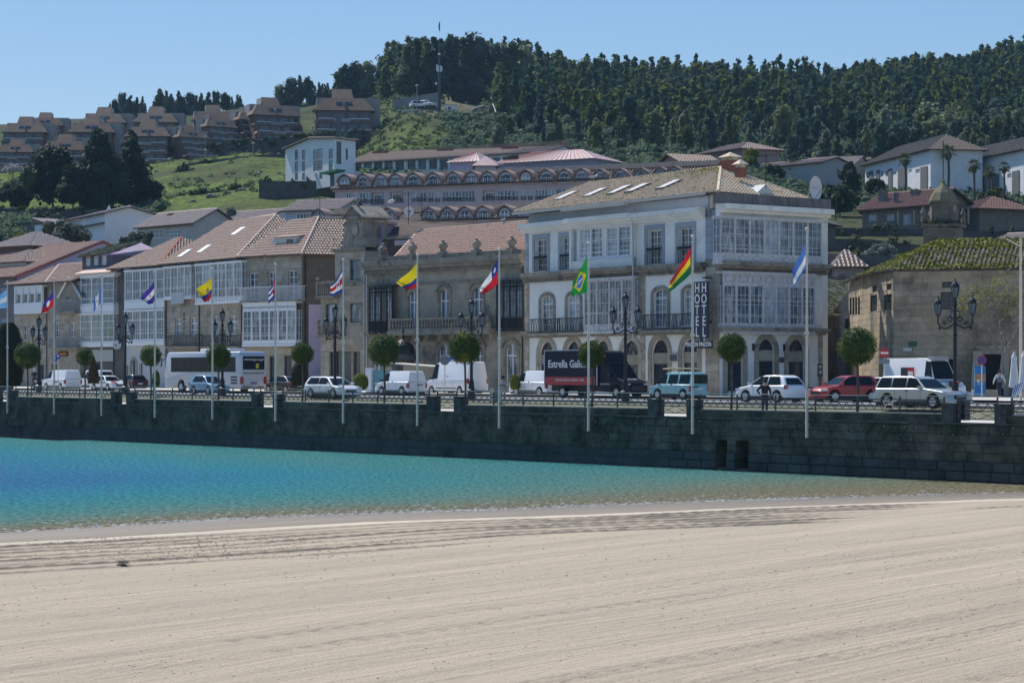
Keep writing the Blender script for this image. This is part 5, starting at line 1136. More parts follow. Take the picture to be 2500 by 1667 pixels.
for(x0,y0,x1,y1,nm)in((-12,575,108,665,'b'),(-6,852,150,925,'b')):
 u0,u1,z0,z1=CT.rect(Z6,x0,y0,x1,y1,-.5);mb=MB();mb.box(u0,u1,-.75,-.003,z0-.25,z0);bo=mb.build('balcony',grand,r);mb=MB();mb.box(u0,u1,-.7,-.45,z1-.13,z1);balusters(mb,u0+.2,u1-.2,-.57,z0,z1-.13,.33,.1);mb.box(u0,u0+.22,-.71,-.44,z0+.001,z1+.1);mb.box(u1-.22,u1,-.71,-.44,z0+.001,z1-.131);mb.build('balustrade',grand,bo)
 mb=MB();mb.ball((u0+.11,-.57,z1+.3),.17,8,6);mb.build('ball_finial',grand,bo)
cornice(r,ux-.2,L,ztp,.35,.3,grand);cornice(r,0,L,zl-.6,.3,.2,grand,'string_course')
u0,u1,z0,z1=CT.rect(Z6,183,150,292,362,-.1);D_=2.6;mb=MB();mb.box(u0,u1,-.1,D_,ztp+.35,z1);mb.box(u0-.5,u0-.01,-.1,1,ztp+.35,ztp+1.5);mb.box(u1+.01,u1+.35,-.1,1,ztp+.35,ztp+1.2)
mb.prism([(u0-.45,ztp+1.5),(u0-.02,ztp+1.5),(u0-.02,ztp+2.6)],0,.5);mb.build('turret',grand,r)
mb=MB();um_=(u0+u1)/2;zp=CT.at(Z6(240,68),-.1)[1];mb.box(u0-.3,u1+.3,-.4,D_+.1,z1,z1+.22);mb.prism([(u0-.28,z1+.221),(u1+.28,z1+.221),(um_,zp)],-.25,D_);mb.build('pediment',grand,r)
mb=MB();mb.slab([(u1+.45,-.5,z1+.1),(u1+.45,D_+.2,z1+.1),(um_,D_+.2,zp+.12),(um_,-.5,zp+.12)],.1);mb.slab([(u0-.45,-.5,z1+.1),(u0-.45,D_+.2,z1+.1),(um_-.01,D_+.2,zp+.11),(um_-.01,-.5,zp+.11)],.1);mb.build('turret_roof',grand,r)
mb=MB();mb.arc(um_,(z0+z1)/2+.4,.5,.12,-.2,-.102,0,360,20);fo=mb.build('clock',grand,r);MB().lathe([(.5,-.14),(.5,-.104)],20,(um_,0,(z0+z1)/2+.4),axis='y').build('clock_face',gran,fo)
MB().lathe([(.16,zp+.1),(.08,zp+.35),(.2,zp+.5),(.02,zp+.9)],8,(um_,.2,0)).build('finial',grand,r)
drain(r,L-.1,.3,ztp,mat('pale_pipe',0))
GH=Fac('granite_house',590,25.6,737,26.3,'granite corner house with white carved gallery, iron balcony and pink hipped roof','house');r=GH.root;L=GH.L
ze=(GH.at(Z5(545,425))[1]+GH.at(Z5(960,408))[1])/2
Hd=[GH.rect(Z5,594,530,653,718),GH.rect(Z5,727,522,778,716),GH.rect(Z5,866,512,928,706)]
Hg=[GH.rect(Z5,735,1110,775,1290),GH.rect(Z5,838,1105,890,1260),GH.rect(Z5,560,1110,610,1290)];Hg=[(a,b,.3,d)for a,b,c,d in Hg]
mb=MB();wall_holes(mb,0,L,0,ze,Hd+Hg,0,.3);shell(mb,0,L,0,ze,9.5);mb.build('wall',granw,r)
for h in Hd:window(r,h,whitew,g_dark,2,4,.14,.09,.03,splits=1)
for h in Hg:window(r,h,darkw if h[0]>3 else whitew,g_dark,2,2,.14,.07)
zb_=GH.at(Z5(700,735))[1]
stones(r,gran,0,L,zb_+.1,ze,[(h[0]-.05,h[1]+.05,h[2]-.2,h[3]+.05)for h in Hd],h=.62,w=(.9,1.7),proud=.022,limit=150)
stones(r,gran,0,L,.2,GH.at(Z5(700,1045))[1]-.2,[(h[0]-.05,h[1]+.05,0,h[3]+.05)for h in Hg],h=.55,w=(.8,1.4),proud=.022,limit=100)
gallery(GH,Z5,548,745,918,1030,6,2,4,'white_gallery',whitew,.8,panel=None,panel_h=.10,top_h=.17,zs=[.17],glm=None)
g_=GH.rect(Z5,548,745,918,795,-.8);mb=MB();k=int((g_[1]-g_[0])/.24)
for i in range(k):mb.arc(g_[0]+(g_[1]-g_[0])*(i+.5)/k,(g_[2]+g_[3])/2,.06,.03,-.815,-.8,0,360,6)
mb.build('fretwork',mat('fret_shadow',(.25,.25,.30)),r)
u0,u1,z0,z1=GH.rect(Z5,532,628,935,718,-.9);mb=MB();mb.box(u0,u1,-1.0,-.003,z0-.2,z0-.02);bo=mb.build('balcony',grand,r);mb=MB();bars(mb,u0,u1,-.9,z0,z1,.16,.016,dep=.88);mb.build('railing_bars',whitew,bo)
drain(r,.15,5.5,ze);
ap=GH.p3(Z5(1078,145),5.2);rr2=GH.p3(Z5(1262,152),5.2)
e0=(-.4,-.5,ze+.05);e1=(L+.5,-.5,ze+.05);e2=(L+.5,11,ze+.05)
_sw=Fac('y',738,26.3,822,26.15,'',root=r);dl=_sw.world(_sw.L+.3,-.5,0)-GH.p0;e2=(dl.dot(GH.d),dl.dot(GH.n),ze+.05);A_=(ap[0],5.2,ap[2]);dl=_sw.world(_sw.at(Z5(1262,152),5.5)[0],5.5,0)-GH.p0;B_=(dl.dot(GH.d),dl.dot(GH.n),ap[2])
roof(r,[[e0,e1,A_,(1.5,5.2,ap[2]-.3)],[e1,e2,B_,A_]],under,t_pink,ridges=[(e1,A_),(A_,B_),((1.5,5.2,ap[2]-.3),A_)])
c=GH.p3(Z5(880,300),1.9);mb=MB();mb.box(c[0]-1.4,c[0]+1.5,1.2,3.2,ze+.6,c[2]+.25);mb.prism([(c[0]-2.6,c[2]-.8),(c[0]-1.41,c[2]-.8),(c[0]-1.41,c[2]+.25)],1.2,1.5);mb.build('roof_dormer',mat('dormer_white',0),r);MB().box(c[0]+.3,c[0]+1.2,1.15,1.19,c[2]-.9,c[2]-.05).build('dormer_window',g_dark,r)
MB().slab([(c[0]-1.6,1.0,c[2]+.3),(c[0]+1.7,1.0,c[2]+.3),(c[0]+1.7,2.6,c[2]+.5),(c[0]-1.6,2.6,c[2]+.5)],.1).build('dormer_roof',t_pink,r)
SW=Fac('granite_house',738,26.3,822,26.15,'',root=r);dl=SW.p0-GH.p0;rc=math.atan2(SW.d.y,SW.d.x)-math.atan2(GH.d.y,GH.d.x);sw_=put(None,'side_wing',r,(dl.dot(GH.d),dl.dot(GH.n),0),rc)
mb=MB();mb.box(.02,SW.L,.01,.2,0,ze);mb.build('wall',mat('ochre_granite',(.19,.155,.105),(.13,.11,.085),.9,bump=.02),sw_);stones(sw_,mat('ochre_granite',0),.02,SW.L,4,ze,(),h=.6,w=(.9,1.7),y=.008,proud=.02)
drain(sw_,.25,0,ze);MB().box(.6,SW.L,-.06,.005,0,SW.at(Z5(1050,750))[1]).build('lilac_panel',lilac,sw_)
GA=Fac('granite_inn',404,24.0,588,25.5,'wide granite building with two glazed galleries and vertical HOTEL letters beside the coach','building');r=GA.root;L=GA.L
ze=(GA.at(Z5(10,475))[1]+GA.at(Z5(530,428))[1])/2;zm=GA.at(Z5(250,755))[1]
Hh=[GA.rect(Z5,80,845,123,970),GA.rect(Z5,180,840,230,970),GA.rect(Z5,343,832,376,962),GA.rect(Z5,457,828,508,958)]
Hs=[(a,b,.3,2.9)for a,b in((1.0,2.1),(3.2,4.6),(6.0,7.6),(8.8,9.8),(11,12))]
mb=MB();wall_holes(mb,0,L,0,ze,Hh+Hs,0,.3);shell(mb,0,L,0,ze,10);mb.build('wall',granw,r)
for h in Hh:window(r,h,whitew,g_curt,2,3,.13,.09,.03,splits=1,zs=[.68])
for h in Hs:window(r,h,darkw,g_dark,2,2,.16,.07,name='shop_door')
stones(r,gran,0,L,3.4,zm,[(h[0]-.05,h[1]+.05,h[2]-.1,h[3]+.05)for h in Hh],h=.55,w=(.8,1.5),proud=.022,limit=140);stones(r,gran,0,L,zm+.2,ze,[GA.rect(Z5,0,490,190,720),GA.rect(Z5,210,465,545,740)],h=.6,w=(.7,1.3),proud=.022,limit=60)
gallery(GA,Z5,0,492,190,705,4,2,3,'left_gallery',whitew,.55,panel=None,panel_h=.05,zs=[.28],glm=g_curt);gallery(GA,Z5,218,468,540,735,6,2,4,'right_gallery',whitew,.75,panel='frame',panel_h=.13,zs=[.25,.8])
MB().box(*[GA.rect(Z5,55,665,140,745,-.56)[i]for i in(0,1)],-.62,-.58,*[GA.rect(Z5,55,665,140,745,-.56)[i]for i in(2,3)]).build('apron',rendg,r)
for x0,x1 in((20,238),(265,383),(415,518)):
 u0,u1,z0,z1=GA.rect(Z5,x0,965,x1,1040,-.6);b=MB();bars(b,u0,u1,-.6,z0,z1,.17,.016,curl=True,dep=.58);bo=b.build('balcony',iron,r);MB().box(u0-.1,u1+.1,-.7,-.004,z0-.2,z0-.02).build('balcony_slab',grand,bo)
cornice(r,0,L,ze-.25,.25,.3,grand);cornice(r,0,L,3.2,.3,.2,grand,'string_course');drain(r,GA.at(Z5(22,900))[0],0,ze-.3);drain(r,GA.at(Z5(253,900))[0],0,zm)
u,z=GA.at(Z5(141,880),-.03)
for i,ch in enumerate('HOTEL'):uu,zz=GA.at(Z5(141,820+i*33),-.03);text(ch,.42,mat('dark_letters',(.05,.04,.04)),r,(uu,-.04,zz),name='letter',ext=.02)
apx=GA.p3(Z5(782,127),6.5);rl=GA.p3(Z5(455,190),6.5);e0=(-.5,-.7,ze);e1=(L+.4,-.7,ze)
ar_=(apx[0],6.5,apx[2]);al_=(rl[0],6.5,apx[2]-.25);eb=(L+2.6,8.0,ze+1.6)
roof(r,[[e0,e1,ar_,al_],[e1,eb,ar_],[(-.5,12,ze),e0,al_],[eb,(-.5,12,ze),al_,ar_]],under,t_pink,ridges=[(e1,ar_),(al_,ar_)])
for x,y in((207,373),(335,363),(520,307)):
 f=.22+(370-y)/150;u=GA.at(Z5(x-5,y),.6+5*f)[0];yy=-.7+7.2*f;zz=ze+(apx[2]-ze)*f;sl=Vector((0,7.2,apx[2]-ze)).normalized();c=Vector((u,yy,zz));nn=Vector((0,-sl.z,sl.y));P_=[c-sl*.7+Vector((-.5,0,0)),c-sl*.7+Vector((.5,0,0)),c+sl*.7+Vector((.5,0,0)),c+sl*.7+Vector((-.5,0,0))]
 fo=MB().slab([tuple(p+nn*.2)for p in P_],.2).build('skylight',whitew,r);MB().poly([tuple(c+(p-c)*.85+nn*.21)for p in P_]).build('pane',mat('sky_glass',0),fo)
WG_=Fac('gallery_house',303,23.2,404,23.9,'house fully glazed with white galleries on two floors and a red edged hipped roof','house');r=WG_.root;L=WG_.L
ze=WG_.at(Z4(1000,432))[1]
hd=[(1.6,2.7,.25,2.9),(.3,1.0,.6,2.4),(3.3,4.1,.5,2.6)]
mb=MB();wall_holes(mb,0,L,0,ze,hd,0,.3);shell(mb,0,L,0,ze,9);mb.build('wall',rendg,r)
arch=MB();arch.arc(2.15,2.35,.55,.25,-.08,-.003,0,180,8);arch.box(1.35,1.6,-.08,-.003,0,2.34);arch.box(2.7,2.95,-.08,-.003,0,2.34);arch.build('door_surround',gran,r)
for h in hd:window(r,h,whitew,g_dark,2,1,.14,.07)
gallery(WG_,Z4,868,458,1140,660,5,3,3,'upper_gallery',whitew,.7,panel=None,panel_h=.02,zs=[.27,.66],glm=g_blue);gallery(WG_,Z4,868,738,1140,940,5,3,3,'lower_gallery',whitew,.7,panel=None,panel_h=.02,zs=[.22,.70],glm=g_blue)
for ya,yb in((660,735),(940,990)):
 u0,u1,z0,z1=WG_.rect(Z4,868,ya,1140,yb,-.7);mb=MB();mb.box(u0-.05,u1+.05,-.74,-.004,z0+.18,z1-.16)
 mb.build('white_apron',whitew,r)
ap=WG_.p3(Z4(1262,228),4.8);e0=(-2.2,-1.0,ze-.05);e1=(L+.6,-1.0,ze-.05);e2=(L+.6,10,ze);rt=(ap[0],4.8,ap[2]);rt2=(ap[0]-1.0,4.8,ap[2]-.1)
roof(r,[[e0,e1,rt,rt2],[e1,(L+6,8,ze+.5),rt],[(-2.2,9,ze),e0,rt2]],under,t_pink,ridges=[(e1,rt)],m_ridge=mat('red_ridge',(.40,.10,.06)))
BG=Fac('glazed_house',196,22.5,302,23.1,'narrow house with white and blue glazed galleries and a small mossy attic','house');r=BG.root;L=BG.L
ze=BG.at(Z4(680,478))[1];zl=BG.at(Z4(680,1003))[1];ul=BG.at(Z4(790,700))[0]
hd=[(.5,1.3,.3,2.6),(3.2,4.4,.3,2.5)]
mb=MB();wall_holes(mb,0,L,0,ze,hd,0,.3);shell(mb,0,L,0,ze,9);mb.build('wall',brownw,r)
for h in hd:window(r,h,mat('maroon_wood',(.10,.03,.03)),g_dark,2,2,.14,.06)
MB().box(.1,ul,-.03,-.004,2.75,zl-.1).build('fascia',mat('pale_fascia',(.42,.42,.40)),r)
gallery(BG,Z4,560,505,790,690,3,2,2,'upper_gallery',whitew,.6,panel=None,panel_h=.02,zs=[.18,.74],glm=g_blue);gallery(BG,Z4,558,762,792,955,3,2,2,'lower_gallery',whitew,.6,panel=None,panel_h=.02,zs=[.16,.74],glm=g_green)
for ya,yb in((690,762),(955,1000)):
 u0,u1,z0,z1=BG.rect(Z4,560,ya,791,yb,-.6);MB().box(u0-.04,u1+.04,-.64,-.004,z0+.18,z1-.16).build('white_apron',whitew,r)
u0,u1,z0,z1=BG.rect(Z4,556,475,800,508,-.75);MB().box(u0,u1,-.8,-.004,z0+.18,z1).build('white_cornice',whitew,r);MB().slab([(u0-.5,-1.2,z1+.02),(ul+1.6,-1.2,z1+.02),(ul+1.6,.6,z1+.7),(u0-.2,.6,z1+.7)],.12).build('lower_roof',t_pink,r)
u0,u1,z0,z1=BG.rect(Z4,573,360,762,452,.6);h3=[BG.rect(Z4,598,362,628,426,.6),BG.rect(Z4,654,358,684,420,.6),BG.rect(Z4,708,354,740,418,.6)]
mb=MB();wall_holes(mb,u0,u1,ze-.2,z1+.1,h3,.6,.15);shell(mb,u0,u1,ze-.2,z1+.1,7,0,.6);mb.build('attic_wall',mat('plum_render',(.13,.12,.14),(.10,.09,.11),1),r)
for h in h3:window(r,h,whitew,g_white,1,1,.62,.05,d=.05)
a0=(u0-.3,.1,z1+.05);a1=(u1+.2,.1,z1+.25);pb=BG.p3(Z4(975,255),9);pc=BG.p3(Z4(900,262),9)
roof(r,[[a0,a1,(pb[0],9,pb[2]),(pc[0]-3.5,9,pc[2]-.3)]],under,t_moss)
mb=MB();mb.add([(u1+.05,.7,ze-.3),(pb[0]+2.4,9.3,ze-.3),(pb[0]+2.4,9.3,pb[2]-.9),(pb[0],9.05,pb[2]-.12),(u1+.05,.7,z1+.1)],[(0,1,2,3,4)]);mb.build('lilac_gable',mat('mauve_wall',(.36,.28,.37),(.28,.22,.29),.8),r)
dish('satellite_dish','small round satellite dish on the brown side wall of the glazed blue house',BG.world(BG.at(Z4(845,975))[0],-.5,BG.at(Z4(845,975))[1]),.5,math.atan2(BG.d.y,BG.d.x)+.5)
drain(r,ul+.2,0,ze)
PG=Fac('gabled_house',35,21.6,196,22.6,'stone house with a white timber gallery, balconies and a pointed white edged gable','house');r=PG.root;L=PG.L
ze=(PG.at(Z4(100,558))[1]+PG.at(Z4(330,545))[1])/2;zc_=PG.at(Z4(200,760))[1]
hh=[PG.rect(Z4,158,835,190,945),PG.rect(Z4,383,820,412,922),PG.rect(Z4,485,818,520,920),PG.rect(Z4,270,840,292,945)];hg=[(1.0,2.0,.4,2.7),(5.2,6.8,.3,2.4),(8.6,9.8,.3,2.5)]
hu=[PG.rect(Z4,463,590,492,665)]
mb=MB();wall_holes(mb,0,L,0,ze,hh+hg+hu,0,.28);shell(mb,0,L,0,ze,8);mb.build('wall',granw,r)
for h in hh+hu:window(r,h,whitew,g_curt,2,2,.12,.08,.03)
for h in hg:window(r,h,darkw,g_dark,2,1,.14,.07)
stones(r,gran,0,L,3.3,zc_-.1,[(h[0]-.05,h[1]+.05,h[2],h[3]+.05)for h in hh],h=.6,w=(.9,1.6),proud=.02,limit=90)
u0,u1,z0,z1=PG.rect(Z4,98,562,292,758,-.7);mb=MB();zp_=PG.at(Z4(200,682),-.7)[1];mb.box(u0,u1,-.72,-.004,z0,zp_);mb.box(u0,u1,-.70,-.004,z1-.2,z1);
for i in range(5):x=u0+(u1-u0-.25)*i/4;mb.box(x,x+.25,-.7,-.45,zp_+.001,z1-.201)
g=mb.build('timber_gallery',whitew,r)
for i in range(4):a=u0+(u1-u0-.25)*i/4+.26;b=u0+(u1-u0-.25)*(i+1)/4-.01;w=MB();w.box(a,b,-.5,-.47,zp_+1.05,z1-.21);grid_frame(w,a+.2,b-.2,zp_+.01,zp_+1.04,1,1,-.55,-.5,.06,.02);o=w.build('window',whitew,g);MB().box(a+.2,b-.2,-.498,-.48,zp_+.02,zp_+1.03).build('pane',g_dark,o)
for(x0,y0,x1,y1,mm)in((335,925,425,990,0),(432,922,530,990,0),(385,670,522,740,1)):
 u0,u1,z0,z1=PG.rect(Z4,x0,y0,x1,y1,-.7);b=MB();bars(b,u0,u1,-.7,z0,z1,.18,.022,curl=True,dep=.68);bo=b.build('balcony',mat('pale_iron',(.32,.32,.33)),r);MB().box(u0-.1,u1+.1,-.8,-.004,z0-.25,z0-.03).build('balcony_slab',grand,bo)
a,b,c_=PG.p3(Z4(405,640),-.3),PG.p3(Z4(555,635),-.3),PG.p3(Z4(480,508),-.3);mb=MB();mb.add([(a[0],-.01,a[2]),(b[0],-.01,b[2]),(c_[0],-.01,c_[2]),(a[0],4,a[2]),(b[0],4,b[2]),(c_[0],4,c_[2])],[(0,1,2),(0,2,5,3),(1,4,5,2)]);mb.build('gable',granw,r)
mb=MB();mb.tube([(a[0]-.1,-.32,a[2]-.1),(c_[0],-.32,c_[2]+.1),(b[0]+.1,-.32,b[2]-.1)],.14,4);mb.build('bargeboard',whitew,r)
roof(r,[[(b[0]+.1,-.3,b[2]),(b[0]+.1,4,b[2]),(c_[0],4,c_[2]+.1),(c_[0],-.3,c_[2]+.1)]],under,t_dark,name='gable_roof')
rl,rr_=PG.p3(Z4(410,420),5),PG.p3(Z4(580,420),5);e0=(-.6,-1,ze);em=PG.at(Z4(310,540),-1)[0];e1=(L,-1,ze)
roof(r,[[e0,(em+.2,-1,ze),(rl[0],5,rl[2])],[(em+.2,-1,ze),e1,(L+.6,5,rl[2]),(rl[0],5,rl[2])]],under,t_pink,ridges=[((em+.2,-1,ze),(rl[0],5,rl[2])),((rl[0],5,rl[2]),(L,5,rl[2]))])
drain(r,PG.at(Z4(330,800))[0],0,ze,brownw)
sgn=thing('shop_sign','orange lettered shop sign above the door of the gabled stone house','sign',PG.world(PG.at(Z4(445,1037))[0],-.15,PG.at(Z4(445,1037))[1]),math.atan2(PG.d.y,PG.d.x));MB().box(-1.05,1.05,0,.1,-.26,.26).build('board',mat('brown_board',(.10,.04,.02)),sgn);MB().box(-.75,.75,-.012,-.002,-.07,.07).build('lettering',mat('orange_letters',(.6,.25,.05)),sgn)
LB=Fac('lilac_building',-330,19.6,41,21.6,'large lilac gable walled building with a long sloping tiled roof at the far left','building');r=LB.root;L=LB.L
ze=LB.at(Z4(60,492))[1];gx=13.5;hs=[LB.rect(Z4,0,580,48,720),LB.rect(Z4,0,790,50,850)]
mb=MB();wall_holes(mb,0,L,0,ze,hs,0,.2);mb.build('wall',mat('slate_grey_render',(.17,.16,.17),(.13,.125,.13),1),r)
for h in hs:window(r,h,mat('blue_frames',(.25,.35,.5)),g_blue,2,3,.05,.08)
rn=math.atan2(NY,NX)-math.atan2(LB.d.y,LB.d.x);nd=Vector((math.cos(rn),math.sin(rn)))
yt=11.3;zr=15.2+EYE-ZROAD;yb=17.5;zb3=zr-2.6
gx0=L
mb=MB();mb.add([(L,0,0),(L,0,ze),(L,yt,zr),(L,yb,zb3),(L,yb,0)],[(0,4,3,2,1)]);mb.build('gable_wall',lilac,r)
roof(r,[[(-6,-.6,ze-.2),(L+.3,-.6,ze-.2),(L+.3,yt,zr),(-6,yt,zr)]],under,t_rose)
MB().slab([(L+.3,yb+.5,zb3-.2),(-6,yb+.5,zb3-.2),(-6,yt,zr),(L+.3,yt,zr)],.12).build('rear_slope',t_rose,r)
MB().tube([(L+.3,-.6,ze-.25),(L+.3,yt,zr-.05),(L+.3,yb+.5,zb3-.25)],.16,4).build('verge',mat('red_ridge',0),r)
AX=Fac('stone_annex',2000,32.4,2085,31.2,'low dark stone annex with a mossy roof between the hotel and the convent','building');r=AX.root;L=AX.L
ze=AX.at(Z9(1360,1530),0)[1];dr_=AX.rect(Z10,1540,625,1662,960,0);dr_=(dr_[0],dr_[1],.1,dr_[3]);wn=AX.rect(Z10,1612,385,1662,480)
ul=AX.at(Z10(1480,600))[0]
mb=MB();wall_holes(mb,-.5,L+2,0,ze,[dr_,wn],0,.35);mb.poly([(ul,0,ze),(L+2,0,ze),(L+2,0,ze+3.5),(ul+2.5,0,ze+1.4)]);mb.build('wall',mat('old_stone',(.15,.135,.115),(.10,.09,.08),1.2,bump=.03,c3=(.06,.055,.05)),r)
window(r,wn,iron,g_dark,2,2,.15,.05);MB().box(dr_[0],dr_[1],.2,.26,.1,dr_[3]).build('door',mat('black_door',(.02,.02,.025)),r)
stones(r,mat('old_stone',0),-.5,L+2,0,ze,[(dr_[0],dr_[1],0,dr_[3]),wn],h=.5,w=(.7,1.2),proud=.03,limit=120)
e0=(-.8,-.4,ze-.0);e1=(ul+.6,-.4,ze);t1=AX.p3(Z9(1345,1215),6);t2=AX.p3(Z9(1690,1210),6)
roof(r,[[e0,e1,(t2[0]+1.5,6,t2[2]),(t1[0]-1,6,t1[2])]],under,t_moss,pitch=.3)
mb=MB()
for i in range(700):
 f,t=R.random(),R.random()**.6;
 if R.random()<.45-t*.4+.3*math.sin(f*9):continue
 p=Vector(e0).lerp(Vector((t1[0]-1,6,t1[2])),t).lerp(Vector(e1).lerp(Vector((t2[0]+1.5,6,t2[2])),t),f)+Vector((0,0,.1));leaves(mb,lobe(tuple(p),.15,3,R,.2,.4),.10,R,.8)
mb.build('roof_moss',moss,r,stuff=True)
cvm=mat('convent_granite',(.43,.345,.235),(.28,.225,.155),.9,rough=.9,bump=.02,bscale=9,c3=(.12,.105,.085),scale3=.35,lim3=(.5,.68),rnd=.10)
CV=Fac('convent',2182,36.2,2620,37.0,'old granite convent with a moss covered tiled roof and small barred windows','convent');r=CV.root;L=CV.L
ze=CV.at(Z11(800,322))[1]
hs=[CV.rect(Z11,888,408,972,452),CV.rect(Z11,878,482,985,606),(CV.rect(Z11,1190,930,1332,1180)),CV.rect(Z11,915,965,985,1180)];hs[2]=(hs[2][0],hs[2][1],.05,hs[2][3]);hs[3]=(hs[3][0],hs[3][1],.05,hs[3][3])
mb=MB();wall_holes(mb,0,L,0,ze,hs,0,.45);shell(mb,0,L,0,ze,13);arch_fill(mb,hs[3][0],hs[3][1],hs[3][3],0,.4);mb.build('wall',cvm,r)
nst=stones(r,cvm,0,L,0,ze,hs,h=.44,w=(.6,1.25),proud=.03,limit=150,order=-1)
for h in hs[:2]:window(r,h,iron,g_dark,5,4 if h is hs[1]else 1,.1,.05,.02)
MB().box(hs[2][0],hs[2][1],.35,.4,.05,hs[2][3]).build('doorway_dark',mat('black_door',0),r);MB().box(hs[3][0],hs[3][1],.35,.4,.05,hs[3][3]).build('doorway_dark',mat('black_door',0),r)
mb=MB();surround(mb,hs[2],.35,-.12,-.003);mb.box(hs[2][0]-.5,hs[2][1]+.5,-.2,-.003,hs[2][3]+.36,hs[2][3]+.55);mb.build('door_surround',gran,r)
CB=Fac('convent',2107,33.9,2182,36.2,'',root=r);dl=CB.p0-CV.p0;rc=math.atan2(CB.d.y,CB.d.x)-math.atan2(CV.d.y,CV.d.x);w1=put(None,'corner_wing',r,(dl.dot(CV.d),dl.dot(CV.n),0),rc)
hb=[CB.rect(Z11,372,503,420,620),CB.rect(Z11,470,498,526,612),CB.rect(Z11,388,434,422,480),CB.rect(Z11,490,420,524,466)]
mb=MB();wall_holes(mb,0,CB.L,0,ze,hb,0,.4);mb.build('wall',cvm,w1);stones(w1,cvm,0,CB.L,0,ze,hb,h=.44,w=(.5,1.0),proud=.03,limit=120)
for h in hb:window(w1,h,iron,g_dark,3,4,.02,.05,.02)
CA=Fac('convent',2073,31.7,2107,33.9,'',root=r);dl=CA.p0-CV.p0;rc2=math.atan2(CA.d.y,CA.d.x)-math.atan2(CV.d.y,CV.d.x);w0=put(None,'side_wing',r,(dl.dot(CV.d),dl.dot(CV.n),0),rc2)
ha=[CA.rect(Z11,222+20*k,520,237+20*k,645)for k in range(4)]
mb=MB();wall_holes(mb,0,CA.L,0,ze,ha,0,.4);mb.build('wall',cvm,w0);stones(w0,cvm,0,CA.L,0,ze,ha,h=.44,w=(.5,1.0),proud=.03,limit=90)
for h in ha:window(w0,h,iron,g_dark,2,4,.02,.05,.02)
def cvp(P,z):d=P-CV.p0;return(d.dot(CV.d),d.dot(CV.n),z)
o_=.45;pA=cvp(CA.p0-CA.n*o_-CA.d*.4,ze);pB=cvp(CA.p1-CA.n*o_,ze);pC=cvp(CV.p0-CV.n*o_*.8-CB.n*o_*.3,ze);pD=(L+.4,-o_,ze)
t0=CV.p3(Z11(880,108),6.5);t1=CV.p3(Z11(1470,112),6.5);R0=(t0[0],6.5,t0[2]);R1=(L+.4,6.5,t0[2])
roof(r,[[pC,pD,R1,R0],[pB,pC,R0],[pA,pB,R0],[(L,14,ze),(pA[0]+2,14,ze),R0,R1]],under,t_moss,pitch=.31,row=.5)
mb=MB();T=[(pC,pD,R0,R1,2400),(pB,pC,R0,R0,700),(pA,pB,R0,R0,500)]
for a,b,c,d_,n in T:
 a,b,c,d_=map(Vector,(a,b,c,d_))
 for i in range(n):
  f,t=R.random(),R.random()
  if n==2400 and .12<t<.66 and R.random()<.80:continue
  p=a.lerp(c,t).lerp(b.lerp(d_,t),f)+Vector((0,0,.1));leaves(mb,lobe(tuple(p),.16,3,R,.2,.4),.11,R,.8)
mb.build('roof_moss',moss,r,stuff=True)
cornice(r,0,L,ze-.5,.4,.3,cvm,'eaves_course')
u,z=CV.at(Z11(638,896),-.05);pq=thing('street_plaque','small white street plaque above the refrigerated van','plaque',CV.world(u,-.08,z),math.atan2(CV.d.y,CV.d.x));MB().box(-.27,.27,0,.03,-.1,.1).build('plate',lett,pq);text('A.C.PE',.15,iron,pq,(0,-.006,0),name='lettering')
u,z=CV.at(Z11(675,856),-.05);MB().box(-.28,.28,0,.04,-.18,.18).build('plate',mat('green_bronze',(.05,.11,.09)),thing('bronze_plaque','green bronze plaque on the convent wall','plaque',CV.world(u,-.08,z),math.atan2(CV.d.y,CV.d.x)))
u,z=CV.at(Z11(1143,1160),-1.2)
butt=thing('stone_buttress','leaning pale stone block beside the convent doorway','buttress',CV.world(u,-.9,0),math.atan2(CV.d.y,CV.d.x));MB().prism([(-.45,0),(.45,0),(.3,3.0),(-.25,3.0)],-.4,.4).build('block',gran,butt)
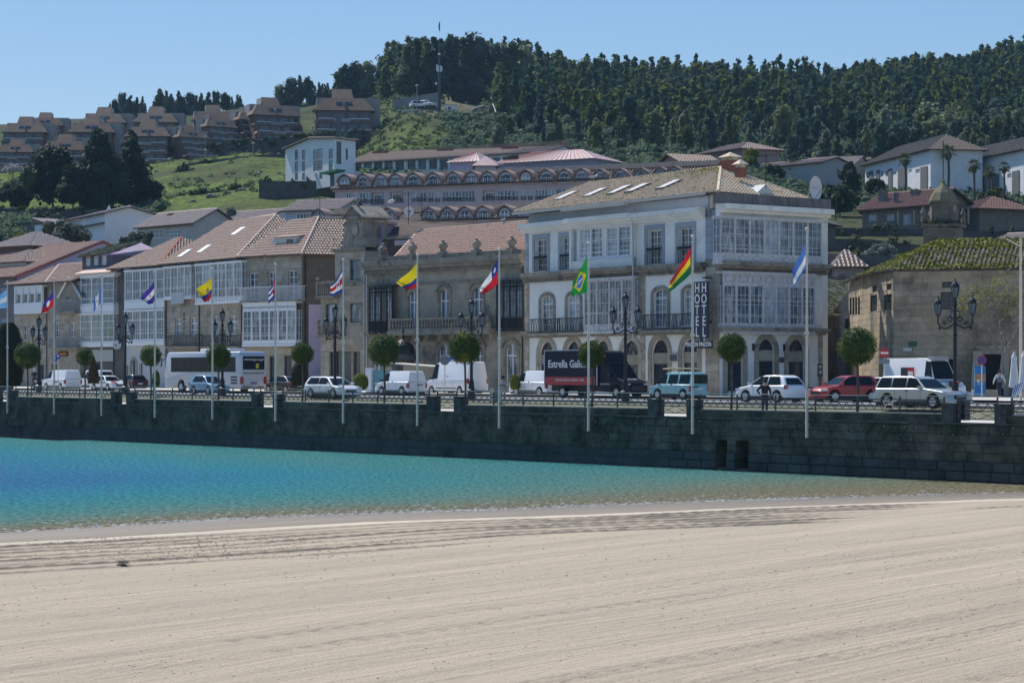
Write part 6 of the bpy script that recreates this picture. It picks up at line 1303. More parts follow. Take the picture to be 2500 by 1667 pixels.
# houses and buildings on the hill
t_far=tile_mat('far_pink_tiles',(.56,.42,.35),(.42,.30,.25),(.24,.17,.13));t_pale=tile_mat('pale_far_tiles',(.70,.57,.50),(.56,.44,.38),(.42,.33,.28));t_slate=tile_mat('lichened_tiles',(.26,.22,.18),(.18,.15,.12),(.13,.12,.08))
whf=mat('far_white_render',(.80,.80,.80),(.72,.73,.74),.5,c3=(.62,.63,.64),scale3=.4)
wframe=whitew
def house(name,label,px0,S0,px1,S1,base,eave,dep,wall,tile,kind='gable',rise=2.0,over=.5,wins=(),wm=None,gm=None,cat='house',group=None,ridge_along=True,wall2=None,sub=3.0,nxz=(2,2),tiles=True,pitch=.45,flip=False,wy=.12):
 """a house read from the photograph: front edge columns and scales, base and eave rows; windows as photo rectangles on the front"""
 D0=FOC/S0;zb=EYE+(HY-base)/S0;F=Fac(name,px0,S0,px1,S1,label,cat,zb,group);r=F.root;L=F.L
 H=F.at((px0,eave))[1];hs=[F.rect(lambda x,y:(x,y),*w)for w in wins];mb=MB()
 wall_holes(mb,0,L,-sub,H,hs,0,.15);mb.build('wall',wall,r);mb=MB();shell(mb,0,L,-sub,H,dep)
 if kind=='gable' and ridge_along:mb.poly([(0,0,H),(0,dep/2,H+rise),(0,dep,H)]);mb.poly([(L,0,H),(L,dep,H),(L,dep/2,H+rise)])
 mb.build('side_wall',wall2 or wall,r);o=over
 if kind=='front_gable':
  mb=MB();mb.poly([(0,0,H),(L,0,H),(L/2,0,H+rise)]);mb.build('gable',wall,r)
  fs=[[(-o,dep+o,H-.1),(-o,-o,H-.1),(L/2,-o,H+rise),(L/2,dep+o,H+rise)],[(L+o,-o,H-.1),(L+o,dep+o,H-.1),(L/2,dep+o,H+rise),(L/2,-o,H+rise)]]
 elif kind=='gable':fs=[[(-o,-o,H-.1),(L+o,-o,H-.1),(L+o,dep/2,H+rise),(-o,dep/2,H+rise)],[(L+o,dep+o,H-.1),(-o,dep+o,H-.1),(-o,dep/2,H+rise),(L+o,dep/2,H+rise)]]
 elif kind=='hip':
  k=min(dep/2,L*.45);a=(k,dep/2,H+rise);b=(L-k,dep/2,H+rise)
  fs=[[(-o,-o,H),(L+o,-o,H),b,a],[(L+o,-o,H),(L+o,dep+o,H),b],[(L+o,dep+o,H),(-o,dep+o,H),a,b],[(-o,dep+o,H),(-o,-o,H),a]]
 elif kind=='shed':fs=[[(-o,-o,H-.1),(L+o,-o,H-.1),(L+o,dep,H+rise),(-o,dep,H+rise)]]
 elif kind=='flat':fs=[[(-o,-o,H+.02),(L+o,-o,H+.02),(L+o,dep,H+.1),(-o,dep,H+.1)]]
 rd={'gable':[((-o,dep/2,H+rise),(L+o,dep/2,H+rise))]}.get(kind,())
 roof(r,fs,under if tiles else tile,tile,tiles=tiles,pitch=pitch,row=pitch*1.5,ridges=rd)if tiles else roof(r,fs,tile,tile,tiles=False)
 for h in hs:window(r,h,wm or wframe,gm or R.choice([g_blue,g_curt,g_dark]),nxz[0],nxz[1],.03,.09,.04,d=.06)
 F.H=H;F.dep=dep;F.rise=rise;return F
def stack(F,px,py0,py1,w=.6,dy=2.0,m=brick,cap=False):
 """chimney whose top is at row py0"""
 u,z1=F.at((px,py0),dy);z0=F.at((px,py1),dy)[1];mb=MB();mb.box(u-w/2,u+w/2,dy-w/2,dy+w/2,z0-.6,z1);mb.box(u-w/2-.07,u+w/2+.07,dy-w/2-.07,dy+w/2+.07,z1-.3,z1-.12);return mb.build('chimney',m,F.root)
grid=lambda x0,y0,x1,y1,n,gap=.25:[(x0+(x1-x0)*(i+gap/2)/n,y0,x0+(x1-x0)*(i+1-gap/2)/n,y1)for i in range(n)]
def zr(Z,*rs):return[(*Z(a,b),*Z(c,d))for a,b,c,d in rs]
# white school with gable front and its long wing
dkf=mat('blue_grey_frames',(.05,.07,.09),rough=.5)
F=Fac('school',697,14.5,816,15.2,'white gable fronted school building with tall dark windows on the green slope','school',EYE+(HY-443)/14.6);r=F.root;L=F.L
zl,zr_,zp=F.at(Z2(772,1222))[1],F.at(Z2(1240,1215))[1],F.at(Z2(1005,1130))[1];up=F.at(Z2(1005,1130))[0]
W_=[F.rect(Z2,*w)for w in([(863,a,892,b)for a,b in((1240,1336),(1350,1446),(1458,1530))]+[(932,a,960,b)for a,b in((1240,1336),(1350,1446),(1458,1530))]+[(1038,1234,1127,1332),(1038,1343,1127,1441),(1186,1232,1226,1326),(1186,1343,1226,1480),(1096,1452,1126,1516)])]
mb=MB();wall_holes(mb,0,L,-2,zl,W_,0,.2);mb.poly([(0,0,zl),(L,0,zl),(up,0,zp)]);mb.poly([(0,0,-2),(0,0,zl),(0,5,zl),(0,5,-2)]);mb.build('wall',whf,r)
for h in W_:window(r,h,dkf,R.choice([g_blue,g_curt,g_dark]),1 if h[1]-h[0]<1.2 else 2,3,.05,.08,.05)
rot_=-1.05
SB=Fac('school',816,15.2,868,15.05,'',root=r);dl=SB.p0-F.p0;sb=put(None,'flank',r,(dl.dot(F.d),dl.dot(F.n),0),math.atan2(SB.d.y,SB.d.x)-math.atan2(F.d.y,F.d.x));zq=SB.at(Z2(1420,1255))[1]
mb=MB();hq=[(.5,1.6,1.6,5.2),(.5,1.6,6.0,9.2),(2.6,3.1,2.4,4.2),(2.6,3.1,6.2,8.2)];wall_holes(mb,.02,SB.L,-2,zl,hq,0,.2);mb.build('wall',whf,sb)
for h in hq:window(sb,h,dkf,g_dark,1,3,.05,.08,.05)
gp=lambda w:((w-F.p0).dot(F.d),(w-F.p0).dot(F.n))
e_end=gp(SB.p1+Vector((0.6,0,0)))
roof(r,[[(L+.5,-.5,zl-.1),(e_end[0],e_end[1],zl-.1),(e_end[0]-(L-up)+.3,e_end[1]+1.5,zp+.05),(up,-.5,zp+.05)],[(-.5,5,zl-.1),(-.5,-.5,zl-.1),(up,-.5,zp+.05),(up,5,zp+.05)]],under,t_far,pitch=.5,row=.8)
ent=MB();ue0,ue1,z0,z1=F.rect(Z2,1140,1440,1290,1462,-1);ent.box(ue0,ue1,-1.6,-.003,z0,z1);ent.build('entrance_canopy',mat('green_canopy',(.02,.16,.08)),r);MB().box(ue0+.3,ue0+1.8,-.06,-.004,z0-2.3,z0-.05).build('door',dkf,r)
u,z=F.at(Z2(1048,1472),-.3);MB().box(u-.35,u+.35,-.4,-.003,z-.3,z+.3).build('air_conditioner',whf,r)
for x,y in((1198,1150),(1382,1200),(1432,1250)):stack(F,*Z2(x,y-16),Z2(x,y+30)[1],.7,3.5+(x-1198)*.03)
LW=Fac('school_wing',836,13.6,1335,14.4,'long white school wing with a row of large dark windows and many red chimneys','school',EYE+(HY-438)/13.6);r=LW.root;L=LW.L
ze=(LW.at(Z3(560,210))[1]+LW.at(Z3(1950,180))[1])/2
ww=[LW.rect(Z3,*w)for w in((548,228,598,296),(628,225,688,293),(703,223,762,291),(778,221,838,289),(852,218,912,286),(930,215,990,284),(1014,212,1076,282),(1092,208,1152,278),(1170,206,1231,276),(1247,204,1308,276),(1322,200,1384,270),(1500,196,1560,262),(1620,192,1680,258),(1700,190,1760,255))]
mb=MB();wall_holes(mb,0,L,-2,ze,ww,0,.3);shell(mb,0,L,-2,ze,12);zrg=LW.at(Z3(2000,115),6)[1];mb.poly([(L,0,ze),(L,12,ze),(L,6,zrg)]);mb.build('wall',whf,r)
for h in ww:window(r,h,dkf,R.choice([g_dark,g_blue]),4,3,.12,.07,.04)
mb=MB()
for a,b in zip(ww,ww[1:]):m_x=(a[1]+b[0])/2;mb.box(m_x-.18,m_x+.18,-.25,-.003,-.5,ze-.1)
mb.build('pilaster',whf,r)
z2_=LW.at(Z3(645,155),6)[1];roof(r,[[(-.3,-.6,ze),(L+.3,-.6,ze),(L+.3,6,zrg),(2.5,6,z2_)],[(L+.3,12.6,ze),(-.3,12.6,ze),(2.5,6,z2_),(L+.3,6,zrg)]],under,t_far,pitch=.5,row=.8)
for x,y in((783,148),(815,145),(825,145),(863,145),(1247,132),(1272,133),(1284,133),(1296,133),(1324,130),(1712,117),(1743,116),(1757,116),(1789,112)):stack(LW,*Z3(x,y),Z3(x,y+24)[1],.75,5.4)
# lilac buildings with metal roofs
metr=mat('pink_metal_roof',(.50,.34,.32),(.42,.28,.27),.6,rough=.5)
def seams(F,fs,n):
 mb=MB()
 for f in fs:
  a,b,c,d=[Vector(p)for p in(f if len(f)==4 else f+[f[2]])]
  for i in range(1,n):t=i/n;mb.tube([tuple(a.lerp(b,t)+Vector((0,0,.05))),tuple(d.lerp(c,t)+Vector((0,0,.05)))],.05,3)
 return mb.build('roof_seams',mat('seam_red',(.48,.20,.18)),F.root)
lil2=mat('pale_lilac_render',(.52,.44,.58),(.46,.39,.52),.5)
g1=mat('grey_lilac_render',(.33,.33,.40),(.28,.28,.35),.5)
F=house('lilac_block','lilac grey building with a broad pink ribbed metal roof above the dormered block',1208,15.2,1448,15.6,420,400,9,g1,metr,'hip',2.0,wins=zr(Z3,(1712,262,1780,290),(1782,262,1848,290),(2072,252,2110,278),(2112,252,2150,278),(2152,250,2190,277),(2192,250,2250,277),(1885,268,1905,288),(1990,266,2035,286)),gm=g_white,tiles=False,cat='building')
L,H=F.L,F.H;seams(F,[[(-.5,-.5,H),(L+.5,-.5,H),(L-4.5,4.5,H+2),(4.5,4.5,H+2)]],22)
for x in(1725,1758,1785):stack(F,*Z3(x,188-(x-1725)*.25),Z3(x,228)[1],.8,1.5,mat('dark_chimney',(.08,.05,.05)))
F=house('lilac_house','small pale lilac house with pink metal roof in front of the long school wing',1100,15.6,1168,15.7,420,397,7,lil2,metr,'hip',1.9,wins=zr(Z3,(1370,268,1415,290),(1440,262,1452,290)),tiles=False);seams(F,[[(-.5,-.5,F.H),(F.L+.5,-.5,F.H),(F.L-2.0,3.5,F.H+1.9),(2.0,3.5,F.H+1.9)]],9)
for x in(1458,1508):stack(F,*Z3(x,186),Z3(x,215)[1],.7,2.5,mat('dark_chimney',0))
F=house('lilac_house','pale lilac annexe with pink metal roof right of the small lilac house',1160,15.9,1210,15.9,424,405,5,lil2,metr,'hip',1.7,wins=zr(Z3,(1500,265,1530,290)),tiles=False)
# pink apartment block with dormers, two ranges
pinkw=mat('pink_render',(.56,.45,.46),(.50,.40,.41),.5,c3=(.42,.34,.35),scale3=.3)
brn=mat('dormer_brown',(.20,.13,.11),(.26,.17,.14),2)
def dormer_block(name,label,px0,S0,px1,S1,base,zfun,dormers,wins,balc,top0,top1,label_cat='apartment block',depth=9,skirt=None):
 F=Fac(name,px0,S0,px1,S1,label,label_cat,EYE+(HY-base)/S0);r=F.root;L=F.L;(ax,ay),(bx,by)=zfun;ze=(F.at(Z3(ax,ay))[1]+F.at(Z3(bx,by))[1])/2;zt_=(F.at(Z3(*top0),2.2)[1]+F.at(Z3(*top1),2.2)[1])/2
 hs=[F.rect(Z3,*w)for w in wins];hb=[F.rect(Z3,*w)for w in balc];mb=MB();wall_holes(mb,0,L,-3,ze,hs+hb,0,.3);shell(mb,0,L,-3,ze,depth)
 for h in hb:mb.poly([(h[0],.3,h[2]),(h[1],.3,h[2]),(h[1],.3,h[3]),(h[0],.3,h[3])])
 mb.build('wall',pinkw,r)
 for h in hs:window(r,h,whitew,R.choice([g_blue,g_curt,g_white]),2 if h[1]-h[0]<1.8 else 4,1,.08,.08,.04,zs=[.4]);
 mb=MB()
 for h in hs+hb:
  hz=h[2]+(h[3]-h[2])*.38
  if h in hb:bars(mb,h[0],h[1],-.06,h[2],hz,.25,.02)
  else:
   n=max(1,round((h[1]-h[0])/1.3))
   for i in range(n):a,b=h[0]+(h[1]-h[0])*i/n,h[0]+(h[1]-h[0])*(i+1)/n;grid_frame(mb,a,b,h[2],hz,1,1,-.08,-.03,.05,.02);mb.tube([(a,-.05,h[2]),(b,-.05,hz)],.03,3);mb.tube([(a,-.05,hz),(b,-.05,h[2])],.03,3)
 if mb.v:mb.build('balcony_rail',iron,r)
 for h in hb:window(r,(h[0]+.3,h[1]-.3,h[2],h[3]-.3),whitew,g_dark,3,1,.12,.08,d=.1)
 cornice(r,-.3,L+.3,ze-.2,.3,.4,pinkw,'eaves')
 f1=[(-.5,-.6,ze+.1),(L+.5,-.6,ze+.1),(L+.5,1.6,zt_-.5),(-.5+.8,1.6,zt_-.5)];f2=[(.3,1.3,zt_-.45),(L+.5,1.3,zt_-.45),(L+.5,depth*.55,zt_+.5),(1.5,depth*.55,zt_+.5)]
 roof(r,[f1,f2],under,t_dark,pitch=.42,row=.7)
 MB().slab([(L+.5,depth+.3,ze),(-.5,depth+.3,ze),(1.5,depth*.55,zt_+.5),(L+.5,depth*.55,zt_+.5)],.1).build('rear_slope',t_dark,r)
 for k,(x,y0,y1,hw,full)in enumerate(dormers):
  u0,u1,z0,z1=F.rect(Z3,x-hw,y0,x+hw,y1,-.3);k=(u1-u0)/2;c=(u0+u1)/2;zq=z1-k*.8
  P_=[(u0-.35,z0)]+[(u1+.35,z0)]+[(c+(k+.35)*math.cos(math.pi*i/8),zq+(k*.8+.35)*math.sin(math.pi*i/8))for i in range(9)]
  d=MB();d.prism(P_,-.25,2.2);d=d.build('dormer',brn if not full else pinkw,r)
  m2=MB();n=8
  for i in range(n):
   a0,a1=math.pi*i/n,math.pi*(i+1)/n;k2=k+.3;pk=lambda a:max(0,1-abs(math.cos(a))*1.6)*k*.28;P2=[(c+k2*math.cos(a0),zq+(k*.7+.35)*math.sin(a0)+pk(a0)),(c+(k2+.22)*math.cos(a0),zq+(k*.7+.5)*math.sin(a0)+pk(a0)),(c+(k2+.22)*math.cos(a1),zq+(k*.7+.5)*math.sin(a1)+pk(a1)),(c+k2*math.cos(a1),zq+(k*.7+.35)*math.sin(a1)+pk(a1))];m2.prism(P2,-.5,2.2)
  m2.build('dormer_roof',mat('dormer_brown_light',(.34,.235,.19),(.24,.16,.13),2),d)
  zw=z0 if full else z1-k*1.1
  w=MB();w.box(u0,u0+.1,-.34,-.255,zw,zq);w.box(u1-.1,u1,-.34,-.255,zw,zq);w.arc(c,zq,k-.1,.1,-.34,-.255,0,180,8);w.box(c-.05,c+.05,-.335,-.256,zw,z1-.25*k);w.box(u0+.1,u1-.1,-.33,-.257,zq-.05,zq+.05);w.box(u0,u1,-.34,-.255,zw-.08,zw);w.box(c-k*.5-.03,c-k*.5+.03,-.33,-.257,zw,zq);w.box(c+k*.5-.03,c+k*.5+.03,-.33,-.257,zw,zq)
  w=w.build('window',whitew,d);MB().prism([(u0+.05,zw),(u1-.05,zw)]+[(c+(k-.06)*math.cos(math.pi*i/8),zq+(k-.06)*.98*math.sin(math.pi*i/8))for i in range(9)],-.275,-.252).build('pane',R.choice([g_blue,g_white,g_curt]),w)
  if full:b=MB();bars(b,u0,u1,-.7,z0+.02,z0+.95,.3,.02,dep=.3);b.build('balcony_rail',iron,d)
 return F
DM=[(562,338,392,33,0),(695,335,398,34,1),(822,333,396,32,1),(928,332,394,34,1),(1056,328,390,38,1),(1198,325,388,34,1),(1342,322,386,38,1),(1473,318,382,33,1),(1590,316,380,33,1),(1718,313,378,38,1),(1863,308,372,33,0),(2008,306,372,36,1),(2140,304,368,36,1),(2262,300,366,36,1)]
DM+=[(650*0+(x-650)*2.94,(y0-320)*2.94,(y1-320)*2.94,36,1)for x,y0,y1 in((1465,424,444),(1514,422,442),(1565,421,438),(1612,419,436),(1646,416,434))]
Wn=[(570,445,607,520),(620,443,665,518),(668,443,712,518),(714,443,756,518),(1047,438,1095,506),(1098,438,1150,506),(1165,436,1198,508),(1214,436,1246,508),(1266,432,1308,504),(1311,432,1352,504),(1356,430,1400,504),(1402,426,1496,502),(1655,425,1700,496),(1706,424,1754,496),(1760,424,1810,496),(1828,422,1864,494),(1880,421,1912,494),(1932,420,1970,492),(1974,420,2018,492),(2024,418,2070,490),(2076,414,2166,486)]
dormer_block('dormered_block','upper range of the long pink apartment block with arched dormers',818,18.0,1730,19.4,516,((500,408),(2300,374)),DM,Wn,[(756,440,845,528),(888,436,984,516),(1555,425,1642,500)],(560,312),(2300,283))
DM2=[(375,590,640,32,1),(735,585,640,36,1),(872,582,640,36,1),(1168,578,636,36,1),(1302,576,634,36,1),(1425,573,632,36,1),(1555,568,640,36,1),(1712,565,612,36,0),(1850,575,630,34,1)]
dormer_block('dormered_block','lower range of the pink block, arched dormers just above the street roofs',760,19.8,1345,20.8,600,((330,655),(1880,650)),DM2,[],[],(400,572),(1850,548),depth=8)
# houses left and right
buffw=mat('beige_render',(.52,.49,.44),(.45,.43,.40),.6)
F=house('white_house','white three storey house with lichened roof on the left slope',171,17.2,256,18.0,590,536,7,whf,t_pale,'gable',0.9,wins=zr(Z1,(705,1322,786,1352),(868,1326,948,1348)),gm=g_blue,nxz=(4,2))
F2_=Fac('white_house',256,18.0,299,15.9,'',root=F.root);dl=F2_.p0-F.p0;sb=put(None,'gable_wing',F.root,(dl.dot(F.d),dl.dot(F.n),0),math.atan2(F2_.d.y,F2_.d.x)-math.atan2(F.d.y,F.d.x));F2_.zg=F.zg
hq=[F2_.rect(Z1,*w)for w in((1043,1340,1058,1372),(1070,1338,1087,1378),(1110,1352,1126,1386),(1069,1444,1088,1476),(1110,1450,1128,1484))];mb=MB();wall_holes(mb,0,F2_.L,-3,F.H,hq,0,.15);mb.poly([(0,0,F.H),(F2_.L,0,F.H-.5),(F2_.L*.55*.4,0,F.H+1.7)]);mb.build('wall',whf,sb)
for h in hq:window(sb,h,darkw,g_dark,1,1,.05,.06)
MB().box(.3,F.L,-.5,-.004,F.H-1.5,F.H-1.32).build('canopy',darkw,F.root)
house('shed','low tiled outbuilding left of the white three storey house',124,17.5,172,17.4,590,546,5,whf,t_pale,'shed',1.0,sub=2)
F=house('beige_house','beige house with two wide white windows and a pale tiled roof on the left slope',336,18.2,472,18.8,590,556,7,buffw,t_pale,'gable',2.0,wins=zr(Z1,(1420,1412,1560,1494),(1592,1414,1730,1496)),nxz=(4,2),wm=whitew,gm=g_blue)
stack(F,*Z1(1657,1262),Z1(1657,1310)[1],1.0,3.0,mat('dark_chimney',0));F2_=Fac('b',472,18.8,498,16.6,'',root=F.root);F2_.zg=F.zg;dl=F2_.p0-F.p0;sb=put(None,'gable_end',F.root,(dl.dot(F.d),dl.dot(F.n),0),math.atan2(F2_.d.y,F2_.d.x)-math.atan2(F.d.y,F.d.x));mb=MB();hq=[(2.0,2.5,F.H-.5,F.H+.6)];mb.poly([(0,0,-2),(F2_.L,0,-2),(F2_.L,0,F.H-.3),(F2_.L*.45,0,F.H+2.0),(0,0,F.H)]);mb.build('wall',mat('ochre_render',(.36,.31,.22)),sb)
F=house('pale_house','pale house with tiled roof half hidden behind the dark spiky conifer',503,18.0,640,18.4,585,546,8,whf,t_pale,'gable',1.7,wins=zr(Z1,(2010,1385,2060,1440)))
stack(F,641,526,545,.8,3.5)
F=house('pale_house','low house with pale tiled roof left of the dormered block',697,19.0,826,19.2,545,514,8,mat('pale_blue_render',(.42,.47,.55)),t_pale,'gable',1.5,wins=zr(Z3,(215,590,312,632)),wm=whitew,gm=g_blue,nxz=(4,1))
F=house('brown_house','brown house with a grey hipped roof at the far left above the lilac roof',-30,20,78,20.4,640,606,8,mat('brown_render2',(.16,.10,.08)),t_pale,'hip',2.0)
F=house('small_house','small house with red edged tiled roof at the left edge below the brown house',-20,20.8,62,21.2,690,644,6,whf,t_pink,'hip',1.6,pitch=.35)
F=house('long_shed','long low grey garage with a flat roof on the terrace at far left',-20,16.5,76,17,578,552,5,mat('grey_block',(.16,.17,.18)),mat('grey_slab',(.25,.25,.24)),'flat',wins=[(5,558,15,572),(20,558,30,572),(36,558,44,572),(56,557,68,573)],tiles=False,gm=g_blue,cat='garage')
pinkb=mat('dusky_pink_render',(.36,.26,.25),(.30,.22,.21),.6)
F=house('pink_house','dusky pink house with hipped tiled roof below the wood, behind the hotel chimneys',1706,13.4,1812,13.8,405,379,8,pinkb,t_far,'hip',1.7,over=.9,wins=zr(Z12,(68,258,124,288),(240,252,285,280)),wm=dkf,gm=g_blue);stack(F,1764,358,378,.7,3,pinkb)
house('red_house','small gabled red roofed house beside the pink one, above the dormers',1612,17.0,1662,17.3,420,403,6,pinkb,t_pink,'front_gable',1.3,over=.7)
F=house('long_roofed_house','long low house with flat pink tiled roof among trees behind the hotel',1836,14.0,2010,14.5,425,412,6,mat('grey_far_render',(.38,.37,.36)),t_far,'gable',.9)
ochr=mat('peach_render',(.52,.38,.27),(.46,.33,.23),.5)
F=house('peach_house','peach coloured gabled house above the first slate roofed white house',2078,13.4,2130,13.0,420,405,10,ochr,t_pale,'front_gable',2.4,over=.3);
F=house('tiled_house','house with pale pink tiled roof and two chimneys behind the slate roofed house',2106,12.9,2205,13.3,400,392,6,ochr,t_pale,'gable',1.3,over=.3);stack(F,*Z12(1432,190),Z12(1432,230)[1],.8,2,pinkb);stack(F,*Z12(1402,226),Z12(1402,246)[1],.7,1,pinkb)
stn=mat('grey_stone_panel',(.17,.17,.17),(.12,.12,.12),2)
def slate_house(label,px0,S0,px1,S1,base,eave,wins,panels,rise,F_=None,dep=9):
 F=house('slate_house',label,px0,S0,px1,S1,base,eave,dep,whf,t_slate,'hip',rise,over=.8,wins=zr(Z12,*wins),pitch=.5)
 for p in panels:
  u0,u1,z0,z1=F.rect(Z12,*p);MB().box(u0,u1,-.12,-.004,z0-.5,min(z1,F.H-.1)).build('stone_panel',stn,F.root)
 return F
F=slate_house('white house with grey stone panels and lichened hipped roof behind the first palm',2112,13.9,2272,15.0,462,405,[(1222,352,1240,400),(1322,345,1340,390),(1360,340,1376,388),(1410,350,1436,378),(1522,335,1548,358),(1574,332,1604,362)],[(1244,345,1270,460),(1295,340,1318,460),(1380,330,1408,460),(1450,330,1512,465),(1612,315,1660,470)],3.0)
F=slate_house('long white house with stone panels and lichened roof behind the three palms',2270,14.0,2500,15.4,474,415,[(1826,410,1842,440),(1880,400,1896,430),(1918,398,1934,430),(2020,392,2045,412),(2232,366,2262,398)],[(1798,400,1820,480),(1848,390,1874,485),(2040,385,2068,490),(2125,370,2176,490),(2270,345,2320,485)],3.0)
F=house('stone_house','low stone house with red tiled roof, tall chimneys and blue shutters',2105,18.4,2268,19.0,552,513,8,mat('house_stone',(.20,.175,.15),(.15,.13,.11),1.5,bump=.03),tile_mat('red_house_tiles',(.36,.20,.16),(.28,.15,.12),(.20,.12,.09)),'gable',2.3,over=.8,wins=zr(Z12,(1236,660,1294,704),(1366,658,1420,702),(1484,656,1542,732)),wm=mat('blue_shutter',(.38,.47,.58)),gm=g_white)
stack(F,*Z12(1340,484),Z12(1340,590)[1],.9,1.6,stn);stack(F,*Z12(1435,500),Z12(1435,600)[1],.45,.6,stn);stack(F,*Z12(1575,480),Z12(1575,550)[1],.9,2.8,stn)
mb=MB();
for x in(1448,1563):u,z=F.at(Z12(x,735),-1.0);mb.tube([(u,-1.0,z),(u,-1.0,z+1.9)],.12,7)
mb.build('porch_column',gran,F.root)
F=house('stone_wing','right wing of the low stone house, partly behind the baroque tower',2330,18.6,2392,18.9,552,516,8,mat('house_stone',0),tile_mat('red_house_tiles',0,0,0),'hip',1.9,over=1.0);stack(F,*Z12(1885,520),Z12(1885,575)[1],.9,1.6,stn)
for x in(1912,1952):u,z=F.at(Z12(x,728),-1.2);MB().tube([(u,-1.2,z),(u,-1.2,z+2.0)],.14,7).build('porch_column',gran,F.root)
F=house('stone_hut','dark stone hut with small tiled roof directly right of the hotel',1985,21.0,2040,20.4,575,541,6,mat('old_stone',0),t_pale,'hip',1.4,over=.7)
F=house('small_tiled_house','pink walled cottage with pyramid roof between the hotel and the convent',2043,24.6,2110,24.6,720,652,6,mat('faded_pink',(.40,.28,.26),(.34,.24,.22),1),t_pale,'hip',1.9,over=.4,wins=zr(Z9,(1563,1125,1573,1170),(1585,1120,1595,1168),(1605,1118,1614,1166)))
F=house('small_tiled_roof','tiny pale tiled roof just above the mossy annexe',2004,26.0,2070,25.6,740,692,5,mat('old_stone',0),t_pale,'hip',1.0,over=.4)
F=house('tiled_roof_house','pale tiled roof rising behind the mossy convent roof at the right edge',2425,22.6,2560,23,640,590,8,whf,t_pale,'gable',1.0)
# baroque tower
TW=Fac('tower',2254,26.2,2334,26.35,'small baroque granite tower with onion dome and ivy, behind the convent roof','tower',EYE+(HY-670)/26.0);r=TW.root;L=TW.L;tsm=mat('tower_granite',(.20,.165,.125),(.12,.10,.08),1.2,bump=.03,c3=(.10,.10,.045),scale3=.7)
z1=TW.at(Z12(1740,745))[1];h=TW.rect(Z12,1688,818,1775,880);hh_=(h[0],h[1],h[2]-1.5,h[3]);mb=MB();wall_holes(mb,0,L,-3,z1,[hh_],0,.5);arch_fill(mb,hh_[0],hh_[1],hh_[3],0,.45);mb.box(hh_[0],hh_[1],.6,.65,hh_[2],hh_[3]);shell(mb,0,L,-3,z1,L);mb.build('wall',tsm,r);stones(r,tsm,0,L,-1,z1,[(hh_[0]-.2,hh_[1]+.2,hh_[2],hh_[3]+.3)],h=.45,w=(.5,.9),proud=.03,limit=60)
c=L/2;MB().box(-.25,L+.25,-.25,L+.25,z1,z1+.3).build('cornice',tsm,r)
z2=TW.at(Z12(1740,578),c)[1];mb=MB();ra2=L*.41;mb.lathe([(ra2,z1+.3),(ra2,z2)],8,(c,c,0));mb.lathe([(ra2+.2,z2),(ra2+.2,z2+.18)],8,(c,c,0));mb.build('drum',tsm,r)
z3=TW.at(Z12(1745,405),c)[1];hd=z3-z2;mb=MB();mb.lathe([(ra2+.1,z2+.19),(ra2*.98,z2+hd*.22),(ra2*.82,z2+hd*.42),(ra2*.5,z2+hd*.62),(ra2*.22,z2+hd*.78),(ra2*.10,z2+hd*.88),(ra2*.16,z2+hd*.94),(.02,z3)],8,(c,c,0));mb.build('dome',mat('dome_stone',(.22,.18,.13),(.13,.12,.07),1.6,bump=.04,c3=(.14,.15,.035),scale3=1.2,lim3=(.48,.6)),r)
mb=MB()
for x in(0,L):
 for y in(0,L):mb.lathe([(.15,z1+.3),(.28,z1+.5),(.2,z1+1.0),(.3,z1+1.3),(.05,z1+1.9)],7,(x,y,0))
mb.build('corner_pinnacle',tsm,r)
mb=MB()
for _ in range(60):a=R.uniform(-.3,L+.3);leaves(mb,lobe((a,-.25+R.uniform(-.1,.5),z1+.35+R.uniform(-.5,.3)*(R.random()<.5)),.28,10,R,.3,.7),.09,R)
mb.build('ivy',leafmat('ivy_leaves',(.02,.045,.01),(.035,.06,.015),3),r,stuff=True);MB().tube([(c,c,z3-.1),(c,c,z3+3.6)],.05,5).build('rod',iron,r)
# retaining walls on the hill
rwm=mat('terrace_stone',(.105,.095,.085),(.06,.06,.058),.8,bump=.06,bscale=4,c3=(.03,.045,.02),scale3=.3)
def terrace_wall(label,pts,m=rwm,th=.5,ivy=0,name='retaining_wall'):
 """pts: (px, D, row of top, row of foot)"""
 P_=[(at(px,a,D),EYE+(HY-b)/FOC*D)for px,D,a,b in pts];o=P_[0][0].copy();o.z=P_[0][1];t=thing(name,label,'wall',o);mb=MB()
 for(a,za),(b,zb)in zip(P_,P_[1:]):
  a2,b2=a-o,b-o;za_,zb_=za-o.z-1.5,zb-o.z-1.5
  mb.add([(a2.x,a2.y,za_),(b2.x,b2.y,zb_),(b2.x,b2.y,b2.z),(a2.x,a2.y,a2.z),(a2.x,a2.y+th,za_),(b2.x,b2.y+th,zb_),(b2.x,b2.y+th,b2.z),(a2.x,a2.y+th,a2.z)],[(0,1,2,3),(3,2,6,7),(0,3,7,4),(1,5,6,2)])
 mb.build('masonry',m,t)
 if ivy:
  mb=MB()
  for(a,za),(b,zb)in zip(P_,P_[1:]):
   n=int((b-a).length*ivy)
   for _ in range(n):f=R.random();p=a.lerp(b,f)-o;h_=(a.z-za);p.z+=R.choice([.2,.2,-R.random()*h_*.9]);p.y-=.3;leaves(mb,lobe(tuple(p),.6,12,R,.3,.8),.3,R)
  mb.build('ivy',leafmat('ivy_leaves',0,0),t,stuff=True)
 return t
terrace_wall('long ivy hung retaining wall below the brown apartments',[(400,492,372,384),(470,490,362,380),(560,491,349,372),(680,492,338,362),(800,494,326,360),(905,496,318,352)],ivy=2.2)
terrace_wall('curving dry stone wall between the two upper grass terraces',[(375,470,414,434),(430,466,405,428),(500,464,393,413),(580,462,383,402),(695,460,374,396)],ivy=.5)
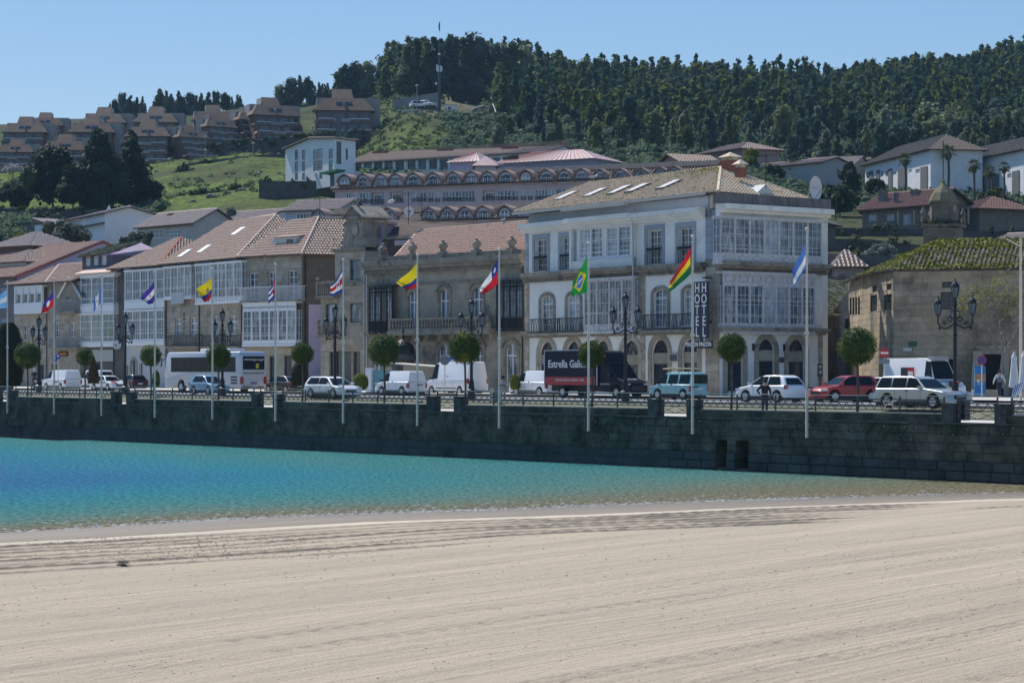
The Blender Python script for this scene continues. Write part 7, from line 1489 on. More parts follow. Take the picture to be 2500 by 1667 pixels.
terrace_wall('stone wall under the white school building',[(632,378,440,492),(700,376,443,492),(820,374,441,492)],mat('school_wall',(.11,.10,.09),(.075,.07,.065),1,bump=.05),ivy=.4)
terrace_wall('dark hedge topped wall crossing the lower grass terraces',[(310,396,508,526),(400,398,491,508),(480,400,471,490),(620,400,455,474)],ivy=2.2)
terrace_wall('retaining wall with a fence under the group of dark trees at left',[(-60,360,508,548),(60,360,510,545),(200,362,512,540),(300,366,508,530)],ivy=1.2)
terrace_wall('rough field wall on rocks below the grass slope',[(430,383,505,522),(480,384,499,516),(530,385,498,514)])
terrace_wall('upper terrace wall below the low stone house on the right',[(2030,292,556,580),(2150,290,557,582),(2260,288,560,582),(2400,286,565,590),(2520,286,568,590)],ivy=.8)
terrace_wall('middle terrace wall between the hotel and the baroque tower',[(1990,262,582,612),(2120,260,584,618),(2260,258,600,625),(2520,256,610,640)],ivy=.5)
terrace_wall('lower terrace wall behind the silvery olive tree',[(1985,232,618,668),(2120,230,622,670),(2260,228,630,670)],mat('pale_terrace_stone',(.14,.135,.13),(.09,.09,.088),.8,bump=.05),ivy=.3)
terrace_wall('dark stone wall behind the small tiled cottages',[(1985,205,672,740),(2080,204,676,740),(2160,203,680,740)],ivy=.3)
terrace_wall('concrete retaining wall beside the hilltop car park',[(958,545,244,262),(1010,548,236,258),(1068,552,226,248)],mat('pale_concrete',(.28,.27,.26),(.2,.19,.18),.6))
# stepped brown apartments on the skyline
shing=mat('brown_shingle',(.18,.12,.085),(.125,.085,.062),.9,rough=.95,bump=.05,bscale=5,rnd=.1);conc=mat('warm_concrete',(.36,.32,.30),(.30,.265,.25),.4,rnd=.06);tbrk=mat('terrace_brick',(.17,.09,.07),(.12,.065,.05),1);glint=mat('rail_glint_white',(.8,.8,.8),rough=.4)  # last one: white colour stands in for sun glint on the glass rails
def make_terraces(lab):
 r=thing('terraced_apartments',lab,'apartments',(0,0,0),0,'stepped brown apartment blocks on the skyline')
 for k in range(-2,3):
  y0=k*2.6;z0=k*2.9;w=7.8-abs(k)*.25
  MB().box(-w+.6,w-.6,y0+1.4,13,z0,z0+2.88).build('storey',tbrk,r)
  sk_=MB();P_=[(-w,y0,z0+.1),(w,y0,z0+.1),(w-.5,y0+.75,z0+1.0),(-w+.5,y0+.75,z0+1.0)];sk_.slab(P_,.12);sk_.add([(w,y0,z0+.1),(w,y0+3.2,z0+.1),(w-.5,y0+3.2,z0+1.0),(w-.5,y0+.75,z0+1.0)],[(0,1,2,3)]);sk_.add([(-w,y0,z0+.1),(-w,y0+3.2,z0+.1),(-w+.5,y0+3.2,z0+1.0),(-w+.5,y0+.75,z0+1.0)],[(3,2,1,0)]);sk_.build('shingle_parapet',shing,r)
  MB().box(-2.4,1.6,y0-.12,y0+.5,z0+.15,z0+1.05).build('planter',conc,r)
  MB().box(-w+1,w-1,y0+.76,y0+1.1,z0+1.0,z0+1.16).build('rail',R.choice([glint,conc,glint]),r)
  for a,b in((-6.2,-3.4),(-2.8,.2),(.8,3.2),(3.8,6.2)):o=MB().box(a,b,y0+1.3,y0+1.38,z0+.6,z0+2.5).build('window',darkw,r);MB().box(a+.12,b-.12,y0+1.26,y0+1.295,z0+.7,z0+2.4).build('pane',g_dark,o)
 zt_=8.7;a=[(-7.6,7.0,zt_+.3),(7.6,7.0,zt_+.3),(5.0,10.4,zt_+3.6),(-5.0,10.4,zt_+3.6)]
 mb=MB();mb.slab(a,.2);mb.slab([(7.6,7.0,zt_+.3),(7.6,13,zt_+.3),(5.0,13,zt_+3.6),(5.0,10.4,zt_+3.6)],.2);mb.slab([(-7.6,13,zt_+.3),(-7.6,7.0,zt_+.3),(-5.0,10.4,zt_+3.6),(-5.0,13,zt_+3.6)],.2);mb.build('roof',shing,r)
 MB().box(-7.0,7.0,8.2,13,zt_,zt_+.3).build('top_storey',tbrk,r)
 for x in(-1.9,.4):MB().slab([(x,8.45,zt_+1.85),(x+1.6,8.45,zt_+1.85),(x+1.6,9.1,zt_+2.55),(x,9.1,zt_+2.55)],.1).build('skylight',g_dark,r)
 MB().box(-.2,.3,8.3,9.2,zt_+1.5,zt_+2.7).build('vent',conc,r)
 mb=MB();mb.slab([(-3.0,10.3,zt_+3.4),(2.4,10.3,zt_+3.4),(2.0,13.4,zt_+6.2),(-2.6,13.4,zt_+6.2)],.25);mb.build('upper_roof',shing,r)
 mb=MB();mb.box(-6.6,-2.7,12.4,18,zt_-4,zt_+3.9);mb.box(2.1,9.0,12.4,20,zt_-8.7,zt_+3.9);mb.box(-2.69,2.09,13.3,18,zt_,zt_+6.0);mb.build('concrete_block',conc,r)
 for y,z in((13,3.4),(15.5,1.4),(17.8,3.2)):MB().box(9.002,9.04,y,y+.9,zt_+z-1.4,zt_+z).build('window',mat('rust_shutter',(.14,.06,.05)),r)
 for x in(3.4,):MB().box(x,x+1.1,12.34,12.395,zt_+2.9,zt_+3.6).build('window',mat('rust_shutter',0),r)
 MB().box(-7.0,7.0,-4.0,13,-12,-5.83).build('podium',tbrk,r)
 return r
AP=[(40,560,270,108,.02,'leftmost large block, third from the top of the left group'),(95,600,262,90,.05,'pale roofed block behind, with small chimneys on its flat top'),(140,545,314,108,.03,'block low on the left, just above the broad dark tree'),(205,575,268,112,.02,'block with three bright glass rails left of the huge cypress'),(236,610,246,108,.02,'highest block of the left group'),(365,605,245,108,.02,'highest block in the middle of the ridge'),(345,570,278,112,.02,'block behind the top of the huge cypress'),(20,530,328,90,.02,'lowest block at the left edge'),(522,590,241,108,.18,'block right of the middle gap, with trees behind'),(560,560,268,88,.62,'dark roofed block stepping down the slope, lower left of the main pair'),(490,540,296,84,.62,'lowest dark sloping roof beside the yellow tree'),(690,560,221,124,.42,'tall block second from the right, turned to the left'),(640,545,250,90,.55,'block tucked under the left of the tall pair'),(838,555,195,150,.10,'rightmost and largest block with three bright glass rails')]
proto=None
for i,(px,D,top_,wpx,rot,lb)in enumerate(AP):
 base_=top_+wpx*1.12;D=min((d_ for d_ in range(470,620,3)),key=lambda d_:abs(HY-(gnd(px,d_)-EYE)*FOC/d_-base_));S=FOC/D;X=(px-CX)/S;sc=wpx/S/14.6;ztop=EYE+(HY-top_)/S;z0=ztop-14.9*sc;D+=5*sc;lab='brown stepped apartments, '+lb
 if proto is None:proto=make_terraces(lab);o=proto;o.location=(X,D,z0);o.rotation_euler=(0,0,rot);o.scale=(sc,)*3
 else:copy_tree(proto,(X,D,z0),rot,lab,None,sc)
 # mast, cabin, cars and bits on the hilltop
D=545;S=FOC/D;X=(1072.5-CX)/S;z0=EYE+(HY-277)/S;H=(277-95)/S;mt=thing('mast','tall dark steel telecom mast with white panel antennas on the hilltop','mast',(X,D,z0));stl=mat('mast_steel',(.035,.06,.07),rough=.6)
MB().tube([(0,0,-1),(0,0,H*.62)],.42,8,r2=.30).build('lower_tube',stl,mt);MB().tube([(0,0,H*.62),(0,0,H)],.24,8,r2=.14).build('upper_tube',stl,mt)
for k,(dx,zz,hgt)in enumerate(((-.55,9.9,1.6),(-.25,9.7,1.6),(.25,9.7,1.6),(.6,9.9,1.2))):MB().box(dx-.13,dx+.13,-.6,-.4,zz,zz+hgt).build('antenna',whf,mt)
mb=MB();mb.tube([(-.7,-.3,9.8),(.7,-.3,9.8)],.05,5);mb.tube([(-.7,-.3,11),(.7,-.3,11)],.05,5);mb.build('antenna_bracket',stl,mt)
MB().ball((0,0,(277-133)/S),.33,8,6).build('sphere',whf,mt);MB().ball((-.75,0,(277-205)/S),.28,8,6).build('microwave_dish',whf,mt)
MB().tube([(0,0,H+.0),(0,0,H+4.0)],.02,4).build('whip',mat('pale_wire',(.5,.55,.6)),mt)
mb=MB();zz=(277-77)/S;mb.prism([(-.0,zz),(.18,zz),(.18,zz+2.3),(.0,zz+2.2),(-.18,zz+1.5),(-.2,zz+.8)],-.08,.08);mb.build('top_fin',stl,mt)
X=(1100-CX)/S;cb=thing('equipment_cabin','small white equipment cabin beside the mast','cabin',(X,D,EYE+(HY-276)/S));MB().box(-1.4,1.4,0,2,-.8,1.8).build('body',whf,cb);MB().box(-1.55,1.55,-.1,2.1,1.8,1.95).build('roof',conc,cb);MB().box(-.6,0,-.04,-.003,.1,1.4).build('door',dkf,cb)
cp=MB();P0=at(972,276,535);P1=at(1046,268,540);
cp.slab([(at(970,279,528).x,528,P0.z),(at(1025,279,528).x,528,P0.z),(at(1048,262,546).x,546,P0.z+.3),(at(968,262,546).x,546,P0.z+.3)],1.2);structure(cp,'car_park',pave)
lpm=mat('pale_post',(.30,.28,.25))
LPs=[(412,470,392,412),(502,478,370,398),(618,466,353,386),(680,462,380,413),(560,440,424,452),(390,430,453,482),(501,484,338,372),(632,425,426,446),(764,500,313,333),(1018,535,212,276),(299,340,525,550),(1226,470,325,365),(1272,465,322,360),(1334,450,300,330),(1535,440,380,405),(1628,438,376,402)]
LN=['left end of the upper grass terrace','middle of the upper grass terrace','upper terrace left of the white school','just left of the white school roof','on the grass slope below the round bush','on the lower grass slope beside the dark trees','against the ivy wall','short white post left of the white school','in front of the ivy wall above the school','beside the parked cars on the hilltop','behind the white three storey house','above the long school wing, left one','above the long school wing, right one','in the scrub above the metal roofed block','in the scrub above the dormered block','beside the small red gabled house']
for(px,D,a,b),n in zip(LPs,LN):
 S=FOC/D;t=thing('lamp_post','thin lamp post '+n,'lamp post',((px-CX)/S,D,EYE+(HY-b)/S),0,'thin lamp posts on the hillside');h=(b-a)/S;MB().tube([(0,0,-.8),(0,0,h)],.10,5).build('post',lpm,t);MB().lathe([(.12,h),(.42,h+.15),(.38,h+.35),(.05,h+.5)],8).build('lamp_head',lpm,t)
mb=MB();pp_=[at(1198,244,575),at(1203,262,560),at(1213,290,540),at(1228,312,520),at(1248,325,505)];o=pp_[0];t=thing('slope_pipe','long pale pipe curving down through the scrub','pipe',o);mb.tube([tuple(p-o+Vector((0,-1,.8)))for p in pp_],.13,5);mb.build('pipe',mat('pale_pipe',0),t)
rk=mat('hill_rock',(.22,.20,.17),(.13,.12,.10),1,bump=.05)
for i,(px,D,y,w)in enumerate([(1175,565,222,2.2),(1160,560,228,1.6),(1190,568,226,1.2),(520,392,497,1.1),(555,394,500,.9),(590,396,492,.9),(470,388,503,.7)]):
 p=at(px,y,D);p.z=gnd(px,D);t=thing('rock',['grey rock outcrop on the bare hilltop, largest','grey rock left of the largest hilltop rock','small rock beside the wood on the hilltop','long dark rock on the lower grass slope','boulder pile right of the long dark rock','boulder under the bushes on the grass slope','small boulder left on the grass slope'][i],'rock',p);b=MB();b.ball((0,0,.1),w,9,6,0,(1,.7,.45));b.v=[(x*(1+.25*math.sin(y*3+i)),y,z*(1+.3*math.sin(x*2.3+i)))for x,y,z in b.v];b.build('stone',rk,t)
 # vehicles
def paint(n,c,metal=0.0):return mat('paint_'+n,c,rough=.35,coat=.5,metal=metal)
tyre=mat('tyre',(.015,.015,.016),rough=.9);rimm=mat('alloy_rim',(.40,.41,.42),rough=.35,metal=.7);carg=mat('car_glass',(.012,.020,.026),rough=.06,spec=.1);redl=mat('tail_light',(.30,.010,.012),rough=.2,coat=1);headl=mat('head_light',(.55,.57,.6),rough=.1,coat=1);trim=mat('black_trim',(.02,.02,.022),rough=.6);platem=mat('number_plate',(.72,.72,.70));whitep=paint('white',(.74,.75,.77));chrome=mat('chrome',(.6,.6,.62),rough=.2,metal=1)
LOW={'hatch':[(0,.28),(0,.55),(.02,.63),(.70,.63),(.93,.54),(.99,.42),(1,.2)],'van':[(0,.2),(0,.55),(.80,.56),(.93,.47),(.99,.36),(1,.17)],'big':[(0,.16),(0,.46),(.84,.46),(.95,.40),(.995,.28),(1,.12)]}
TOP={'hatch':[(.02,.63),(.10,.93),(.17,1),(.46,1),(.56,.93),(.74,.63)],'suv':[(.01,.63),(.06,.92),(.12,1),(.50,1),(.60,.92),(.76,.63)],'sedan':[(.12,.63),(.27,.93),(.34,1),(.50,1),(.58,.93),(.74,.63)],'wagon':[(.01,.60),(.05,.94),(.10,1),(.48,1),(.56,.92),(.69,.62)],'van':[(.0,.55),(.015,.95),(.05,1),(.58,1),(.66,.93),(.82,.56)],'big':[(.0,.46),(.01,.97),(.04,1),(.68,1),(.76,.93),(.86,.46)]}
def bev(o,w=.05,s=2):
 m=o.modifiers.new('bevel','BEVEL');m.width=w;m.segments=s;m.limit_method='ANGLE';m.angle_limit=.45
 o.data.polygons.foreach_set('use_smooth',[True]*len(o.data.polygons));return o
def car(name,label,px,S,L,W,H,style,pm,face,windows=2,cat='car',rot=None,z=ZROAD-.13,wr=.32,roof=None,ins=.24,plate=True,low=None,grp=None,dark_low=False):
 p=pt(px,S,z);a=rot if rot is not None else(math.atan2(-UY,-UX)if face=='l' else math.atan2(UY,UX));t=thing(name,label,cat,p,a,grp);x0=-L/2
 lw=LOW[low or(style if style in LOW else 'hatch')];tp=TOP[style];zb=.17 if style!='big' else .28;wx=(x0+L*.19,x0+L*.80)if style!='big' else(x0+L*.18,x0+L*.83);ar=wr+.06
 P=[(x0+f*L,h*H)for f,h in lw][::-1]
 bot=[(x0,zb+.06)]
 for c in wx:bot+=[(c+ar*math.cos(b),max(zb,wr+ar*math.sin(b)))for b in[math.pi*(1-k/8)for k in range(9)]if True]
 bot+=[(x0+L,zb+.05)]
 poly=bot+P;poly=[(x,zz)for x,zz in poly];b=MB();b.prism(poly,-W/2,W/2);bev(b.build('body',pm,t),.07,3)
 g=MB();wb=W/2-.05;z0g=tp[0][1]*H;G=[(x0+f*L,h*H)for f,h in tp];yw=lambda zz:wb-(zz-z0g)/(H-z0g)*ins;n=len(G)
 vs=[(x,-yw(zz),zz)for x,zz in G]+[(x,yw(zz),zz)for x,zz in G];vs+=[(G[0][0],-wb,z0g-.08),(G[-1][0],-wb,z0g-.08),(G[0][0],wb,z0g-.08),(G[-1][0],wb,z0g-.08)]
 g.add(vs,[tuple(range(n))[::-1]+(2*n,2*n+1),tuple(range(n,2*n))+(2*n+3,2*n+2)]+[(i,i+1,i+1+n,i+n)for i in range(n-1)]);bev(g.build('cabin',roof or pm,t),.06,2)
 def side(fr):
  for sgn in(-1,1):MB().poly([(x0+f*L,sgn*(yw(h*H)+.008),h*H)for f,h in fr][::sgn]).build('side_window',carg,t)
 if style in('van','big'):
  f0,f1=tp[-2][0],tp[-1][0];lo_=tp[-1][1]+.02;wl=f1-(.215 if style=='van' else .155)
  side([(wl,lo_),(f1-.02,lo_),(f0+.03,.90),(f0-.03,.93),(wl,.93)])
  if windows>2:side([(.34,lo_),(.56,lo_),(.56,.92),(.34,.92)]);side([(.05,lo_),(.30,lo_),(.30,.92),(.06,.92)])
 else:
  (a0,b0),(a1,b1),(a2,b2),(a3,b3)=tp[0],tp[1],tp[-2],tp[-1];m1=(a0+.02+a3)/2-.02;m2=.27 if style in('wagon',)else None;lo_=b0+.02;up=.95
  rr_=a0+.10 if style in('hatch','sedan')else a0+.06
  if m2:side([(.04,lo_),(.22,lo_),(.22,up),(.075,up)]);side([(.24,lo_),(.42,lo_),(.42,up),(.24,up)]);side([(.44,lo_),(a3-.03,lo_),(a2,.91),(a2-.04,up),(.44,up)])
  else:side([(rr_,lo_+.04),(rr_+.04,lo_),(m1,lo_),(m1,up),(a1+.07,up)]);side([(m1+.02,lo_),(a3-.035,lo_),(a2+.0,.90),(a2-.03,up),(m1+.02,up)])
 def across(i,j,k0,k1,nm,e=.10):
  (xa,za),(xb,zb_)=G[i],G[j];q0=(xa+(xb-xa)*k0,za+(zb_-za)*k0);q1=(xa+(xb-xa)*k1,za+(zb_-za)*k1);nx_,nz_=(zb_-za),-(xb-xa);l=math.hypot(nx_,nz_);d=-1 if i==0 else 1;nx_,nz_=abs(nx_)/l*d*.012,abs(nz_)/l*.012
  MB().poly([(q0[0]+nx_,-yw(q0[1])+e,q0[1]+nz_),(q0[0]+nx_,yw(q0[1])-e,q0[1]+nz_),(q1[0]+nx_,yw(q1[1])-e,q1[1]+nz_),(q1[0]+nx_,-yw(q1[1])+e,q1[1]+nz_)]).build(nm,carg,t)
 across(n-1,n-2,.06,.98,'windscreen',.09)
 if style not in('van','big')or windows>2:across(0,1,.08,.9,'rear_window',.14)
 fx=x0+L;zh=H*(.46 if style!='big' else .30)
 for s in(-1,1):
  MB().box(fx-.32,fx-.035,s*(W/2-.34),s*(W/2+.004),zh-.05,zh+.09).build('headlight',headl,t)
  zt=H*.58 if style not in('van','big')else H*.42;hh=.13 if style not in('van','big')else .22;MB().box(x0-.012,x0+.16,s*(W/2-.17),s*(W/2+.006),zt-hh,zt+hh*.7).build('tail_light',redl,t)
  xm=x0+L*(tp[-1][0]-.045);MB().box(xm-.06,xm+.06,s*(W/2-.04),s*(W/2+.17),H*tp[0][1]+.02,H*tp[0][1]+.17).build('mirror',trim if style in('van','big')else pm,t)
  MB().box(x0+L*.44,x0+L*.47,s*(W/2-.01),s*(W/2+.025),H*.54,H*.565).build('door_handle',trim,t)
  for c in wx:
   w=MB();w.lathe([(wr*.98,-.11),(wr,-.07),(wr,.08),(wr*.98,.11)],18,(c,s*(W/2-.12),wr),axis='y');w=w.build('wheel',tyre,t);yq=s*(W/2-.005);r_=MB();r_.lathe([(wr*.66,-.02),(wr*.62,.01)]if s>0 else[(wr*.62,-.01),(wr*.66,.02)],14,(c,yq,wr),axis='y');r_=r_.build('rim',rimm,w)
 sm_=MB()
 for s in(-1,1):
  for f in((.30,.46,.64)if style not in('van','big')else(.36,.56,.70)):sm_.box(x0+L*f-.008,x0+L*f+.008,s*(W/2-.01),s*(W/2+.004),H*.22+.1,H*(lw[1][1]if style in('van','big')else .58))
  sm_.box(x0+L*.26,x0+L*.72,s*(W/2-.01),s*(W/2+.008),H*.17+.02,H*.17+.10)
 sm_.build('panel_gaps',trim,t)
 if plate:MB().box(x0-.02,x0-.005,-.26,.26,H*.36,H*.36+.11).build('number_plate',platem,t)
 MB().box(fx-.01,fx+.012,-.42,.42,H*.30,H*.43).build('grille',trim,t);MB().box(x0+.1,fx-.1,-W/2+.12,W/2-.12,zb-.03,zb+.2).build('underbody',trim,t)
 return t
car('van','white panel van, leftmost of the parked vehicles, beside the ball tree',150,24.6,4.9,1.92,1.94,'van',whitep,'l',cat='van')
car('van','white van with dark rear windows just behind the taxi',231,24.2,4.9,1.92,1.92,'van',whitep,'l',3,cat='van')
tx=car('taxi','white estate taxi with a roof sign and a red bonnet stripe, on the left',266,26.0,4.3,1.78,1.42,'wagon',whitep,'r');MB().box(.1,.35,-.3,.3,1.42,1.56).build('roof_sign',trim,tx);MB().poly([(1.15,-.45,.895),(2.05,-.8,.72),(2.05,-.2,.74),(1.2,-.1,.90)]).build('red_stripe',paint('red',(.42,.02,.03)),tx)
car('parked_car','dark maroon hatchback seen from behind, right of the taxi',318,24.8,4.0,1.75,1.5,'hatch',paint('maroon',(.03,.012,.018)),'l')
car('parked_car','light blue rounded hatchback in front of the coach',511,31.6,3.5,1.6,1.5,'hatch',paint('blue',(.10,.27,.42)),'r')
car('parked_car','black saloon half hidden behind the rear of the coach',697,28.6,4.4,1.8,1.42,'sedan',paint('black',(.014,.013,.015)),'l')
car('parked_car','white crossover facing right, between the ball tree and the bus shelter',812,36.5,4.35,1.8,1.45,'suv',whitep,'r')
car('van','small white van parked in front of the bus shelter',978,32.0,4.3,1.82,1.82,'van',whitep,'l',cat='van')
car('van','tall white panel van behind the round grey sign',1113,31.4,5.5,2.05,2.55,'big',whitep,'l',cat='van')
car('van','small white van with its rear hidden by the dark lorry',1310,33.0,4.4,1.82,1.84,'van',whitep,'l',cat='van')
tv=car('van','pale teal passenger van with rear windows and branches on its roof rack',1657,38.0,3.9,1.62,1.74,'van',paint('teal',(.20,.42,.46)),'l',3,cat='van');mb=MB()
for k in range(3):mb.box(-1.4+k*.9,-1.36+k*.9,-.6,.6,1.83,1.87)
mb.build('roof_rack',trim,tv)
for k in range(9):MB().tube([(-1.6+R.random()*.3,-.5+k*.12,1.92+R.random()*.1),(0,-.5+k*.12+R.uniform(-.1,.1),1.98),(1.0+R.random()*.3,-.4+k*.1,1.92+R.random()*.16)],.02,4).build('branch',mat('branch_wood',(.36,.32,.22),(.2,.17,.1),5),tv)
MB().box(-1.975,-1.96,-.68,-.03,1.02,1.58).build('rear_window',carg,tv);MB().box(-1.975,-1.96,.03,.68,1.02,1.58).build('rear_window',carg,tv)
car('parked_car','white rounded crossover under the hotel glazed bay, behind the man in black',1882,42.0,4.13,1.77,1.57,'hatch',whitep,'l',wr=.34)
car('parked_car','dark blue car mostly hidden between the red car and the silver estate',2150,41,4.2,1.75,1.45,'hatch',paint('navy',(.03,.045,.09)),'l')
car('parked_car','bright red crossover with a dark roof, parked facing left',2062,42.0,4.1,1.78,1.55,'hatch',paint('scarlet',(.36,.008,.014)),'l',rot=math.atan2(-.43,-.90),roof=paint('scarlet',0),wr=.34)
car('parked_car','silver estate car with roof rails and black lower trim at right',2252,50.5,4.75,1.85,1.55,'wagon',paint('silver',(.42,.43,.42),.5),'r',wr=.34)
car('parked_car','dark brown car cut off by the left edge of the picture',-14,27,4.3,1.75,1.6,'suv',paint('brown',(.05,.02,.015)),'r')
for px,l in((1022,'left one of two white cars on the hilltop car park'),(1044,'right one of two white cars on the hilltop car park')):car('parked_car',l,px,10.4,4.3,1.7,1.6,'hatch',whitep,'l',z=EYE+(HY-(264 if px<1030 else 262))/10.4,rot=.3 if px<1030 else-.6)
rv=car('refrigerated_van','white refrigerated van with a black and red logo and roof cooling unit, right',2254,37.5,5.9,2.05,2.65,'big',whitep,'r',cat='van',rot=math.atan2(-.86,.51),ins=.2)
MB().box(1.15,1.75,-.6,.6,2.5,2.78).build('cooling_unit',mat('unit_grey',(.3,.3,.32)),rv)
for a,b,m_,w in((-1.0,-.35,mat('logo_black',(.04,.04,.05)),'SUR'),(-.349,.3,mat('logo_red',(.45,.02,.03)),'CKE')):
 o=MB().box(a,b,-1.045,-1.02,1.25,2.05).build('logo',m_,rv);o.rotation_euler=(0,0,0)
MB().box(-.28,.22,-1.055,-1.046,1.45,1.8).build('logo_frame',platem,rv);MB().box(-.9,-.6,-1.055,-1.046,1.4,1.5).build('logo_text',platem,rv);MB().box(2.96,2.99,-.2,.5,1.05,1.15).build('bonnet_badge',mat('logo_red',0),rv)
cs=paint('coach_silver',(.50,.52,.55),.2);bt=thing('coach','long silver white coach with dark windows parked in the middle left','coach',pt(523,28.6,ZROAD-.13),math.atan2(-UY,-UX));L,W,H=12.4,2.55,3.45;x0=-L/2;wx=(x0+3.2,x0+9.6)
bot=[(x0,.35)]
for c in wx:bot+=[(c+.6*math.cos(b),.5+.6*math.sin(b))for b in[math.pi*(1-k/8)for k in range(9)]]
bev(MB().prism(bot+[(x0+L-.05,.35),(x0+L,1.2),(x0+L-.25,2.9),(x0+L-.6,H),(x0+.25,H),(x0-.02,H-.35),(x0-.02,1.0)],-W/2,W/2).build('body',cs,bt),.12,3)
bev(MB().box(x0+2.5,x0+7.2,-.8,.8,H,H+.26).build('roof_unit',whitep,bt),.08)
for s in(-1,1):
 for k in range(7):MB().box(x0+.75+k*1.5,x0+.75+k*1.5+1.47,s*(W/2),s*(W/2+.012),1.75,3.0).build('side_window',carg,bt)
 for c in wx:w=MB().lathe([(.5,-.14),(.5,.14)],20,(c,s*(W/2-.16),.5),axis='y').build('wheel',tyre,bt);MB().lathe([(.28,-.01),(.26,.012)]if s>0 else[(.26,-.012),(.28,.01)],14,(c,s*(W/2-.01),.5),axis='y').build('rim',rimm,w)
 MB().box(x0-.05,x0+.1,s*(W/2-.28),s*(W/2+.01),.75,1.35).build('tail_light',redl,bt)
 MB().tube([(x0+L-.2,s*1.1,2.9),(x0+L+.25,s*1.35,2.8),(x0+L+.3,s*1.4,2.2)],.07,6).build('mirror',trim,bt)
MB().box(x0-.05,x0-.03,-1.05,1.05,1.95,3.05).build('rear_window',carg,bt);MB().box(x0-.055,x0-.03,-1.0,1.0,1.62,1.68).build('engine_lid_gap',trim,bt);MB().box(x0-.055,x0-.03,-.3,.3,.75,.92).build('number_plate',mat('bus_plate',(.2,.22,.32)),bt);MB().box(x0+L-.16,x0+L-.02,-1.0,1.0,1.5,2.8).build('windscreen',carg,bt)
MB().box(x0-.06,x0-.051,-.5,-.2,2.05,2.45).build('sticker',mat('sticker_yellow',(.45,.38,.06)),bt);text('www.lugove.gal',.3,lett,bt,(x0-.06,0,2.8),(math.pi/2,0,-math.pi/2))
for k in range(3):MB().box(x0+.5,x0+1.5,W/2,W/2+.012,.75+k*.25,.9+k*.25).build('vent',trim,bt)
for s in(-.75,.75):MB().box(x0-.05,x0-.03,s-.3,s+.3,.42,.55).build('reflector_board',mat('orange_board',(.5,.2,.03)),bt)
nv=mat('lorry_navy',(.010,.011,.022),rough=.5,spec=.2);lt=thing('delivery_lorry','black box lorry with Estrella Galicia lettering above a red band','lorry',pt(1460,36.0,ZROAD-.13),math.atan2(UY,UX))
bx_=MB().box(-4.4,1.15,-1.08,1.08,.85,3.2).build('cargo_box',nv,lt);MB().box(-4.3,.95,-1.095,-1.081,.87,1.42).build('red_band',mat('band_red',(.36,.02,.03),rough=.4),bx_)
mb=MB();mb.box(-4.42,1.17,-1.10,-1.06,3.2,3.26);mb.box(-4.42,-4.34,-1.10,-1.06,.84,3.199);mb.box(1.09,1.17,-1.10,-1.06,.84,3.199);mb.build('edge_strip',mat('strip_grey',(.5,.5,.52)),bx_)
text('Estrella Galicia',.72,lett,bx_,(-1.9,-1.10,2.28),sx=.98,bold=.014);text('CERVECEROS DESDE 1906',.24,lett,bx_,(-1.7,-1.105,1.2),sx=1.1)
def star(par,x,y,z,r_,ax=0):
 o=MB().lathe([(r_,-.008),(r_,.002)],16,(x,y,z),axis='y').build('emblem_disc',mat('logo_red',0),par);m2=MB().lathe([(r_*.85,-.012),(r_*.85,-.009)],16,(x,y,z),axis='y').build('emblem_inner',nv,o);m2.parent=par
 P_=[(x+(r_*.7 if i%2==0 else r_*.25)*math.sin(math.pi*i/6),z+(r_*.7 if i%2==0 else r_*.25)*math.cos(math.pi*i/6))for i in range(12)];MB().prism(P_[::-1],y-.02,y-.013).build('emblem_star',lett,par)
star(bx_,.45,-1.085,2.28,.3)
cbp=[(1.2,.45)]+[(2.95+.47*math.cos(b),.4+.47*math.sin(b))for b in[math.pi*(1-k/8)for k in range(9)]]+[(3.95,.35),(3.98,.9),(3.75,1.12),(2.95,1.38),(2.2,2.28),(1.2,2.32)]
bev(MB().prism(cbp,-.98,.98).build('cab',nv,lt),.09,3);wd=MB();wd.add([(1.2,-1.0,2.25),(2.3,-.8,2.25),(1.2,-1.05,3.22),(1.75,-.8,3.1),(2.25,-.6,2.5),(1.2,1.0,2.25),(2.3,.8,2.25),(1.2,1.05,3.22),(1.75,.8,3.1),(2.25,.6,2.5)],[(0,1,4,3,2),(5,7,8,9,6),(2,3,8,7),(3,4,9,8),(4,1,6,9),(0,2,7,5)]);bev(wd.build('wind_deflector',nv,lt),.1,3);star(lt,1.75,-.93,2.85,.17)
for s in(-1,1):
 MB().poly([(1.55,s*.985,1.4),(2.62,s*.985,1.38),(2.1,s*.985,2.12),(1.55,s*.985,2.14)][::s]).build('side_window',carg,lt)
 for c in(-2.6,2.95):w=MB().lathe([(.4,-.12),(.4,.12)],18,(c,s*.86,.4),axis='y').build('wheel',tyre,lt);MB().lathe([(.24,-.01),(.22,.012)]if s>0 else[(.22,-.012),(.24,.01)],14,(c,s*.975,.4),axis='y').build('rim',rimm,w)
 MB().box(2.35,2.5,s*.98,s*1.22,1.42,1.72).build('mirror',trim,lt);MB().box(3.7,3.96,s*.6,s*.97,.78,.98).build('headlight',headl,lt)
MB().poly([(2.96,-.86,1.40),(2.96,.86,1.40),(2.24,.78,2.22),(2.24,-.78,2.22)]).build('windscreen',carg,lt);text('Estrella Galicia',.16,lett,lt,(1.85,-1.0,.95));text('Estrella Galicia',.17,lett,lt,(3.40,0,1.27),(math.radians(18),0,math.pi/2),bold=.004)
MB().box(-4.3,3.4,-.5,.5,.45,.84).build('chassis',trim,lt);MB().box(3.97,4.0,-.5,.5,.5,.8).build('grille',trim,lt)
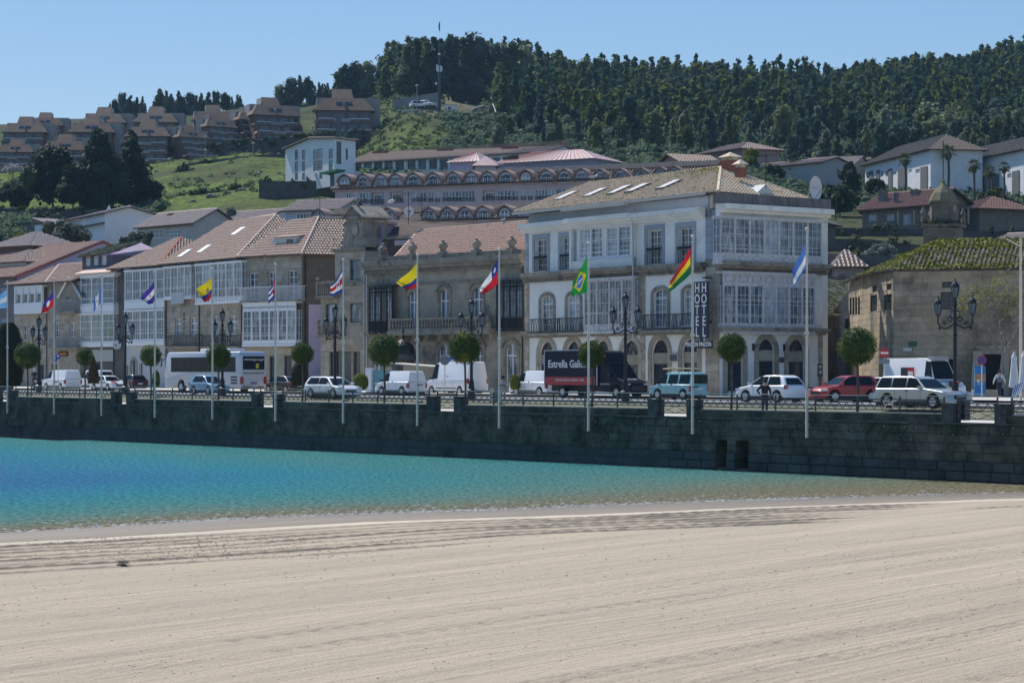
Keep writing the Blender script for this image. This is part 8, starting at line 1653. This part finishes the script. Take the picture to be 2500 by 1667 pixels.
# flagpoles and flags
polem=mat('grey_pole',(.78,.66,.54),(.66,.56,.46),4,rough=.5)
def flagcol(n,c):return leafmat('flag_'+n,c,None,tr=.35,rnd=0)
FC={'w':(.72,.72,.72),'y':(.75,.58,.02),'b':(.03,.05,.26),'r':(.55,.02,.03),'g':(.02,.28,.05),'G':(.02,.14,.05),'l':(.20,.42,.68),'p':(.08,.04,.28),'s':(.08,.18,.52),'m':(.20,.02,.06),'e':(.30,.20,.06)}
def st(s):return lambda u,v:s[min(len(s)-1,int(v*len(s)))]
def over(base,cx,cy,rx,ry,c):return lambda u,v:c if((u-cx)/rx)**2+((v-cy)/ry)**2<1 else base(u,v)
brz=lambda u,v:('w' if abs(v-.42-u*.15)<.03 else 's')if((u-.5)/.2)**2+((v-.5)/.27)**2<1 else('y' if abs(u-.5)/.42+abs(v-.5)/.42<1 else 'g')
FL_=[(Z4(48,592),Z4(47,716),Z4(-60,720),Z4(-55,640),over(st('lwl'),.5,.5,.07,.1,'y'),'light blue and white striped flag at the left edge'),(Z4(376,585),Z4(371,705),Z4(286,760),Z4(296,690),over(st('pr'),.45,.5,.16,.22,'w'),'blue over red flag with a white centre emblem'),(Z4(702,565),Z4(700,682),Z4(645,748),Z4(655,660),over(lambda u,v:'s' if u<.3 or u>.7 else 'w',.5,.5,.07,.12,'e'),'blue and white vertically striped flag hanging limp'),(Z4(1074,530),Z4(1076,668),Z4(1042,692),Z4(968,645),over(st('pwp'),.4,.5,.06,.1,'e'),'flag with two violet bands and a white band between'),(Z5(335,558),Z5(333,698),Z5(285,735),Z5(222,640),over(st('yyybr'),.35,.5,.13,.18,'e'),'yellow, blue and red flag with a central emblem'),(Z5(776,545),Z5(771,700),Z5(722,745),Z5(738,640),lambda u,v:('w' if((u-.14)/.07)**2+((v-.5)/.1)**2<1 else 'r')if u<.42*(1-abs(v-.5)*2)+.02 else st('bwbwb')(u,v),'red triangle flag with dark blue and white stripes, hanging limp'),(Z5(1241,500),Z5(1241,662),Z5(1150,688),Z5(1165,620),over(over(st('bwrrwb'),.35,.5,.12,.17,'w'),.35,.5,.08,.12,'m'),'blue, white and red striped flag with a white oval'),(Z6(653,450),Z6(651,608),Z6(580,622),Z6(512,572),st('yyybr'),'plain yellow, blue and red flag in front of the palace'),(Z6(1196,422),Z6(1196,588),Z6(1092,660),Z6(1074,615),lambda u,v:('w' if((u-.17)/.07)**2+((v-.25)/.1)**2<1 else 'b')if u<.34 and v<.5 else 'wr'[v>.5],'red and white flag with a blue corner'),(Z7(681,948),Z7(681,1300),Z7(525,1336),Z7(545,1200),brz,'green flag with a yellow diamond and blue disc'),(Z7(1667,875),Z7(1668,1135),Z7(1455,1310),Z7(1470,1200),st('ryG'),'red, yellow and green striped flag'),(Z9(1242,820),Z9(1240,1075),Z9(1122,1262),Z9(1112,1095),st('ssswws'),'blue and white striped flag hanging by the hotel bay')]
POL=[18,132,247.5,378,518.6,672.5,838,1019,1219,1437,1691,1970]
for i,(px,(ht,hb,fb,ft,cf,lb))in enumerate(zip(POL,FL_)):
 c=C0-.28;S=SL(px,c);p=pt(px,S);zt=EYE+6.28;zb=EYE-2.95
 t=thing('flagpole',['leftmost','second from the left','third from the left','fourth from the left','fifth from the left','in front of the granite corner house','in front of the clock turret house','in front of the palace balcony','near the right end of the palace','in front of the dark lorry','beside the navy hotel sign','rightmost'][i]+' tall flagpole fixed to the quay wall','flagpole',(p.x,p.y,zb),QA,'flagpoles along the quay wall');H=zt-zb
 MB().tube([(0,0,0),(0,0,H*.45),(0,0,H)],.07,8,r2=.04).build('pole',polem,t);MB().ball((0,0,H+.07),.09,8,6).build('finial',polem,t)
 for zz in(1.25,2.2):MB().box(-.12,.12,-.02,.3,zz,zz+.06).build('bracket',iron,t)
 MB().lathe([(.1,H*.5),(.1,H*.5+.12)],8).build('collar',polem,t)
 D=FOC/S-.02;P4=[at(*q_,D)for q_ in(ht,hb,fb,ft)];o=P4[0];nu,nv_=30,20;mb=MB();ks=sorted(set(cf((a+.5)/nu,(b+.5)/nv_)for a in range(nu)for b in range(nv_)));rd=random.Random(i)
 ph=rd.uniform(0,6);sg=D*.0
 for a in range(nu+1):
  for b in range(nv_+1):
   u,v=a/nu,b/nv_;w=P4[0]*(1-u)*(1-v)+P4[1]*(1-u)*v+P4[2]*u*v+P4[3]*u*(1-v);am=u**.7
   sag=math.sin(math.pi*u)*.10*(1-v*.4);w=w+Vector((0,am*.22*math.sin(6.5*u+3.2*v+ph)+am*.06*math.sin(15*u+6*v),-sag+.03*am*math.sin(9*u+ph)))
   mb.v.append(tuple(w-o))
 for a in range(nu):
  for b in range(nv_):k=a*(nv_+1)+b;mb.f.append((k,k+1,k+nv_+2,k+nv_+1));mb.m.append(ks.index(cf((a+.5)/nu,(b+.5)/nv_)))
 f=mb.build('flag',[flagcol(k,FC[k])for k in ks],None,o,smooth=True);tag(f,lb+', flying on the quay','flag','flags along the quay')
 # street lamps
def lamp(px,c,label,sc=1.0):
 p=pt(px,SL(px,c),gz(c));t=thing('street_lamp',label,'street lamp',p,QA,'ornate three headed street lamps',sc);H=5.1
 MB().lathe([(.26,0),(.26,.5),(.34,.55),(.2,.62),(.16,1.1),(.1,1.3),(.09,3.6),(.13,3.65),(.09,3.72),(.08,H),(.12,H+.05),(.05,H+.35)],10).build('post',iron,t)
 for s in(-1,1):
  mb=MB();mb.tube([(0,0,4.25),(s*.3,0,4.1),(s*.62,0,4.0),(s*.95,0,4.08),(s*1.12,0,4.3),(s*1.1,0,4.62)],.045,6)
  for cx,cz,r_ in((.32,4.42,.17),(.68,4.26,.13),(1.0,4.0,.09)):mb.tube([(s*(cx+r_*(1-k/14)*math.cos(k*.7)),0,cz+r_*(1-k/14)*math.sin(k*.7))for k in range(11)],.03,5)
  mb.tube([(0,0,4.9),(s*.24,0,4.85),(s*.3,0,4.6),(0,0,4.45)],.03,5);mb.build('arm',iron,t)
 for x,z in((-1.1,4.62),(1.1,4.62),(0,H+.35)):
  ln=MB();ln.lathe([(.05,z),(.12,z+.05),(.13,z+.08)],8,(x,0,0));ln.lathe([(.22,z+.6),(.24,z+.64),(.17,z+.78),(.08,z+.88),(.03,z+.95),(.05,z+1.0),(.01,z+1.05)],8,(x,0,0))
  for k in range(6):a=k*math.pi/3;ln.tube([(x+.12*math.cos(a),.12*math.sin(a),z+.08),(x+.22*math.cos(a),.22*math.sin(a),z+.6)],.014,4)
  ln=ln.build('lantern',iron,t);MB().lathe([(.11,z+.09),(.205,z+.59)],6,(x,0,0)).build('lantern_glass',mat('lantern_glass',(.16,.19,.22),rough=.2),ln)
for px,c,l in((95,87,'street lamp in front of the gabled stone house'),(306,86.8,'street lamp between the two glazed gallery houses'),(543,86.6,'street lamp in front of the granite inn, above the coach'),(818,86.5,'street lamp in front of the clock turret house'),(1151,86.8,'street lamp in front of the palace balcony'),(1527,86.8,'street lamp in front of the middle of the hotel'),(2332,85.5,'street lamp in front of the convent')):lamp(px,c,'black ornate three headed '+l,.96)
u,z=AX.at(Z10(1405,390),-.5);t=thing('wall_lantern','black lantern on a bracket at the annexe wall beside the hotel','lamp',AX.world(u,-.6,z));MB().lathe([(.1,-.35),(.2,.2),(.24,.24),(.04,.55)],6).build('lantern',iron,t);MB().tube([(0,0,-.4),(-.4,.3,-.7)],.03,5).build('bracket',iron,t)
t=thing('lamp_mast','tall plain pale grey mast among the parasols at the right edge','mast',pt(2492,42,ZROAD));MB().tube([(0,0,0),(0,0,9.4)],.1,8,r2=.06).build('pole',polem,t);MB().tube([(0,0,8.9),(-.8,0,9.35)],.05,6).build('arm',polem,t)
# signs and street furniture
def post_sign(label,px,S,top,base,shape,w,cols,name='road_sign',txt=None):
 z0=EYE+(HY-base)/S;t=thing(name,label,'sign',pt(px,S,z0),0);h=(base-top)/S;MB().tube([(0,0,0),(0,0,h-.05)],.035,6).build('post',polem,t);r_=w/2
 if shape=='disc':
  b=MB().lathe([(r_,-.05),(r_,-.03)],20,(0,0,h-r_),axis='y').build('plate',cols[0],t)
  if len(cols)>1:MB().lathe([(r_*.8,-.056),(r_*.8,-.051)],20,(0,0,h-r_),axis='y').build('inner_disc',cols[1],t)
 else:MB().box(-r_,r_,-.05,-.03,h-2*r_*shape,h).build('plate',cols[0],t)
 if txt:text(txt,w*.9,lett,t,(0,-.07,h-r_*shape),bold=.01)
 return t,h,r_
bl=mat('sign_blue',(.02,.10,.42),rough=.4);rd_=mat('sign_red',(.42,.02,.03),rough=.4);gy=mat('sign_back',(.20,.21,.23))
post_sign('blue parking sign, right one of the pair at left',142,25.5,864,935,1.2,.42,[bl],txt='P');post_sign('blue parking sign, lower left one of the pair',134,25.5,870,935,1.2,.42,[bl],txt='P')
post_sign('round grey back of a road sign in front of the tall white van',1086,37.5,868,955,'disc',.62,[gy])
t,h,r_=post_sign('red no entry sign with a small plate below, beside the red car',2159,39,849,955,'disc',.64,[rd_]);MB().box(-.24,.24,-.065,-.052,h-r_-.06,h-r_+.06).build('white_bar',lett,t);MB().box(-.33,.33,-.05,-.03,h-2*r_-.36,h-2*r_-.06).build('sub_plate',gy,t)
t,h,r_=post_sign('round blue and red no stopping sign in front of the banner',2397,47,867,970,'disc',.50,[rd_,bl])
for a in(1,-1):o=MB();o.tube([(-a*r_*.55,-.06,h-r_-r_*.55),(a*r_*.55,-.06,h-r_+r_*.55)],.025,4);o.build('cross_bar',rd_,t)
u0,u1=0,0;t=thing('parking_panel','white panel with a large blue parking symbol behind the tall white van','sign',pt(1092,30.4,ZROAD));MB().box(-.5,1.0,0,.12,0,2.85).build('panel',mat('panel_lilac',(.42,.43,.52)),t);o=MB().box(.05,.75,-.03,-.005,1.95,2.75).build('symbol_board',bl,t);text('P',.6,lett,o,(.42,-.045,2.35),bold=.02)
t=thing('bus_shelter','bus shelter with a tall white end panel, glass side and thin pale roof','bus shelter',pt(908,30.6,ZROAD),QA+.42)
MB().box(-.55,0,-.1,.3,-.4,1.95).build('end_panel',mat('panel_white',(.70,.72,.74)),t);MB().box(.05,2.2,.1,.14,-.2,1.75).build('glass',mat('shelter_glass',(.10,.28,.32),rough=.05),t);MB().box(2.3,5.2,1.0,1.2,-.2,2.1).build('rear_panel',mat('panel_beige',(.40,.38,.34)),t);MB().box(2.6,4.2,.94,.99,.6,1.6).build('poster_frame',darkw,t);MB().box(2.7,4.1,.92,.938,.7,1.5).build('poster',mat('poster_grey',(.30,.28,.25)),t)
mb=MB();mb.slab([(2.0,-.6,2.35),(6.4,-.6,2.05),(6.4,1.6,2.05),(2.0,1.6,2.35)],.1);mb.build('roof',mat('shelter_roof',(.62,.58,.48)),t)
for x in(2.3,6.0):MB().tube([(x,1.1,-.4),(x,1.1,2.1)],.05,6).build('post',darkw,t)
p=pt(984,29.9,ZROAD);t=thing('kiosk','round black kiosk with a ribbed dome roof and finial','kiosk',p);MB().lathe([(.95,0),(.95,2.55),(1.25,2.6),(1.25,3.0),(1.1,3.05)],16).build('body',darkw,t);MB().lathe([(1.02,3.06),(1.0,3.4),(.85,3.8),(.55,4.1),(.2,4.25),(.05,4.3)],14).build('dome',iron,t);MB().lathe([(.06,4.3),(.14,4.5),(.03,4.7),(.1,4.9),(.01,5.3)],8).build('finial',iron,t)
t=thing('traffic_light','black traffic light seen from behind beside the hotel corner','traffic light',pt(2002,39,ZROAD));MB().tube([(0,0,0),(0,0,2.2)],.05,6).build('post',iron,t);MB().box(-.16,.16,-.12,.12,1.35,2.15).build('housing',iron,t);MB().lathe([(.11,-.16),(.11,-.121)],12,(0,0,1.95),axis='y').build('lens',gy,t);MB().lathe([(.11,-.16),(.11,-.121)],12,(0,0,1.62),axis='y').build('lens',gy,t)
S=43;t=thing('banner','tall blue restaurant banner with a food photo beside the convent doorway','banner',pt(2393,S,EYE+(HY-965)/S));w=13.5/S;h=71/S;MB().box(-w,w,0,.1,0,h).build('board',mat('banner_blue',(.05,.25,.55),(.04,.20,.46),3),t);MB().box(-w,w,-.012,-.002,h*.46,h*.74).build('food_photo',mat('food_brown',(.35,.16,.08),(.55,.36,.22),14),t);text('MENU',.14,lett,t,(0,-.02,h*.39));MB().lathe([(.09,-.02),(.09,-.013)],12,(-.1,0,h*.5),axis='y').build('badge',lett,t);MB().box(-w+.05,w-.05,-.012,-.002,.05,.09).build('text_line',lett,t)
MB().box(-.5,.9,-.3,.2,0,.35).build('base',gran,thing('stone_bench','low stone block at the foot of the blue banner','bench',pt(2395,42.5,EYE+(HY-966)/42.5)))
um=mat('parasol_cloth',(.66,.66,.64),(.56,.56,.55),4,rough=.9)
for px,S,l in((2476,43,'closed white parasol, left one at the right edge'),(2500,45,'closed white parasol cut by the right edge of the picture')):
 t=thing('parasol',l,'parasol',pt(px,S,ZROAD),0,'closed parasols');MB().tube([(0,0,0),(0,0,2.6)],.03,6).build('pole',polem,t);MB().lathe([(.22,.75),(.30,.8),(.24,1.4),(.15,2.3),(.17,2.45),(.04,2.75),(.01,2.8)],9).build('canopy',um,t)
t=thing('striped_chair_cover','blue and white striped towel draped over a terrace chair','chair',pt(2480,48,ZROAD));sb_=mat('stripe_blue',(.05,.07,.25));mb=MB()
for k in range(10):a=-.35+.06*k;mb.add([(a,-.3,.15+.05*k),(a+.06,-.3,.2+.05*k),(a+.32,0,.95+.03*k),(a+.26,0,.92+.03*k)],[(0,1,2,3)],k%2)
mb.build('towel',[lett,sb_],t);mb=MB()
for x in(.1,.5):mb.tube([(x,0,0),(x,.05,.9)],.02,5);mb.tube([(x,.4,0),(x,.4,.45)],.02,5)
mb.build('chair_frame',polem,t)
for s_,l in((sOf(1207,84),'grey waste bin behind the hat wearing pedestrian'),(sOf(2352,75.6),'dark slatted waste bin in the rightmost wall opening')):
 c=84 if 'grey' in l else 75.6;t=thing('waste_bin',l,'bin',q(s_,c,gz(c)),QA);MB().box(-.22,.22,-.18,.18,.1,.95).build('body',gy if c>80 else darkw,t)
 for k in range(5):MB().box(-.21+k*.09,-.16+k*.09,-.2,-.185,.12,.93).build('slat',polem if c>80 else capm,t)
 # people
def skin(name,V,E,Rr,m,par,root=0,sub=2):
 me=bpy.data.meshes.new(name);me.from_pydata(V,E,[]);me.materials.append(m);o=put(me,name,par);s=o.modifiers.new('skin','SKIN');s.use_smooth_shade=True;b=o.modifiers.new('sub','SUBSURF');b.levels=b.render_levels=sub
 if not me.skin_vertices:
  with bpy.context.temp_override(object=o,active_object=o):bpy.ops.mesh.customdata_skin_add()
 for i,r_ in enumerate(Rr):v=me.skin_vertices[0].data[i];v.radius=r_ if isinstance(r_,tuple)else(r_,r_);v.use_root=i==root
 return o
skm=mat('skin',(.42,.25,.18));
def person(label,px,S,z,rot,top,leg,hairm,H=1.72,arms=None,stride=.0,hat=None,vest=None,lean=0.0):
 t=thing('person',label,'person',pt(px,S,z),rot);k=H/1.72;A=arms or[((-.30,0,1.12),(-.33,.03,.86)),((.30,0,1.12),(.33,.03,.86))];ln=lean
 V=[(0,0,.95),(0,ln*.3,1.15),(0,ln,1.40),(0,ln,1.48),(0,ln-.01,1.60),(0,ln-.01,1.66)];E=[(0,1),(1,2),(2,3),(3,4),(4,5)];Rr=[.12,.12,.12,.055,.095,.075]
 for s,(el,ha)in zip((-1,1),A):
  b=len(V);V+=[(s*.17,ln,1.40),el,ha,(ha[0],ha[1]-.02,ha[2]-.09)];E+=[(2,b),(b,b+1),(b+1,b+2),(b+2,b+3)];Rr+=[.055,.042,.03,(.035,.018)]
 for s in(-1,1):
  b=len(V);V+=[(s*.09,0,.90),(s*.10,s*stride,.50),(s*.10,s*stride*1.7,.09),(s*.10,s*stride*1.7-.13,.03)];E+=[(0,b),(b,b+1),(b+1,b+2),(b+2,b+3)];Rr+=[.085,.058,.04,(.035,.03)]
 sc=lambda L_:[(x*k,y*k,zz*k)for x,y,zz in L_];V2=sc(V);skin('body',V2,E,[r_ if isinstance(r_,tuple)else r_*k for r_ in Rr],skm,t)
 Vt=[V2[i]for i in(0,1,2,6,7,8,10,11,12)];skin('top',Vt,[(0,1),(1,2),(2,3),(3,4),(4,5),(2,6),(6,7),(7,8)],[(.18,.13),(.18,.14),(.185,.145),.08,.06,.045,.075,.06,.045],top,t)
 Vl=[V2[0]]+[V2[i]for i in(14,15,16,18,19,20)];skin('trousers',Vl,[(0,1),(1,2),(2,3),(0,4),(4,5),(5,6)],[(.15,.12),.105,.075,.06,.105,.075,.06],leg,t)
 MB().ball((0,(ln+.02)*k,1.66*k),.105,10,7,0,(1,1.08,1.0)).build('hair',hairm,t)
 if hat:MB().lathe([(.17,1.70*k),(.17,1.72*k),(.10,1.725*k),(.09,1.81*k),(.04,1.83*k)],12,(0,ln*k,0)).build('hat',hat,t)
 if vest:skin('vest',[V2[0],V2[1],V2[2]],[(0,1),(1,2)],[(.20,.15),(.2,.15),(.18,.145)],vest,t)
 for x in(-.035,.035):MB().ball((x,(ln-.105)*k,1.655*k),.012,6,4).build('eye',iron,t)
 MB().ball((0,(ln-.115)*k,1.625*k),.018,6,4,0,(.8,1.2,1.3)).build('nose',skm,t)
 for x in(-.1,.1):MB().ball((x,ln*k,1.64*k),.025,6,4,0,(.5,.8,1.2)).build('ear',skm,t)
 return t
blk=mat('black_cloth',(.012,.012,.014),rough=.9);nvc=mat('navy_cloth',(.02,.025,.05),rough=.9);gyc=mat('grey_vest',(.13,.14,.17),rough=.9);wsh=mat('pale_shirt',(.50,.56,.58),rough=.9);bgc=mat('beige_cloth',(.36,.32,.28),rough=.9)
person('man in black t-shirt with a hand on his hip, behind the railing',1867,49.5,ZPROM+.04,math.pi+.25,blk,nvc,blk,arms=[((-.30,.0,1.14),(-.31,-.04,.88)),((.42,.06,1.18),(.24,-.04,1.0))])
person('older man in grey vest, pale shirt and cap walking away beside the banner',2440,38.5,EYE+(HY-970)/38.5,math.pi,wsh,nvc,blk,stride=.09,hat=None,vest=gyc,arms=[((-.32,0,1.14),(-.38,-.08,.90)),((.33,.02,1.12),(.40,.06,.88))])
person('pedestrian in a beige coat and dark brimmed hat beside the small white van',1228,37.5,gz(84)-.15,-.5,bgc,bgc,blk,1.68,hat=blk,stride=.07)
person('motorcyclist in dark jacket and helmet at the left behind the ball tree',84,25.5,ZROAD+.1,.3,nvc,nvc,lett,1.75,arms=[((-.3,-.15,1.2),(-.22,-.38,1.12)),((.3,-.15,1.2),(.22,-.38,1.12))])
t=thing('motorcycle','dark motorcycle standing beside its rider at far left','motorcycle',pt(90,26.2,ZROAD-.12),2.3)
for x in(-.65,.65):w=MB().lathe([(.3,-.06),(.3,.06)],16,(x,0,.3),axis='y').build('wheel',tyre,t);MB().lathe([(.17,-.07),(.17,.07)],12,(x,0,.3),axis='y').build('rim',rimm,w)
bev(MB().prism([(-.8,.65),(-.3,.35),(.3,.35),(.55,.75),(.35,.95),(-.1,.78),(-.75,.85)],-.14,.14).build('body',trim,t),.05);MB().tube([(.65,0,.3),(.45,0,.95),(.4,-.35,1.05)],.03,6).build('fork',rimm,t);MB().tube([(.4,-.35,1.05),(.4,.35,1.05)],.02,6).build('handlebar',trim,t)
t=thing('dog','small white and brown dog on the promenade by the silver estate','dog',pt(2171,52.5,ZPROM+.36),-.4)
skin('body',[(0,0,.30),(.16,0,.31),(.22,0,.42),(.30,0,.46),(.38,0,.44),(-.2,0,.30),(-.32,0,.42),(.16,.06,.2),(.16,.06,.02),(.16,-.06,.2),(.16,-.06,.02),(-.2,.06,.2),(-.22,.06,.12),(-.18,.06,.02),(-.2,-.06,.2),(-.22,-.06,.12),(-.18,-.06,.02)],[(0,1),(1,2),(2,3),(3,4),(0,5),(5,6),(1,7),(7,8),(1,9),(9,10),(5,11),(11,12),(12,13),(5,14),(14,15),(15,16)],[.09,.09,.06,.065,.03,.08,.02]+[.03,.02]*2+[.035,.022,.02]*2,mat('dog_fur',(.6,.58,.54),(.25,.16,.1),9,local=True),t)
for s in(-.04,.04):MB().ball((.28,s,.52),.03,6,4,0,(.6,.6,1.3)).build('ear',mat('dog_ear',(.2,.12,.08)),t)
# gulls, aerials
gw=mat('gull_white',(.70,.70,.68));gg=mat('gull_grey',(.35,.37,.40))
def gull(label,p,rot,fly=False,sc=1.0):
 t=thing('gull',label,'gull',p,rot,None,sc);skin('body',[(0,0,.22),(.12,0,.25),(.19,0,.33),(.24,0,.34),(-.16,0,.2),(-.28,0,.2)],[(0,1),(1,2),(2,3),(0,4),(4,5)],[.075,.06,.04,.035,.05,.015],gw,t,sub=1);MB().lathe([(.014,.0),(.003,.07)],5,(.27,0,.34),axis='x').build('beak',mat('beak_yellow',(.5,.35,.05)),t)
 if fly:
  for s in(-1,1):m2=MB();m2.add([(.08,s*.04,.26),(.1,s*.35,.40),(-.05,s*.72,.30),(-.12,s*.7,.29),(-.1,s*.35,.36),(-.1,s*.04,.24),(0,s*.3,.41)],[(0,1,6,5)[::s],(1,2,3,4)[::s],(1,4,6)[::s],(6,4,5)[::s]]);m2.build('wing',gg,t)
 else:
  for s in(-1,1):MB().ball((-.06,s*.06,.23),.14,8,5,0,(1.4,.25,.5)).build('wing',gg,t);MB().tube([(0,s*.03,.18),(0,s*.03,0)],.008,4).build('leg',mat('beak_yellow',0),t)
gull('white gull in flight in front of the dormered block',at(955,502,200),.2,True,1.35)
u,z=PA.at(Z6(420,368),-.2);gull('gull perched on the leftmost urn of the palace balustrade',PA.world(u,-.2,z-.15),.5,sc=1.2);u,z=PA.at(Z6(830,332),-.2);gull('gull perched on the second urn of the palace balustrade',PA.world(u,-.2,z-.2),2.6,sc=1.2)
gull('gull perched on the ridge of the pink palace roof',PA.world(*(lambda a:(a[0],6,a[1]))(PA.at(Z6(1232,178),6))),1.0,sc=1.2);gull('gull perched at the left end of the hotel roof ridge',HT.world(ul*0+HT.at(Z7(742,235),6.2)[0],6.2,HT.at(Z7(742,240),6.2)[1]),.3,sc=1.4)
def aerial(label,px,D,top,base,n=6,w=1.2):
 S=FOC/D;t=thing('tv_aerial',label,'aerial',at(px,base,D));h=(base-top)/S;MB().tube([(0,0,-.3),(0,0,h)],.03,5).build('mast',iron,t);mb=MB();mb.tube([(-w/2,0,h-.2),(w/2,0,h-.1)],.02,4)
 for i in range(n):x=-w/2+w*(i+.5)/n;mb.tube([(x,-.25,h-.15),(x,.25,h-.15)],.015,4);mb.tube([(x,0,h-.3),(x,0,h)],.012,4)
 mb.build('elements',iron,t)
aerial('tv aerial above the hipped roof left of the clock turret',781,218,482,533);aerial('tv aerial standing in front of the dormered block',997,190,468,540);aerial('tv aerial on the right part of the hotel roof',1870,158,375,450,8,1.6);aerial('thin tv aerial between the palace and dormered block',1030,210,478,530)
for px,D,y,w,l in((855,372,428,.5,'left one of two mesh satellite dishes by the school wing'),(872,370,427,.6,'right one of two mesh satellite dishes by the school wing'),(998,200,517,.46,'grey satellite dish on the roofs behind the palace')):dish('satellite_dish',l,at(px,y,D),w,.3)
t=thing('spanish_flag','small red and yellow flag above the mesh dishes by the school','flag',at(853,410,372));MB().tube([(0,0,-1.5),(0,0,1.4)],.05,5).build('pole',iron,t);m2=MB();m2.poly([(0,-.05,1.2),(0,-.05,.2),(.9,-.05,-.2),(.8,-.3,.7)],0);m2.build('cloth',flagcol('o',(.75,.25,.02)),t)
# air
hz=MB();hz.box(-330,330,-30,880,-1.2,150);hm_=bpy.data.materials.new('haze');hm_.use_nodes=True;t=hm_.node_tree;t.nodes.remove(t.nodes['Principled BSDF'])
pv=t.nodes.new('ShaderNodeVolumePrincipled');pv.inputs['Density'].default_value=.00008;pv.inputs['Color'].default_value=(.45,.72,1,1);pv.inputs['Anisotropy'].default_value=.1;t.links.new(pv.outputs[0],t.nodes['Material Output'].inputs['Volume'])
tag(hz.build('haze',hm_),'thin blue summer haze over the bay','haze',kind='stuff')
